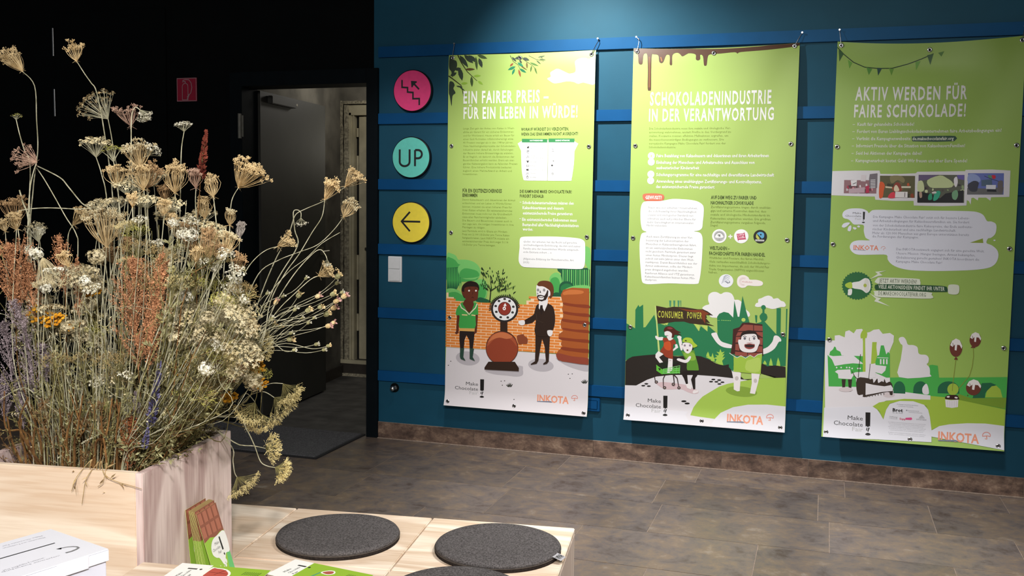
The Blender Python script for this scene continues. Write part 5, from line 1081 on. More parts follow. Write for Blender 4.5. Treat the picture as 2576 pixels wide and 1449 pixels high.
# table block in front
t = bench_thing('display_table', 'pale plywood block table in front carrying box and leaflets', 'table', -0.58, -1.19)
b = MB(); b.box(-0.30, 0.30, -0.305, 0.305, 0.582, 0.60, W_top[2], 0.002); lp(b, 'top_panel', t)
for x0, x1, y0, y1 in ((-0.30, -0.282, -0.305, 0.305), (0.282, 0.30, -0.305, 0.305), (-0.282, 0.282, -0.305, -0.287), (-0.282, 0.282, 0.287, 0.305)):
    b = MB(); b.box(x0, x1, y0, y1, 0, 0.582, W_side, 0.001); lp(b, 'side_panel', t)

# planter
PL = bench_thing('flower_planter', 'tall square plywood planter box filled with dried wildflowers', 'planter', -1.105, -0.662)
pa, pc, th, ph = 0.223, 0.216, 0.018, 0.80
b = MB(); b.box(-pa, pa-th, -pc, -pc+th, 0, ph, W_front, 0.0012); lp(b, 'front_panel', PL, 'warm pale front board with cathedral grain')
b = MB(); b.box(-pa, pa-th, pc-th, pc, 0, ph, W_front, 0.0012); lp(b, 'back_panel', PL)
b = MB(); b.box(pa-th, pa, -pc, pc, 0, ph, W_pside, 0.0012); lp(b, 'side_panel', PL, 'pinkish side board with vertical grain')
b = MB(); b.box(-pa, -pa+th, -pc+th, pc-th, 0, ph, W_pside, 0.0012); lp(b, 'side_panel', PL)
M_soil = mat('dark_filling', (52, 40, 28), 1.0, rgb2=(20, 15, 10), scale=60, bump=0.8)
b = MB(); n = 14; vs = []; rr = random.Random(3)
for j in range(n+1):
    for i in range(n+1): vs.append((-pa+th + (2*pa-2*th)*i/n, -pc+th+(2*pc-2*th)*j/n, 0.725+rr.uniform(-0.012, 0.012)))
b.add(vs, [(j*(n+1)+i, j*(n+1)+i+1, (j+1)*(n+1)+i+1, (j+1)*(n+1)+i) for j in range(n) for i in range(n)], M_soil); b.add([(-pa+th, -pc+th, 0.71), (pa-th, -pc+th, 0.71), (pa-th, pc-th, 0.71), (-pa+th, pc-th, 0.71)], [(0, 3, 2, 1)], M_soil)
lp(b, 'filling', PL, 'dark filling between the stems')

# cushions
def cushion(x, y, label, tagang, wr, seed, hw=0.175):
    p = on_level(x, y, 0.45+0.012); rr = random.Random(seed)
    t = thing('felt_cushion', label, 'cushion', (p.x, p.y, 0.4505), BA+rr.uniform(0, 6), 'round felt cushions on the plywood cubes')
    def wob(a): return 1+0.006*math.sin(2*a+seed)+0.004*math.sin(3*a+2*seed)
    def disc(prof, m, nm):
        mb = MB(); n = 72; vs = []; fs = []
        for r, z in prof:
            for q in range(n):
                a = 2*math.pi*q/n; vs.append((r*math.cos(a)*wob(a), r*math.sin(a)*wob(a), z + (0.0008*math.sin(3*a+r*40+seed) if z > 0.012 else 0)))
        L = len(prof)
        for j in range(L-1):
            for q in range(n): fs.append((j*n+q, j*n+(q+1) % n, (j+1)*n+(q+1) % n, (j+1)*n+q))
        mb.add(vs, fs, m); return lp(mb, nm, t, smooth=True)
    R = hw
    disc([(0.001, 0.0), (R-0.004, 0.0), (R, 0.002), (R, 0.0075), (R-0.002, 0.009)], M_feltd, 'bottom_felt')
    disc([(R-0.002, 0.009), (R+0.0006, 0.0095), (R+0.0006, 0.012), (R-0.002, 0.0125)], M_stitch, 'seam')
    disc([(R-0.002, 0.0125), (R-0.0005, 0.015), (R-0.004, 0.020), (R-0.014, 0.0225), (R-0.05, 0.0225), (0.06, 0.024), (0.001, 0.0245)], M_felt, 'top_felt')
    return t
c1 = cushion(851, 1346, 'round charcoal felt cushion on the left cube nearest the planter', 0, 0, 1.0)
c2 = cushion(1253, 1374, 'round charcoal felt cushion with grey woven tag at the right end', 0, 0, 2.3)
c3p = uvz(-0.225, -0.598, 0)
t3 = cushion(1180, 1449, 'round charcoal felt cushion in the front row cut off by the picture edge', 0, 0, 3.7); t3.location = (c3p.x, c3p.y, 0.4505)
# woven tag on cushion 2
M_tag = mat('grey_woven_tag', (170, 168, 172), 0.8, var=0.1, scale=300)
A = on_level(1381, 1404, 0.462); Bp = on_level(1403, 1397, 0.462); Cp = on_level(1406, 1404, 0.462)
rt = c2; Mi = c2.matrix_basis.inverted() if False else (Matrix.Translation(c2.location) @ Matrix.Rotation(c2.rotation_euler.z, 4, 'Z')).inverted()
d1 = (Bp-A).normalized(); out = Vector((d1.y, -d1.x, 0)).normalized(); ctr = (A+Bp)/2
cc = Vector((c2.location.x, c2.location.y, 0.462)); rd_ = (ctr-cc); rd_.z = 0; rd_.normalize(); tn = Vector((-rd_.y, rd_.x, 0)); ed = cc + rd_*0.172
b = MB(); vs = []
for k, (o_, z) in enumerate(((-0.002, 0.4690), (0.010, 0.4662), (0.020, 0.4635), (0.027, 0.4610))):
    for s_ in (-1, 1): vs.append(Mi @ Vector(((ed+rd_*o_+tn*0.017*s_).x, (ed+rd_*o_+tn*0.017*s_).y, z)))
b.add(vs, [(0, 1, 3, 2), (2, 3, 5, 4), (4, 5, 7, 6)], M_tag); b.add([v+Vector((0, 0, -0.0008)) for v in vs], [(2, 3, 1, 0), (4, 5, 3, 2), (6, 7, 5, 4)], M_tag); lp(b, 'fabric_tag', c2, 'grey tag with dark lettering')
vsx, fsx = text_mesh('VIVA', 2, 0.01); mx_ = max(v[0] for v in vsx)
b = MB(); q = []
for x, y in vsx:
    s_ = (x/mx_-0.5)*0.028; o_ = 0.023 - (y/CAPH)*0.015; z = float(np.interp(o_, [-0.002, 0.010, 0.020, 0.027], [0.4690, 0.4662, 0.4635, 0.4610]))+0.0003
    w_ = ed + rd_*o_ - tn*s_*(-1); q.append(Mi @ Vector((w_.x, w_.y, z+0.0006)))
b.add(q, [f for f in fsx], M_ink); lp(b, 'tag_lettering', c2)

# ---- leaflets: 10.5 x 21 cm folded cards with a printed face
G_ = (150, 196, 62); CH = (150, 92, 74)
def card_art(kind):
    """list of (colour, polygon) on a card 0..0.21 long (x) and 0..0.10 wide (y)"""
    a = []
    L, Wd = 0.21, 0.10
    if kind == 'bar':
        a.append(((158, 200, 74), [(0, 0), (L, 0), (L, Wd), (0, Wd)]))
        a.append(((110, 196, 120), [(0, 0), (0.105, 0), (0.10, 0.012), (0, 0.034)]))
        a.append((CH, [(0.138, 0), (L, 0), (L, Wd), (0.136, Wd), (0.141, 0.07), (0.134, 0.045), (0.140, 0.02)]))
        for i in range(2):
            for j in range(4):
                x0 = 0.146+i*0.034; y0 = 0.004+j*0.0245
                a.append(((178, 112, 90), [(x0, y0), (x0+0.027, y0), (x0+0.027, y0+0.020), (x0, y0+0.020)]))
                a.append(((120, 66, 50), [(x0, y0), (x0+0.027, y0), (x0+0.027, y0+0.002), (x0, y0+0.002)]))
        a.append(((244, 244, 240), smooth_closed([(0.085, 0.0), (0.135, 0.0), (0.136, 0.035), (0.132, 0.062), (0.118, 0.078), (0.100, 0.080), (0.088, 0.068), (0.082, 0.055), (0.060, 0.042), (0.072, 0.030), (0.084, 0.020)], 3)))
        for cx, cy, rx, ry in ((0.050, 0.062, 0.016, 0.007), (0.046, 0.045, 0.014, 0.004), (0.066, 0.030, 0.006, 0.004), (0.058, 0.036, 0.005, 0.004)):
            a.append(((240, 242, 236), [(cx+rx*math.cos(t), cy+ry*math.sin(t)) for t in [k*math.pi/6 for k in range(12)]]))
        # wordmark: exclamation bar along x
        a.append(((44, 42, 40), [(0.096, 0.026), (0.130, 0.028), (0.130, 0.034), (0.096, 0.033)]))
        a.append(((44, 42, 40), [(0.082, 0.026), (0.088, 0.027), (0.087, 0.032), (0.082, 0.031)]))
    else:
        a.append(((150, 188, 58), [(0, 0), (L, 0), (L, Wd), (0, Wd)]))
        a.append(((246, 246, 242), [(0, 0.0), (0.075, 0.0), (0.075, Wd), (0, Wd)]) if kind == 'flat' else ((246, 246, 242), [(0, 0), (0.056, 0), (0.052, Wd), (0, Wd)]))
        a.append(((60, 60, 58), [(0.028, 0.070), (0.050, 0.070), (0.050, 0.0765), (0.028, 0.076)]))
        a.append(((60, 60, 58), smooth_closed([(0.056, 0.071), (0.060, 0.069), (0.062, 0.073), (0.060, 0.077), (0.056, 0.076)], 2)))
        if kind == 'flat': a.append(((246, 246, 236), smooth_closed([(0.076, 0.085), (0.09, 0.088), (0.115, 0.084), (0.135, 0.06), (0.13, 0.02), (0.08, 0.02)], 3))); a.append(((190, 84, 70), smooth_closed([(0.082, 0.082), (0.092, 0.084), (0.112, 0.080), (0.130, 0.058), (0.126, 0.024), (0.084, 0.026)], 3)))
        if kind == 'flat':
            a.append(((110, 40, 36), [(0.100, 0.05), (0.102, 0.05), (0.116, 0.079), (0.114, 0.08)])); a.append(((130, 50, 44), [(0.084, 0.062), (0.128, 0.058), (0.128, 0.060), (0.084, 0.064)]))
        else:
            a.append(((246, 246, 236), smooth_closed([(0.098, 0.060), (0.108, 0.078), (0.122, 0.080), (0.130, 0.068), (0.120, 0.055)], 3))); a.append(((176, 92, 76), smooth_closed([(0.102, 0.062), (0.110, 0.074), (0.121, 0.077), (0.126, 0.067), (0.118, 0.058)], 3)))
            a.append(((90, 160, 120), [(0.086, 0.0), (0.092, 0.0), (0.100, 0.06), (0.096, 0.062)]))
        for k in range(8): a.append(((96, 128, 48), [(0.158+k*0.005, 0.062), (0.160+k*0.005, 0.062), (0.163+k*0.005, 0.080), (0.161+k*0.005, 0.080)]))
    return a
def card(name, label, kind, frame, thick=0.0007, group=None, cat='leaflet'):
    """frame = 4x4 matrix: x along the length, y along the width, z out of the printed face"""
    t = thing(name, label, cat, frame.translation, 0, group); F = Matrix.Translation(-frame.translation) @ frame
    b = MB(); b.box(0, 0.21, 0, 0.10, 0, thick, pmat((200, 206, 128) if kind == 'bar' else (236, 236, 226))); o = lp(b, 'paper', t); o.data.transform(F)
    b = MB()
    for k, (c, pl) in enumerate(card_art(kind)):
        tri = tessellate_polygon([[Vector((x, y, 0)) for x, y in pl]]) if len(pl) > 4 else [tuple(range(len(pl)))]
        fs = []
        for f in tri:
            f = list(f); a0, a1, a2 = [pl[i] for i in f[:3]]
            if (a1[0]-a0[0])*(a2[1]-a0[1])-(a1[1]-a0[1])*(a2[0]-a0[0]) < 0: f = f[::-1]
            fs.append(tuple(f))
        b.add([(x, y, thick+0.0001+0.00003*k) for x, y in pl], fs, pmat(c))
    zz = thick+0.0009
    def tx(s, x, y, wx, hgt, col, rot):
        vs, fs = text_mesh(s, 1, 0.0); m = max(v[0] for v in vs); q = []
        for a, c in vs:
            a = a/m*wx; c = c/CAPH*hgt
            q.append((x+a*math.cos(rot)-c*math.sin(rot), y+a*math.sin(rot)+c*math.cos(rot), zz))
        b.add(q, fs, pmat(col))
    if kind == 'bar':
        for s, dx, w_ in (('Make', 0.116, 0.022), ('Chocolate', 0.104, 0.038), ('Fair', 0.092, 0.016)): tx(s, dx, 0.034+w_+0.004, w_, 0.0075, (110, 110, 108), -math.pi/2)
    else:
        for s, dx, w_ in (('Make', 0.030, 0.024), ('Chocolate', 0.042, 0.040), ('Fair', 0.054, 0.018)): tx(s, dx, 0.024, w_, 0.0065, (120, 120, 118), math.pi/2)
    o = lp(b, 'print', t); o.data.transform(F)
    return t
def frame_from(o, x, z):
    x = x.normalized(); z = (z - x*z.dot(x)).normalized(); y = z.cross(x)
    return Matrix(((x.x, y.x, z.x, o.x), (x.y, y.y, z.y, o.y), (x.z, y.z, z.z, o.z), (0, 0, 0, 1)))
# flat leaflets on the table, white end to the left; the far long edge lies along the table edge
zt = 0.6012
o1 = uvz(-0.782, -0.889-0.10, zt+0.0045); card('leaflet', 'green leaflet with white end, lying flat in front of the chocolate bar leaflets', 'flat', frame_from(o1, BU, Vector((0, 0, 1))))
lx = (BU*math.cos(-0.26) + BV*math.sin(-0.26)); ly = Vector((-lx.y, lx.x, 0))
o2 = uvz(-0.549, -0.808, zt+0.002) - ly*0.10; card('leaflet', 'green leaflet overhanging the table edge, half covered by the other flat one', 'flat2', frame_from(o2, lx, Vector((0, 0, 1))))
# pack of standing bar shaped leaflets leaning against the planter
BAR = 'chocolate bar leaflet in the upright pack leaning against the planter'
def standing(v0, ubase, lean, twist, label, group=None, sl=0.0):
    # long side rises, width runs along V (away from the camera)
    wdir = (BV*math.cos(twist) + BU*math.sin(twist)); nrm = (BU*math.cos(twist) - BV*math.sin(twist))
    up = Vector((0, 0, 1)); xdir = (up*math.cos(lean) - nrm*math.sin(lean) - wdir*sl).normalized()
    zdir = (nrm*math.cos(lean) + up*math.sin(lean)).normalized()
    # y axis of the card must run such that art reads from the right: y = z cross x
    o = uvz(ubase, v0, 0.4515)
    Fm = frame_from(o, xdir, zdir)
    return card('bar_leaflet', label, 'bar', Fm, group=group)
lean = 0.22
def lean_card(utop, ubase, v0, label, group=None, tw=0.0):
    return standing(v0, ubase, math.asin((ubase-utop)/0.21), tw, label, group)
lean_card(-0.8785, -0.860, -0.598, 'rearmost upright chocolate bar leaflet touching the planter board', None, 0.0)
GL = 'upright bar leaflets in the middle of the pack'
for k in range(9):
    f = k/8.0
    lean_card(-0.868+0.0125*f, -0.838+0.026*f, -0.601+0.0015*(k % 3), 'upright bar leaflet, edge showing in the middle of the leaning pack', GL, 0.0)
lean_card(-0.8495, -0.7885, -0.601, 'front upright chocolate bar leaflet with white splash and exclamation mark')

# ---- donation box
M_box = mat('white_glossy_card', (228, 229, 238), 0.3, var=0.02, scale=8)
M_box2 = mat('white_card_body', (214, 216, 230), 0.35, var=0.03, scale=8)
M_gprint = mat('grey_print', (120, 120, 122), 0.6, var=0.05); M_lprint = mat('light_grey_print', (176, 176, 182), 0.6, var=0.05)
cR = uvz(-0.681, -1.322, 0); cB = uvz(-0.845, -1.250, 0); xd = (cR-cB).normalized(); yd = Vector((-xd.y, xd.x, 0)); ld = 0.215; sd = (cR-cB).length
ctr = cR - xd*sd/2 - yd*ld/2
D = thing('donation_box', 'white cardboard donation box with slot on the table in front', 'box', (ctr.x, ctr.y, 0.6008), math.atan2(xd.y, xd.x))
hx_, hy_, hz = sd/2, ld/2, 0.199
b = MB(); b.box(-hx_+0.003, hx_-0.003, -hy_+0.003, hy_-0.003, 0, hz-0.002, M_box2, 0.002); lp(b, 'body', D)
b = MB(); b.box(-hx_, hx_, -hy_, hy_, hz-0.003, hz, M_box, 0.0012)
b.box(hx_-0.002, hx_, -hy_, hy_, hz-0.022, hz-0.002, M_box, 0.0008); b.box(-hx_, hx_, -hy_, -hy_+0.002, hz-0.022, hz-0.002, M_box, 0.0008)
lp(b, 'lid', D)
b = MB(); b.box(hx_-0.0012, hx_+0.001, 0.01, 0.068, hz-0.024, hz-0.001, M_box, 0.0008); lp(b, 'flap', D)
b = MB(); pts_ = []
vs = []
def top2(px, py): 
    w_ = on_level(px, py, 0.8000); q = Matrix.Rotation(-D.rotation_euler.z, 4, 'Z') @ Vector((w_.x-ctr.x, w_.y-ctr.y, 0)); return (q.x, q.y)
a0, a1 = top2(-30, 1414), top2(138, 1366)
def flat_strip(mb, pts, w0, w1, m, z):
    n = len(pts); vs = []
    for i, p in enumerate(pts):
        d = (Vector(pts[min(i+1, n-1)])-Vector(pts[max(i-1, 0)])).normalized(); nn = Vector((-d.y, d.x))*(w0+(w1-w0)*i/(n-1))*0.5
        vs += [(p[0]+nn.x, p[1]+nn.y, z), (p[0]-nn.x, p[1]-nn.y, z)]
    mb.add(vs, [(2*i, 2*i+1, 2*i+3, 2*i+2) for i in range(n-1)], m)
cl_ = lambda p: (max(-hx_+0.012, min(hx_-0.01, p[0])), max(-hy_+0.012, min(hy_-0.012, p[1])))
flat_strip(b, [cl_(a0), cl_(a1)], 0.0035, 0.0035, M_darkhole, hz+0.0003); lp(b, 'slot', D, 'dark slot in the lid')
b = MB(); ar = [top2(165, 1391), top2(180, 1387), top2(192, 1382), top2(198, 1378), top2(193, 1375.5), top2(183, 1375), top2(170, 1376), top2(152, 1379.5)]
flat_strip(b, ar, 0.005, 0.003, M_gprint, hz+0.0004); h0, h1, h2 = top2(141, 1381.5), top2(155, 1378), top2(154, 1382)
b.add([(*h0, hz+0.0005), (*h1, hz+0.0005), (*h2, hz+0.0005)], [(0, 1, 2), (2, 1, 0)], M_gprint); lp(b, 'arrow_print', D)
b = MB()
def toptext(s, p0, p1, hgt, m):
    p0, p1 = Vector(p0), Vector(p1); d = (p1-p0); L_ = d.length; d.normalize(); nn = Vector((-d.y, d.x)); vs, fs = text_mesh(s, 1, 0.0); mm = max(v[0] for v in vs)
    q = [(p0.x+d.x*x/mm*L_+nn.x*y/CAPH*hgt, p0.y+d.y*x/mm*L_+nn.y*y/CAPH*hgt, hz+0.0004) for x, y in vs]
    q2 = []
    for x, y, z in q: q2.append((max(-hx_+.004, min(hx_-.004, x)), max(-hy_+.004, min(hy_-.004, y)), z))
    b.add(q2, fs, m)
toptext('Hier ausgefüllte Postkarten', top2(10, 1436), top2(112, 1404), 0.0052, M_lprint); toptext('Gutscheine einwerfen!', top2(4, 1441), top2(152, 1398), 0.0052, M_lprint)
toptext('Make Chocolate Fair', top2(105, 1347), top2(4, 1374), 0.0052, M_lprint); toptext('Mitmachen und Postkarten', top2(112, 1351), top2(6, 1379), 0.0052, M_lprint)
lp(b, 'lid_lettering', D)
b = MB(); vs, fs = text_mesh('#chocofaires', 2, 0.0, 0.25); mm = max(v[0] for v in vs)
q = [(hx_+0.0006-0.003+0.0, -hy_+0.05+x/mm*0.13, 0.142+y/CAPH*0.013) for x, y in vs]; b.add([(hx_-0.0024, y, z) for x, y, z in q], fs, M_gprint); lp(b, 'side_lettering', D)
# ------------------------------------------------------------------ dried wildflowers in the planter
random.seed(20)
FM = {}
def fm(name, rgb, rgb2, rough=0.85):
    m = mat(name, rgb, rough, rgb2=rgb2, scale=55, spec=0.15, hue=True)
    return m
M_tan = fm('dry_umbel_tan', (226, 202, 156), (176, 148, 102)); M_tan2 = fm('dry_umbel_brown', (194, 160, 118), (138, 108, 74)); M_tanp = fm('dry_umbel_mauve', (196, 164, 142), (140, 108, 92))
M_crm = fm('cream_florets', (226, 214, 180), (182, 166, 124)); M_wht = fm('white_florets', (246, 242, 226), (206, 200, 176)); M_ygr = fm('yellow_green_florets', (206, 200, 112), (150, 148, 74))
M_stem = fm('pale_stem', (198, 194, 168), (146, 142, 114)); M_gst = fm('green_stem', (150, 144, 96), (102, 94, 58)); M_bst = fm('brown_stem', (134, 98, 58), (84, 56, 32))
M_olv = fm('olive_leaf', (156, 146, 98), (102, 92, 56)); M_grn = fm('grey_green_leaf', (172, 168, 126), (116, 112, 76))
M_rust = fm('rust_seeds', (208, 152, 112), (162, 114, 80)); M_red = fm('dark_red_scales', (150, 76, 58), (98, 42, 34)); M_lav = fm('lavender_florets', (156, 142, 146), (102, 90, 94)); M_vio = fm('violet_florets', (116, 112, 152), (80, 76, 112))
M_tny = fm('tansy_yellow', (222, 164, 44), (170, 110, 24)); M_pnk = fm('straw_pink', (232, 186, 186), (212, 160, 150)); M_fen = fm('fennel_seed', (238, 222, 166), (192, 174, 114)); M_strw = fm('straw_cream', (238, 216, 168), (206, 176, 124))

def rnd_dir(axis, ang):
    a = axis.orthogonal().normalized(); b_ = axis.cross(a); t = random.uniform(0, 2*math.pi)
    return (axis*math.cos(ang) + (a*math.cos(t)+b_*math.sin(t))*math.sin(ang)).normalized()
def ribbon(mb, p0, p1, w, m):
    p0 = Vector(p0); p1 = Vector(p1); d = p1-p0
    n = d.cross(RV()); 
    if n.length < 1e-9: return
    n.normalize(); n *= w*0.5; mb.add([p0-n, p0+n, p1+n*0.6, p1-n*0.6], [(0, 1, 2, 3)], m)
def floret(mb, c, r, m, n=5, ax=None):
    c = Vector(c); ax = ax or RV().normalized(); a = ax.orthogonal().normalized(); b_ = ax.cross(a); t0 = random.random()*6
    vs = [c]; fs = []
    for k in range(n):
        t = t0+2*math.pi*k/n; d = a*math.cos(t)+b_*math.sin(t); e = a*math.cos(t+0.55)+b_*math.sin(t+0.55); f = a*math.cos(t-0.55)+b_*math.sin(t-0.55)
        vs += [c+f*r*0.55+ax*r*0.25, c+d*r+ax*r*0.35, c+e*r*0.55+ax*r*0.25]; i = len(vs); fs.append((0, i-3, i-2, i-1))
    mb.add(vs, fs, m)
def head_nest(L, R, m, close=0.25, n=58, mtip=None, fuzz=1.0):
    """closed dried umbel: rays spring from the base, bow outward and curl in; tip umbellets"""
    mb = MB(); Z = Vector((0, 0, 1)); mtip = mtip or m
    ph = [random.uniform(0, 6.28) for _ in range(4)]
    for k in range(n):
        t = 2*math.pi*k*0.618; q = math.sqrt((k+0.5)/n); d = Vector((math.cos(t), math.sin(t), 0)); l = L*random.uniform(0.80, 1.10)*(1-0.12*(1-q))*(1+0.13*math.sin(2*t+ph[0])+0.08*math.sin(3*t+ph[1])); r = R*q*random.uniform(0.85, 1.12)*(1+0.15*math.sin(2*t+ph[2])+0.1*math.sin(5*t+ph[3]))
        pts = []
        for j in range(5):
            s_ = j/4; rr_ = r*(s_**0.75)*(1+close*math.sin(math.pi*s_)) - r*close*0.6*max(0, s_-0.7)
            pts.append(d*rr_ + Z*(l*s_) + RV()*0.0004)
        mb.tube(pts, 0.00065, 0.0004, 3, m); tip = pts[-1]; ax = (pts[-1]-pts[-2]).normalized()
        for j in range(int(12*fuzz)):
            e = rnd_dir(ax, random.uniform(0.2, 1.0)); p = tip + e*random.uniform(0.004, 0.009)*(0.6+L*8); ribbon(mb, tip, p, 0.0006, m); mb.octa(p, random.uniform(0.0008, 0.0015), mtip, 1.3)
    for k in range(9):
        e = rnd_dir(-Z, random.uniform(0.9, 1.6)); ribbon(mb, (0, 0, 0.002), e*random.uniform(0.008, 0.016), 0.0007, m)
    mb.octa((0, 0, 0), 0.0022, m, 1.2)
    return mb.mesh('flower_head')
def head_umbel(R, L, m, mfl, n=22, per=8, fl=0.0026, dome=0.3):
    """open umbel with florets"""
    mb = MB(); Z = Vector((0, 0, 1))
    for k in range(n):
        t = 2*math.pi*k*0.618; q = math.sqrt((k+0.5)/n); p = Vector((math.cos(t)*R*q, math.sin(t)*R*q, L*(1-dome*q*q)*random.uniform(0.85, 1.1)))
        mb.tube([(0, 0, 0), p*0.55+Z*L*0.05*q, p], 0.0006, 0.0004, 3, m)
        for j in range(per):
            e = rnd_dir((p+Z*R).normalized(), random.uniform(0, 1.1)); w_ = p+e*random.uniform(0.003, 0.0085); ribbon(mb, p, w_, 0.0005, m); floret(mb, w_, fl*random.uniform(0.7, 1.25), mfl, 4, e)
    return mb.mesh('flower_head')
def head_cluster(R, mfl, m, n=80, fl=0.003, sq=0.8):
    mb = MB()
    for k in range(n):
        d = RV().normalized(); d.z *= sq; p = d*R*random.uniform(0.3, 1.0)**0.6
        floret(mb, p, fl*random.uniform(0.7, 1.3), mfl, 5, d.normalized())
        if k % 3 == 0: ribbon(mb, (0, 0, -R*0.9), p, 0.0006, m)
    return mb.mesh('flower_head')
def head_plume(L, R, m, n=46, per=26, tip=0.25):
    """dense seed plume: ascending side branches covered with small scales"""
    mb = MB(); Z = Vector((0, 0, 1)); mb.tube([(0, 0, 0), (0.002, 0, L*0.5), (0, 0, L)], 0.0016, 0.0005, 4, m)
    for k in range(n):
        s_ = (k+0.5)/n; base = Z*L*s_*0.92; w_ = R*(math.sin(math.pi*min(1, 0.18+s_*0.85))**0.7)*(1-0.35*s_)+R*0.1; l = w_*1.9*random.uniform(0.7, 1.2)
        d = rnd_dir(Z, random.uniform(0.3, 0.62)); e = base+d*l; mid = base + d*l*0.5 + RV()*0.001; mb.tube([base, mid, e+Z*l*0.12], 0.0006, 0.0003, 3, m)
        for j in range(per):
            u_ = random.uniform(0.12, 1.05); p = base.lerp(e, u_)+RV()*0.0022; q = p+RV().normalized()*random.uniform(0.0025, 0.0052)+Z*0.001; mb.leaf(p, q, random.uniform(0.002, 0.0038), m)
    return mb.mesh('seed_plume')
def head_spike(L, R, m, n=26, per=9, sz=0.004):
    mb = MB(); Z = Vector((0, 0, 1)); mb.tube([(0, 0, 0), (0.001, 0.001, L*0.5), (0, 0, L)], 0.0012, 0.0006, 4, M_gst)
    for k in range(n):
        s_ = k/(n-1); z = L*(0.04+0.96*s_); r = R*(1-0.75*s_**1.6)
        for j in range(per):
            t = random.uniform(0, 6.28); d = Vector((math.cos(t), math.sin(t), 0)); p = Z*z+d*r*random.uniform(0.1, 0.5); q = Z*(z+sz*1.2)+d*r*random.uniform(0.8, 1.15)
            mb.leaf(p, q, sz*random.uniform(0.6, 1.0), m)
    return mb.mesh('flower_spike')
def head_tansy(R, n=34):
    mb = MB()
    for k in range(n):
        t = 2*math.pi*k*0.618; q = math.sqrt((k+0.5)/n); p = Vector((math.cos(t)*R*q, math.sin(t)*R*q, R*0.9+random.uniform(-0.3, 0.3)*R)); mb.tube([(0, 0, 0), p*0.6, p], 0.0006, 0.0004, 3, M_olv)
        mb.lathe([(0.001, -0.002), (0.0042, -0.0012), (0.0048, 0.0008), (0.003, 0.0026), (0.0006, 0.003)], 7, M_tny, p)
    return mb.mesh('flower_head')
def head_fennel(R, L, n=26, m=None, per=14):
    m = m or M_fen; mb = MB(); Z = Vector((0, 0, 1))
    for k in range(n):
        t = 2*math.pi*k*0.618; q = math.sqrt((k+0.5)/n); p = Vector((math.cos(t)*R*q, math.sin(t)*R*q, L*(1-0.35*q*q)*random.uniform(0.85, 1.1)))
        mb.tube([(0, 0, 0), p*0.5+Z*L*0.06, p], 0.0006, 0.0004, 3, M_gst)
        for j in range(per):
            e = rnd_dir((p+Z*R*0.6).normalized(), random.uniform(0, 1.25)); w_ = p+e*random.uniform(0.006, 0.013); ribbon(mb, p, w_, 0.0006, m); mb.leaf(w_, w_+e*0.0032, 0.0017, m)
    return mb.mesh('flower_head')
def head_bud(r, m1, m2):
    mb = MB(); mb.lathe([(0.0004, -r*1.4), (r*0.75, -r*0.9), (r, 0), (r*0.8, r*0.8), (r*0.55, r*1.2)], 8, m2)
    for k in range(14):
        t = random.uniform(0, 6.28); d = Vector((math.cos(t), math.sin(t), 0)); p = d*r*0.5+Vector((0, 0, r*0.7)); mb.leaf(p, p+d*r*random.uniform(0.4, 1.1)+Vector((0, 0, r*random.uniform(0.6, 1.3))), r*0.7, m1)
    return mb.mesh('flower_bud')

def place(me, parent, pos, axis, scale=1.0, spin=None, name=None):
    o = bpy.data.objects.new(name or me.name.split('.')[0], me); COL.objects.link(o); o.parent = parent
    q = Vector((0, 0, 1)).rotation_difference(axis.normalized()) @ Quaternion((0, 0, 1), random.uniform(0, 6.28) if spin is None else spin)
    o.rotation_mode = 'QUATERNION'; o.rotation_quaternion = q; o.location = Vector(pos)-parent.location; o.scale = (scale,)*3
    return o
def spline(pts, sub=5):
    pts = [Vector(p) for p in pts]; out = []; L = len(pts)
    for i in range(L-1):
        p0, p1, p2, p3 = pts[max(i-1, 0)], pts[i], pts[i+1], pts[min(i+2, L-1)]
        for k in range(sub):
            t = k/sub; out.append(0.5*((2*p1)+(-p0+p2)*t+(2*p0-5*p1+4*p2-p3)*t*t+(-p0+3*p1-3*p2+p3)*t**3))
    out.append(pts[-1]); return out
def uv_of(p):
    d = Vector(p)-BC; return d.dot(BU), d.dot(BV)
def root_of(p, spread=0.6):
    """where the stem enters the filling"""
    u, v = uv_of(p); u = -1.105+(u+1.105)*0.62+random.uniform(-0.04, 0.04); u = max(-1.285, min(-0.965, u)); v = max(-0.835, min(-0.49, v+random.uniform(-0.02, 0.02)))
    return uvz(u, v, 0.728)
NAMES = {}
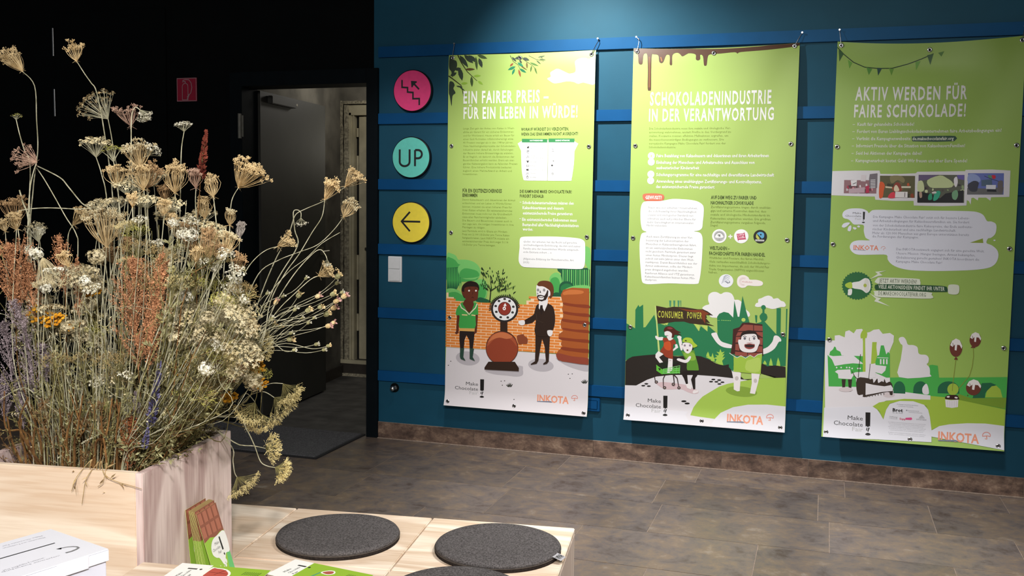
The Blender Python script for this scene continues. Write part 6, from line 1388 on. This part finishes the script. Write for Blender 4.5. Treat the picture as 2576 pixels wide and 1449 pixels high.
def plant(name, label, pts, heads, m=None, r0=0.0016, r1=0.0010, group=None, cat='dried flower', leaves=0, ml=None, side=None):
    """pts from base (in the filling) up to the head; heads = [(mesh, pos, axis, scale)]"""
    if len(pts) > 1 and pts[0].z < 0.75 and not name.startswith('drooping'):
        # rise out of the box before leaning over its rim
        a, c = pts[0], pts[1]; k = 0.835 + 0.02*random.random(); f = min(0.5, (k-a.z)/max(0.05, abs(c.z-a.z)))
        q = a.lerp(c, f*0.4); q.z = k
        if c.z > 0.70: pts = [a, q] + list(pts[1:]) if c.z > k+0.015 or uv_of(c)[0] > -0.9 else pts
    t = thing(name, label, cat, pts[0], 0, group)
    sp = spline(pts); mb = MB(); mb.tube([p-t.location for p in sp], r0, r1, 4, m or M_stem)
    L = len(sp)
    for k in range(leaves):
        i = random.randrange(int(L*0.05), max(2, int(L*0.9))); p = sp[i]-t.location; d = (sp[min(i+1, L-1)]-sp[i-1]).normalized(); e = rnd_dir(d, random.uniform(0.4, 1.2)); l = random.uniform(0.012, 0.035)
        if side:
            ribbon(mb, p, p+e*l, 0.0008, m or M_stem)
            for q in range(3): mb.leaf(p+e*l*(0.5+0.25*q), p+e*l*(0.5+0.25*q)+rnd_dir(e, 0.8)*0.007, 0.003, side)
        else: mb.leaf(p, p+e*l, l*0.16, ml or M_olv)
    o = mb.obj('stem', t)
    for h in heads: place(h[0], t, h[1], h[2], h[3] if len(h) > 3 else 1.0)
    return t
def hero(kind, label, base, tip, width, v, stem, m=None, close=0.25, v2=None, name='dried_umbel', rt=None, **kw):
    B0 = at(base[0], base[1], v); T0 = at(tip[0], tip[1], v if v2 is None else v2); ax = T0-B0; L = ax.length; S1 = (B0-CAMP).length/FPX*width/2
    if kind == 'nest': me = head_nest(L, S1, m or M_tan, close, **{k: kw[k] for k in kw if k in ('n', 'mtip', 'fuzz')})
    elif kind == 'umbel': me = head_umbel(S1, L, M_stem, m or M_wht, kw.get('n', 22), kw.get('per', 8), kw.get('fl', 0.0026))
    elif kind == 'fennel': me = head_fennel(S1, L, kw.get('n', 24), m)
    ps = [at(x, y, v) for x, y in stem]; rt = rt or root_of(ps[-1])
    pts = [rt] + ps[::-1] + [B0]
    return plant(name, label, pts, [(me, B0, ax)], leaves=kw.get('leaves', 0))
HE = hero
HE('nest', 'tan closed umbel at the top left corner on a tall kinked stem', (57, 180), (22, 140), 44, -0.66, [(87, 216), (92, 300), (95, 378), (84, 470), (74, 620), (80, 900)], close=0.15)
HE('nest', 'topmost small tan umbel leaning left above the wide one', (193, 154), (186, 118), 40, -0.62, [(214, 187), (229, 208), (243, 232), (262, 330), (285, 520), (290, 850)], n=26, close=0.1)
HE('umbel', 'wide flat tan umbel spreading to the left below the topmost one', (272, 300), (232, 252), 92, -0.60, [(283, 360), (298, 480), (300, 800)], m=M_tan, n=40, per=11)
HE('nest', 'mauve brown umbel right of the wide flat one', (330, 318), (318, 278), 60, -0.63, [(329, 380), (322, 500), (318, 820)], m=M_tanp, n=34, fuzz=1.3, close=0.0)
HE('umbel', 'white umbel drooping right of the mauve brown one', (352, 276), (366, 296), 34, -0.64, [(338, 272), (330, 320), (334, 520), (330, 800)], m=M_wht, n=16)
HE('umbel', 'single small white bowl shaped umbel left of the dark red spike', (463, 332), (461, 312), 38, -0.58, [(457, 370), (455, 420), (452, 560), (440, 850)], m=M_wht, n=18, per=6)
HE('nest', 'tan fan umbel at the far left where three stems meet', (92, 408), (55, 398), 56, -0.70, [(80, 450), (72, 520), (70, 680), (80, 950)], m=M_tanp, close=0.0, n=40)
HE('umbel', 'cream umbel cluster above the yellow green one, left of centre', (242, 396), (240, 352), 68, -0.66, [(256, 440), (270, 520), (285, 820)], m=M_crm, n=30, per=9, fl=0.0034)
HE('umbel', 'yellow green umbel under the wide tan one', (286, 408), (281, 372), 42, -0.64, [(296, 470), (306, 600), (310, 850)], m=M_ygr, n=20, per=9)
HE('nest', 'large tan umbel with cream flowers at its right edge, upper middle', (352, 424), (342, 368), 66, -0.70, [(352, 500), (345, 640), (335, 880)], m=M_tan, n=44, fuzz=1.4, mtip=M_crm, close=0.0)
HE('umbel', 'white lace umbel right of the large upper tan umbel', (372, 392), (386, 372), 42, -0.68, [(352, 420), (348, 600), (340, 860)], m=M_wht, n=16)
HE('nest', 'tan umbel left of the twin tan umbels in the upper middle', (294, 470), (290, 426), 46, -0.66, [(300, 520), (306, 700), (310, 900)], n=34)
HE('nest', 'left one of the twin tan umbels in the upper middle', (362, 478), (350, 424), 52, -0.72, [(366, 540), (375, 700), (380, 900)], n=38)
HE('nest', 'right one of the twin tan umbels in the upper middle', (370, 474), (384, 424), 50, -0.68, [(372, 540), (382, 700), (386, 900)], m=M_tan2, n=38)
HE('nest', 'golden closed umbel nest below the small white bowl umbel', (440, 486), (442, 420), 50, -0.64, [(444, 540), (448, 700), (440, 900)], n=44, close=0.5)
HE('nest', 'small pale closed umbel just left of the dark red spike', (493, 474), (489, 434), 30, -0.66, [(492, 520), (500, 600), (504, 800)], n=26, close=0.5, m=M_tanp)
HE('nest', 'closed tan umbel just right of the dark red spike', (537, 496), (530, 450), 38, -0.62, [(542, 540), (545, 600), (540, 800)], n=32, close=0.6)
HE('nest', 'large tan fan umbel opening right, before the dark door', (600, 472), (633, 422), 78, -0.58, [(583, 505), (579, 560), (579, 640), (592, 700), (604, 740), (590, 900)], n=64, close=0.0, fuzz=1.3)
HE('nest', 'closed tan umbel below the dark red spike', (515, 550), (511, 506), 34, -0.60, [(506, 600), (500, 700), (500, 880)], n=30, close=0.6)
HE('nest', 'small cream seed head on the stem under the large fan umbel', (578, 568), (580, 534), 24, -0.60, [(577, 620), (590, 700), (600, 860)], n=24, close=0.7, m=M_tan, mtip=M_crm)
HE('nest', 'small grey closed umbel right of the cream seed head', (603, 598), (607, 567), 24, -0.56, [(600, 640), (590, 690), (575, 760), (560, 900)], n=24, close=0.6, m=mat('grey_umbel', (200, 190, 180), 0.9, rgb2=(150, 140, 132)))
HE('nest', 'open cream umbel left of the grey closed umbel', (566, 642), (572, 592), 56, -0.62, [(562, 700), (560, 800), (540, 950)], n=38, close=0.1, m=M_tan, mtip=M_crm)
HE('nest', 'brown closed umbel left of the open cream umbel', (524, 652), (527, 588), 46, -0.66, [(520, 720), (518, 820), (510, 950)], n=42, close=0.5, m=M_tan2)
HE('nest', 'tan umbel at the left edge half way up', (43, 562), (34, 508), 58, -0.66, [(50, 620), (56, 760), (70, 950)], n=40, m=M_tan2, close=0.1)
HE('nest', 'lone tan fan umbel on a bent stem left of centre', (184, 566), (208, 534), 40, -0.60, [(172, 590), (170, 640), (160, 760), (170, 950)], n=30, close=0.0)
HE('umbel', 'yellowish umbel over the orange plumes at the left', (98, 610), (88, 566), 46, -0.68, [(96, 650), (100, 800), (110, 980)], m=M_crm, n=24)
HE('nest', 'largest tan umbel in the middle left of the bouquet', (268, 622), (258, 536), 84, -0.74, [(262, 700), (255, 820), (260, 980)], n=70, close=0.1, fuzz=1.4, mtip=M_crm)
HE('nest', 'drooping fan umbel with long pale rays above the white flowers', (106, 646), (128, 712), 60, -0.78, [(102, 640), (98, 660), (96, 800), (100, 980)], n=46, close=0.0, m=M_crm, fuzz=0.7)
HE('nest', 'tan umbel before the doorway, the left of the two highest on arching stems', (817, 502), (836, 462), 42, -0.60, [(810, 545), (785, 585), (752, 640), (716, 690), (680, 760), (640, 900)], n=34, close=0.0)
HE('nest', 'tan umbel at the tip of the longest arching stem before the doorway', (868, 470), (896, 440), 40, -0.56, [(845, 488), (810, 508), (770, 525), (744, 540), (733, 570), (724, 595), (690, 660), (650, 760), (600, 920)], n=34, close=0.0)
HE('nest', 'golden umbel with white flowers under the arching pair before the doorway', (864, 546), (884, 512), 42, -0.58, [(840, 578), (800, 615), (750, 635), (700, 655), (650, 690), (610, 790), (590, 930)], n=32, close=0.3, mtip=M_crm)
HE('nest', 'cream umbel on a low arching stem left of the door handle', (699, 620), (728, 602), 36, -0.58, [(672, 628), (645, 648), (620, 680), (600, 730), (580, 900)], n=30, close=0.0, m=M_strw)
HE('nest', 'cream feathery umbel hanging before the lower doorway', (802, 694), (828, 676), 34, -0.56, [(780, 704), (740, 740), (700, 780), (650, 850), (600, 960)], n=28, close=0.0, m=M_strw)
HE('umbel', 'tiny white flower cluster on a hooked stem before the door', (757, 548), (757, 562), 22, -0.60, [(757, 535), (748, 528), (738, 535), (742, 580), (748, 620), (700, 700), (640, 820)], m=M_wht, n=9, per=4)
HE('umbel', 'tiny green white flower on a thin stem at the far left', (41, 302), (41, 292), 14, -0.64, [(50, 340), (62, 380), (76, 420), (80, 620)], m=M_ygr, n=8, per=5, fl=0.002)
HE('umbel', 'small white blossom at the end of the short hooked stem above the strawflowers', (823, 652), (823, 664), 18, -0.57, [(818, 640), (806, 628), (785, 640), (740, 690), (690, 770), (630, 900)], m=M_wht, n=8, per=5)
# fennel like umbels hanging out over the right side
FEN = 'golden green fennel umbel '
hang = [((690, 1000), (722, 1032), 84, -0.50, 'below the yellow tansy, beside the corner of the planter', [(660, 985), (620, 1000), (590, 1030)]),
        ((655, 1040), (660, 1075), 70, -0.48, 'hanging just right of the planter corner', [(630, 1020), (600, 1040), (585, 1065)]),
        ((668, 1128), (690, 1126), 58, -0.56, 'on a long stem low right of the planter', [(640, 1122), (610, 1120), (588, 1112)]),
        ((692, 1176), (716, 1186), 46, -0.58, 'furthest right of the low hanging ones', [(672, 1172), (655, 1160), (640, 1120), (620, 1080), (595, 1050)]),
        ((596, 1200), (618, 1228), 74, -0.52, 'lowest of all, near the bench seat', [(590, 1188), (586, 1160), (580, 1120)]),
        ((642, 1012), (620, 1050), 66, -0.60, 'against the rear rim of the planter', [(620, 990), (600, 1010), (585, 1040)]),
        ((712, 965), (738, 1000), 56, -0.52, 'rightmost below the orange yellow tansy', [(680, 965), (640, 985), (600, 1020)]),
        ((640, 870), (672, 868), 60, -0.54, 'directly above the yellow tansy', [(610, 880), (590, 930), (575, 1000)])]
for b_, tp, w_, v_, lab, st in hang: HE('fennel', FEN+lab, b_, tp, w_*1.12, v_, st, name='dried_fennel', rt=uvz(-0.965, max(-0.83, min(-0.50, v_)), 0.73), n=34)
# dark red spike, orange plumes, violet spikes
def spike(name, label, base, tip, width, v, me_fn, m, stem, **k):
    B0 = at(*base, v); T0 = at(*tip, v); ax = T0-B0; R = (B0-CAMP).length/FPX*width/2; me = me_fn(ax.length, R, m, **k)
    ps = [at(x, y, v) for x, y in stem]; rt = root_of(ps[-1] if ps else B0)
    return plant(name, label, [rt]+ps[::-1]+[B0], [(me, B0, ax)], m=M_bst if m in (M_rust, M_red) else M_gst)
spike('dock_spike', 'dark red pointed spike standing alone in the upper middle', (504, 455), (518, 335), 24, -0.62, head_spike, M_red, [(500, 520), (492, 620), (490, 880)], n=24, per=9, sz=0.008)
spike('sorrel_plume', 'tall orange sorrel plume, left of the central pair', (348, 930), (334, 632), 106, -0.80, head_plume, M_rust, [(350, 1020)], n=120, per=34)
spike('sorrel_plume', 'tall orange sorrel plume, right of the central pair, tip bent right', (372, 930), (412, 616), 78, -0.79, head_plume, M_rust, [(366, 1040)], n=110, per=34)
spike('sorrel_plume', 'orange sorrel plume with pointed tip at the left above the yellow flowers', (165, 740), (150, 585), 58, -0.76, head_plume, M_rust, [(170, 900)], n=46, per=24)
spike('sorrel_plume', 'broad orange sorrel plume at the left edge', (40, 800), (28, 612), 110, -0.77, head_plume, M_rust, [(50, 950)], n=90, per=34)
spike('sorrel_plume', 'short orange sorrel plume between the left ones', (88, 800), (70, 655), 60, -0.74, head_plume, M_rust, [(95, 960)], n=50, per=26)
spike('sorrel_plume', 'small rust plume left of the central orange pair', (200, 800), (193, 640), 30, -0.74, head_plume, M_rust, [(204, 950)], n=36, per=20)
spike('sorrel_plume', 'dull brownish plume leaning right below the cream flowers', (540, 1000), (640, 880), 40, -0.68, head_plume, mat('dull_plume', (196, 150, 116), 0.9, rgb2=(140, 104, 80), scale=50), [(520, 1060)], n=40, per=20)
spike('sorrel_plume', 'low dark rust plume at the front rim of the planter', (320, 1185), (330, 1040), 54, -0.835, head_plume, mat('dark_rust', (158, 92, 50), 0.9, rgb2=(100, 56, 30), scale=50), [], n=40, per=24)
LAV = 'grey violet statice spike '
for k, (b_, t_, w_, lab) in enumerate((((75, 880), (34, 752), 46, 'tallest at the left edge'), ((92, 1000), (60, 830), 40, 'second at the left, behind the tallest'), ((30, 960), (10, 800), 44, 'cut by the left picture edge'), ((120, 960), (100, 862), 34, 'leaning over the grey stems at the left'), ((60, 1080), (40, 940), 40, 'lowest at the left'), ((15, 1060), (8, 930), 30, 'in the lower left corner of the bouquet'))):
    spike('statice_spike', LAV+lab, b_, t_, w_*1.25, -0.80+0.01*k, head_plume, M_lav, [(b_[0]+12, b_[1]+60)], n=44, per=26)
spike('larkspur_spike', 'slender violet blue spike over the right front of the planter', (378, 1080), (402, 915), 30, -0.82, head_spike, M_vio, [(368, 1140)], n=38, per=8, sz=0.006)
spike('larkspur_spike', 'short violet blue spike left of the slender one', (350, 1090), (342, 990), 30, -0.80, head_spike, M_lav, [(352, 1140)], n=24, per=9, sz=0.006)
spike('larkspur_spike', 'little violet spike drooping near the front rim', (362, 1130), (372, 1080), 20, -0.84, head_spike, M_vio, [], n=14, per=8, sz=0.005)
# tansy
for k, (x, y, w_, v_, lab) in enumerate(((110, 800, 60, -0.74, 'left, beside the orange plumes'), (150, 812, 50, -0.76, 'left, right of its twin'), (195, 822, 40, -0.72, 'under the cream clusters at the left'), (240, 736, 34, -0.70, 'highest of the yellow ones'), (652, 925, 34, -0.52, 'upper right over the planter corner'), (660, 965, 36, -0.50, 'middle right over the planter corner'), (645, 900, 30, -0.54, 'topmost of the right group'), (580, 1002, 44, -0.60, 'low at the rear corner'), (470, 930, 50, -0.7, 'dull yellow in the shadow of the middle'))):
    B0 = at(x, y+14, v_); R = (B0-CAMP).length/FPX*w_/2; me = head_tansy(R, 30)
    plant('tansy', 'yellow tansy cluster, '+lab, [root_of(B0), at(x+(6 if x < 400 else -25), y+110, v_), B0], [(me, B0, Vector((random.uniform(-.3, .3), -0.5, 1)))], m=M_olv)

# strawflower branches reaching right
buds = [(848, 712, 0), (838, 740, 1), (822, 790, 1), (860, 735, 0), (806, 772, 1), (846, 757, 2), (840, 774, 2), (826, 820, 2), (770, 700, 0), (752, 742, 1), (800, 745, 2), (790, 800, 0), (776, 812, 0), (838, 812, 2), (826, 870, 1), (796, 866, 0), (730, 853, 1), (740, 880, 0), (694, 760, 2), (690, 818, 1), (706, 822, 1), (684, 802, 0), (732, 838, 0), (866, 745, 2), (815, 880, 0), (775, 780, 1), (760, 800, 0), (742, 778, 0), (635, 972, 2), (655, 975, 1), (712, 745, 0), (672, 738, 0), (850, 695, 1)]
hb = [head_bud(0.0042, M_wht, M_grn), head_bud(0.0058, M_strw, M_grn), head_bud(0.0056, M_pnk, M_strw)]
for k, (x, y, ty) in enumerate(buds):
    v_ = -0.50-0.10*((k*7) % 10)/10; B0 = at(x, y, v_); x1 = 590+random.uniform(-40, 40); y1 = 930+random.uniform(-30, 30)
    mid = at(x*0.45+x1*0.55+random.uniform(-8, 8), y*0.5+y1*0.5-25+random.uniform(-15, 15), v_); mid2 = at(x*0.82+x1*0.18, y*0.85+y1*0.15+random.uniform(-8, 4), v_)
    wb = {(0): 'tiny white', (1): 'cream', (2): 'pink'}[ty]
    plant('strawflower', '%s strawflower bud on a thin wiry stem reaching right before the door' % wb, [root_of(at(x1, y1, v_)), at(x1, y1, v_), mid, mid2, B0], [(hb[ty], B0, (B0-mid2).normalized(), random.uniform(0.8, 1.3))], r0=0.0011, r1=0.0007, group='%s strawflowers on the wiry stems at the right' % wb)
# bare arching stems
for lab, pts_, r_ in (('pale arching bare stem crossing the middle left to the left edge', [(20, 545), (50, 530), (110, 523), (190, 526), (236, 533), (250, 620), (270, 900)], 0.0014), ('bare thin stem ending before the pale inner door', [(855, 585), (810, 612), (770, 650), (720, 690), (660, 770), (600, 930)], 0.0008),
                      ('pale cut stem lying across the front, thick end at the left', [(146, 1152), (180, 1132), (240, 1098), (300, 1098), (354, 1092)], 0.0024), ('curving thin stem from the left over the front rim', [(0, 1005), (60, 975), (110, 1012), (200, 1075), (330, 1130), (354, 1148)], 0.0013),
                      ('short pale broken stem near the front corner', [(300, 1100), (330, 1125), (355, 1148)], 0.0016), ('short upright cut stem beside the tall kinked one', [(49, 478), (58, 510), (70, 545), (78, 640), (90, 900)], 0.0016), ('long pale diagonal stem from the three stem junction', [(95, 418), (150, 446), (172, 470), (205, 510), (240, 545), (270, 700), (280, 900)], 0.0014), ('thin stem bowing right from the three stem junction', [(92, 422), (112, 452), (140, 500), (165, 545), (192, 590), (196, 640), (190, 900)], 0.0011)):
    v_ = -0.80 if pts_[0][1] > 900 else -0.66; ps = [at(x, y, v_) for x, y in pts_]
    plant('bare_stem', lab, ([root_of(ps[-1])] if pts_[-1][1] < 1090 and 'front' not in lab else [])+ps[::-1], [], r0=r_*1.1, r1=r_, cat='dried stem')
# grass and hanging blades over the front rim
for lab, pts_ in (('dry blade hanging straight down over the front of the planter', [(232, 1182), (222, 1195), (214, 1215), (210, 1240), (206, 1268)]), ('dry forked blade hanging near the front corner', [(240, 1180), (262, 1192), (290, 1210), (330, 1222), (356, 1230)]), ('short curled blade hanging over the front board', [(255, 1185), (262, 1200), (258, 1215), (246, 1224)]), ('faint long blade left of the straight hanging one', [(215, 1175), (200, 1190), (188, 1210), (180, 1235)])):
    ps = [at(x, y, -0.885) for x, y in pts_]; ps[0] = ps[0]+Vector((0, 0.02, 0.012))
    plant('drooping_grass', lab, [uvz(uv_of(ps[0])[0], -0.86, 0.735), uvz(uv_of(ps[0])[0], -0.872, 0.806)]+ps, [], m=mat('dry_blade', (190, 164, 116), 0.9, rgb2=(150, 124, 84)), r0=0.0012, r1=0.0006, leaves=4, ml=mat('dry_blade', (190, 164, 116)), cat='dried stem')

# ---- filler plants, grouped
def variants(fn, n): return [fn() for _ in range(n)]
V_wh = variants(lambda: head_umbel(0.022, 0.016, M_stem, M_wht, 13, 6, 0.0030), 4)
V_cr = variants(lambda: head_umbel(0.030, 0.026, M_stem, M_crm, 24, 8, 0.0030), 4)
V_yg = variants(lambda: head_fennel(0.026, 0.024, 16, M_ygr, 9), 3)
V_fe = variants(lambda: head_fennel(0.030, 0.026, 18, M_fen, 11), 3)
V_br = variants(lambda: head_fennel(0.030, 0.028, 16, mat('dull_seed', (178, 156, 104), 0.9, rgb2=(120, 100, 62), scale=50), 12), 3)
V_ns = variants(lambda: head_nest(0.034, 0.018, M_tan, 0.3, 28), 3) + variants(lambda: head_nest(0.036, 0.020, M_tan2, 0.2, 28), 2)
V_cl = variants(lambda: head_cluster(0.017, M_wht, M_grn, 60, 0.0046), 3); V_cc = variants(lambda: head_cluster(0.022, M_crm, M_stem, 110, 0.0042), 4)
def sprig(m, ms, L=0.30, n=26):
    mb = MB(); Z = Vector((0, 0, 1)); pts = [Vector((0.01*math.sin(k*0.9), 0.008*math.cos(k*1.1), L*k/6)) for k in range(7)]; mb.tube(pts, 0.0012, 0.0006, 3, ms)
    for k in range(n):
        s_ = random.uniform(0.1, 1); i = min(5, int(s_*6)); p = pts[i].lerp(pts[i+1], s_*6-i); e = rnd_dir(Z, random.uniform(0.4, 1.1)); l = random.uniform(0.015, 0.05)*(1.2-s_*0.6)
        ribbon(mb, p, p+e*l, 0.0009, ms)
        for q in range(7):
            a = p+e*l*random.uniform(0.3, 1); mb.leaf(a, a+rnd_dir(e, random.uniform(0.3, 1.2))*random.uniform(0.005, 0.012), random.uniform(0.002, 0.004), m)
    return mb.mesh('sprig')
M_dkl = fm('gap_shade_leaf', (92, 86, 54), (52, 48, 30)); V_sp = variants(lambda: sprig(M_dkl, M_bst), 4) + variants(lambda: sprig(M_olv, M_gst), 3) + variants(lambda: sprig(M_grn, M_gst), 3)  # darker leaf colour paints in the shaded gaps between the stems
V_sb = variants(lambda: sprig(mat('brown_leaf', (128, 100, 62), 0.9, rgb2=(84, 62, 38), scale=50), M_bst, 0.2, 18), 3)
def fill(name, label, group, variants_, regions, v_rng, m, r=0.00095, sc=(0.8, 1.25), cat='dried flower', tilt=0.35):
    for (x, y) in regions:
        v_ = random.uniform(*v_rng); B0 = at(x, y, v_); rt = root_of(B0); d = B0-rt
        if B0.z < 0.78: B0.z = 0.78+random.random()*0.03
        mid = rt.lerp(B0, random.uniform(0.35, 0.65))+Vector((random.uniform(-.045, .045), random.uniform(-.03, .03), 0.01))
        ax = Vector((d.x*1.2+random.gauss(0, tilt)*0.3, -0.12+random.gauss(0, tilt)*0.3, max(0.12, abs(d.z))+0.1)).normalized()
        plant(name, label, [rt, mid, B0], [(random.choice(variants_), B0, ax, random.uniform(*sc))], m=m, r0=r, r1=r*0.7, group=group, cat=cat)
def pts_in(n, boxes):
    tot = sum(b[4] for b in boxes); out = []
    for b in boxes:
        for k in range(max(1, round(n*b[4]/tot))): out.append((random.uniform(b[0], b[2]), random.uniform(b[1], b[3])))
    return out
# upper middle tangle
fill('cream_umbel', 'cream lace flower head among the upper middle umbels', 'cream lace flowers in the upper middle', V_cr, pts_in(16, [(300, 470, 400, 560, 5), (240, 500, 330, 640, 3), (420, 520, 470, 600, 3), (490, 560, 540, 640, 3), (330, 570, 480, 690, 2)]), (-0.78, -0.52), M_stem)
fill('cream_umbel', 'cream lace flower head in the dense lower right part of the bouquet', 'cream lace flowers at the lower right', V_cr, pts_in(32, [(430, 760, 520, 900, 6), (500, 790, 640, 900, 10), (520, 880, 620, 960, 5), (440, 880, 520, 960, 2)]), (-0.82, -0.50), M_stem)
fill('cream_umbel', 'cream lace flower head above the violet statice at the left', 'cream lace flowers at the left', V_cr, pts_in(18, [(60, 780, 240, 880, 6), (160, 690, 270, 800, 8), (90, 690, 150, 760, 2)]), (-0.82, -0.52), M_stem)
fill('cream_cluster', 'fluffy cream seed cluster in the right half of the bouquet', 'fluffy cream clusters at the right', V_cc, pts_in(34, [(430, 740, 520, 880, 10), (520, 790, 650, 900, 12), (540, 880, 640, 960, 6), (560, 700, 620, 790, 3)]), (-0.80, -0.5), M_stem)
fill('tan_cluster', 'fluffy tan seed cluster in the left half of the bouquet', 'fluffy tan clusters at the left', V_cc, pts_in(16, [(60, 700, 240, 860, 10), (180, 640, 260, 720, 4)]), (-0.82, -0.55), M_stem)
fill('white_yarrow', 'small white flower cluster scattered through the bouquet', 'small white flower clusters', V_wh+V_cl, pts_in(46, [(100, 690, 160, 730, 4), (200, 690, 260, 740, 4), (220, 890, 300, 990, 5), (290, 900, 350, 960, 3), (320, 1010, 360, 1050, 2), (530, 640, 600, 740, 7), (420, 480, 500, 600, 5), (430, 660, 620, 760, 6), (280, 560, 420, 640, 3), (500, 820, 620, 940, 5), (20, 560, 110, 640, 3)]), (-0.84, -0.5), M_stem, 0.0009, (0.7, 1.1))
fill('brown_umbel', 'dull brownish seed umbel low in the dense stems', 'dull brown seed umbels', V_br, pts_in(46, [(60, 860, 300, 1060, 12), (300, 860, 480, 1100, 14), (480, 900, 620, 1060, 10), (240, 640, 420, 780, 6), (440, 640, 620, 760, 6)]), (-0.83, -0.5), M_gst, 0.001, (0.7, 1.2))
fill('green_umbel', 'yellow green seed umbel tangled in the middle of the bouquet', 'yellow green seed umbels', V_yg+V_fe, pts_in(48, [(280, 560, 420, 700, 6), (420, 700, 560, 800, 6), (180, 760, 300, 900, 6), (400, 840, 600, 980, 12), (560, 820, 660, 980, 6), (140, 1000, 300, 1100, 4), (430, 990, 560, 1060, 4), (0, 640, 60, 700, 1)]), (-0.82, -0.5), M_gst, 0.001, (0.7, 1.15))
fill('closed_umbel', 'small closed brown umbel half hidden among the stems', 'small closed umbels in the tangle', V_ns, pts_in(22, [(270, 600, 420, 720, 5), (400, 560, 480, 640, 4), (330, 480, 420, 560, 4), (10, 520, 90, 600, 2), (480, 640, 600, 700, 3), (560, 800, 650, 860, 2), (120, 640, 260, 700, 2)]), (-0.8, -0.5), M_stem, 0.0012, (0.7, 1.0))
# leafy sprigs: fill the volume between the rim and the flowers
def sprigs(n, label, group, var, boxes, v_rng, sc):
    for x, y in pts_in(n, boxes):
        v_ = random.uniform(*v_rng); T = at(x, y, v_); rt = root_of(T); rt.z = 0.735; tu, tv = uv_of(T); ru, rv = uv_of(rt)
        lim = ru+(T.z-rt.z)/1.25
        if tu > -0.95 and tu > lim: T = uvz(lim, tv, T.z)
        d = T-rt; L = max(0.10, d.length); me = random.choice(var)
        ml_ = 0.2 if me in V_sb else 0.30; t = thing('leafy_sprig', label, 'dried sprig', rt, 0, group)
        place(me, t, rt, d.normalized(), min(1.9, max(0.5, L/ml_)))
sprigs(125, 'olive grey leafy sprig standing in the dense stems of the planter', 'olive grey leafy sprigs', V_sp, [(0, 850, 140, 1060, 10), (140, 820, 330, 1060, 16), (330, 780, 460, 1060, 14), (460, 760, 640, 1040, 22), (280, 640, 470, 800, 9), (430, 560, 600, 740, 6), (60, 700, 280, 820, 5), (380, 980, 570, 1100, 16), (560, 900, 640, 1040, 6)], (-0.84, -0.49), None)
sprigs(70, 'short brown leafy sprig low at the front rim of the planter', 'brown sprigs at the front rim', V_sb, [(0, 1080, 200, 1150, 10), (200, 1080, 360, 1160, 10), (360, 1060, 520, 1120, 6), (60, 980, 300, 1080, 8)], (-0.85, -0.6), None)
# thin straight stems
def stems(n, label, group, m, boxes, v_rng, r):
    for x, y in pts_in(n, boxes):
        v_ = random.uniform(*v_rng); T = at(x, y, v_); rt = root_of(T); 
        mid = rt.lerp(T, random.uniform(0.3, 0.7))+Vector((random.uniform(-.06, .06), random.uniform(-.03, .03), 0)); plant('dry_stem', label, [rt, mid, T], [], m=m, r0=r, r1=r*0.5, group=group, cat='dried stem', leaves=6, side=M_grn if m is not M_bst else M_olv)
stems(46, 'thin pale dry stem rising among the flowers', 'thin pale stems', M_stem, [(0, 560, 120, 800, 8), (120, 760, 320, 900, 10), (270, 480, 420, 700, 16), (420, 500, 600, 700, 14), (420, 700, 640, 860, 14)], (-0.84, -0.5), 0.0010)
stems(50, 'green dry stem rising among the flowers', 'thin green stems', M_gst, [(120, 800, 360, 960, 12), (320, 560, 560, 760, 16), (420, 760, 640, 960, 12)], (-0.84, -0.5), 0.0011)
stems(36, 'thick brown stalk standing at the front rim', 'thick brown stalks', M_bst, [(0, 980, 300, 1080, 14), (250, 1000, 380, 1090, 6)], (-0.855, -0.74), 0.0032)

# curling thin twigs crossing in front of the mass
for k in range(60):
    x0, y0 = random.uniform(20, 600), random.uniform(820, 1080); v_ = random.uniform(-0.86, -0.72); a = random.uniform(-1.3, 1.3); l = random.uniform(70, 190)
    p = [at(x0+l*t*math.sin(a)+random.uniform(-8, 8), y0-l*t*abs(math.cos(a))+28*math.sin(3*t+k), v_+0.03*t) for t in (0, 0.33, 0.66, 1)]
    plant('curling_twig', 'thin curling pale twig crossing the dense stems', [root_of(p[0])]+p, [], m=random.choice((M_stem, M_gst, M_gst)), r0=0.0010, r1=0.0005, group='curling twigs in the dense stems', cat='dried stem', leaves=8, side=random.choice((M_crm, M_grn, M_olv)))
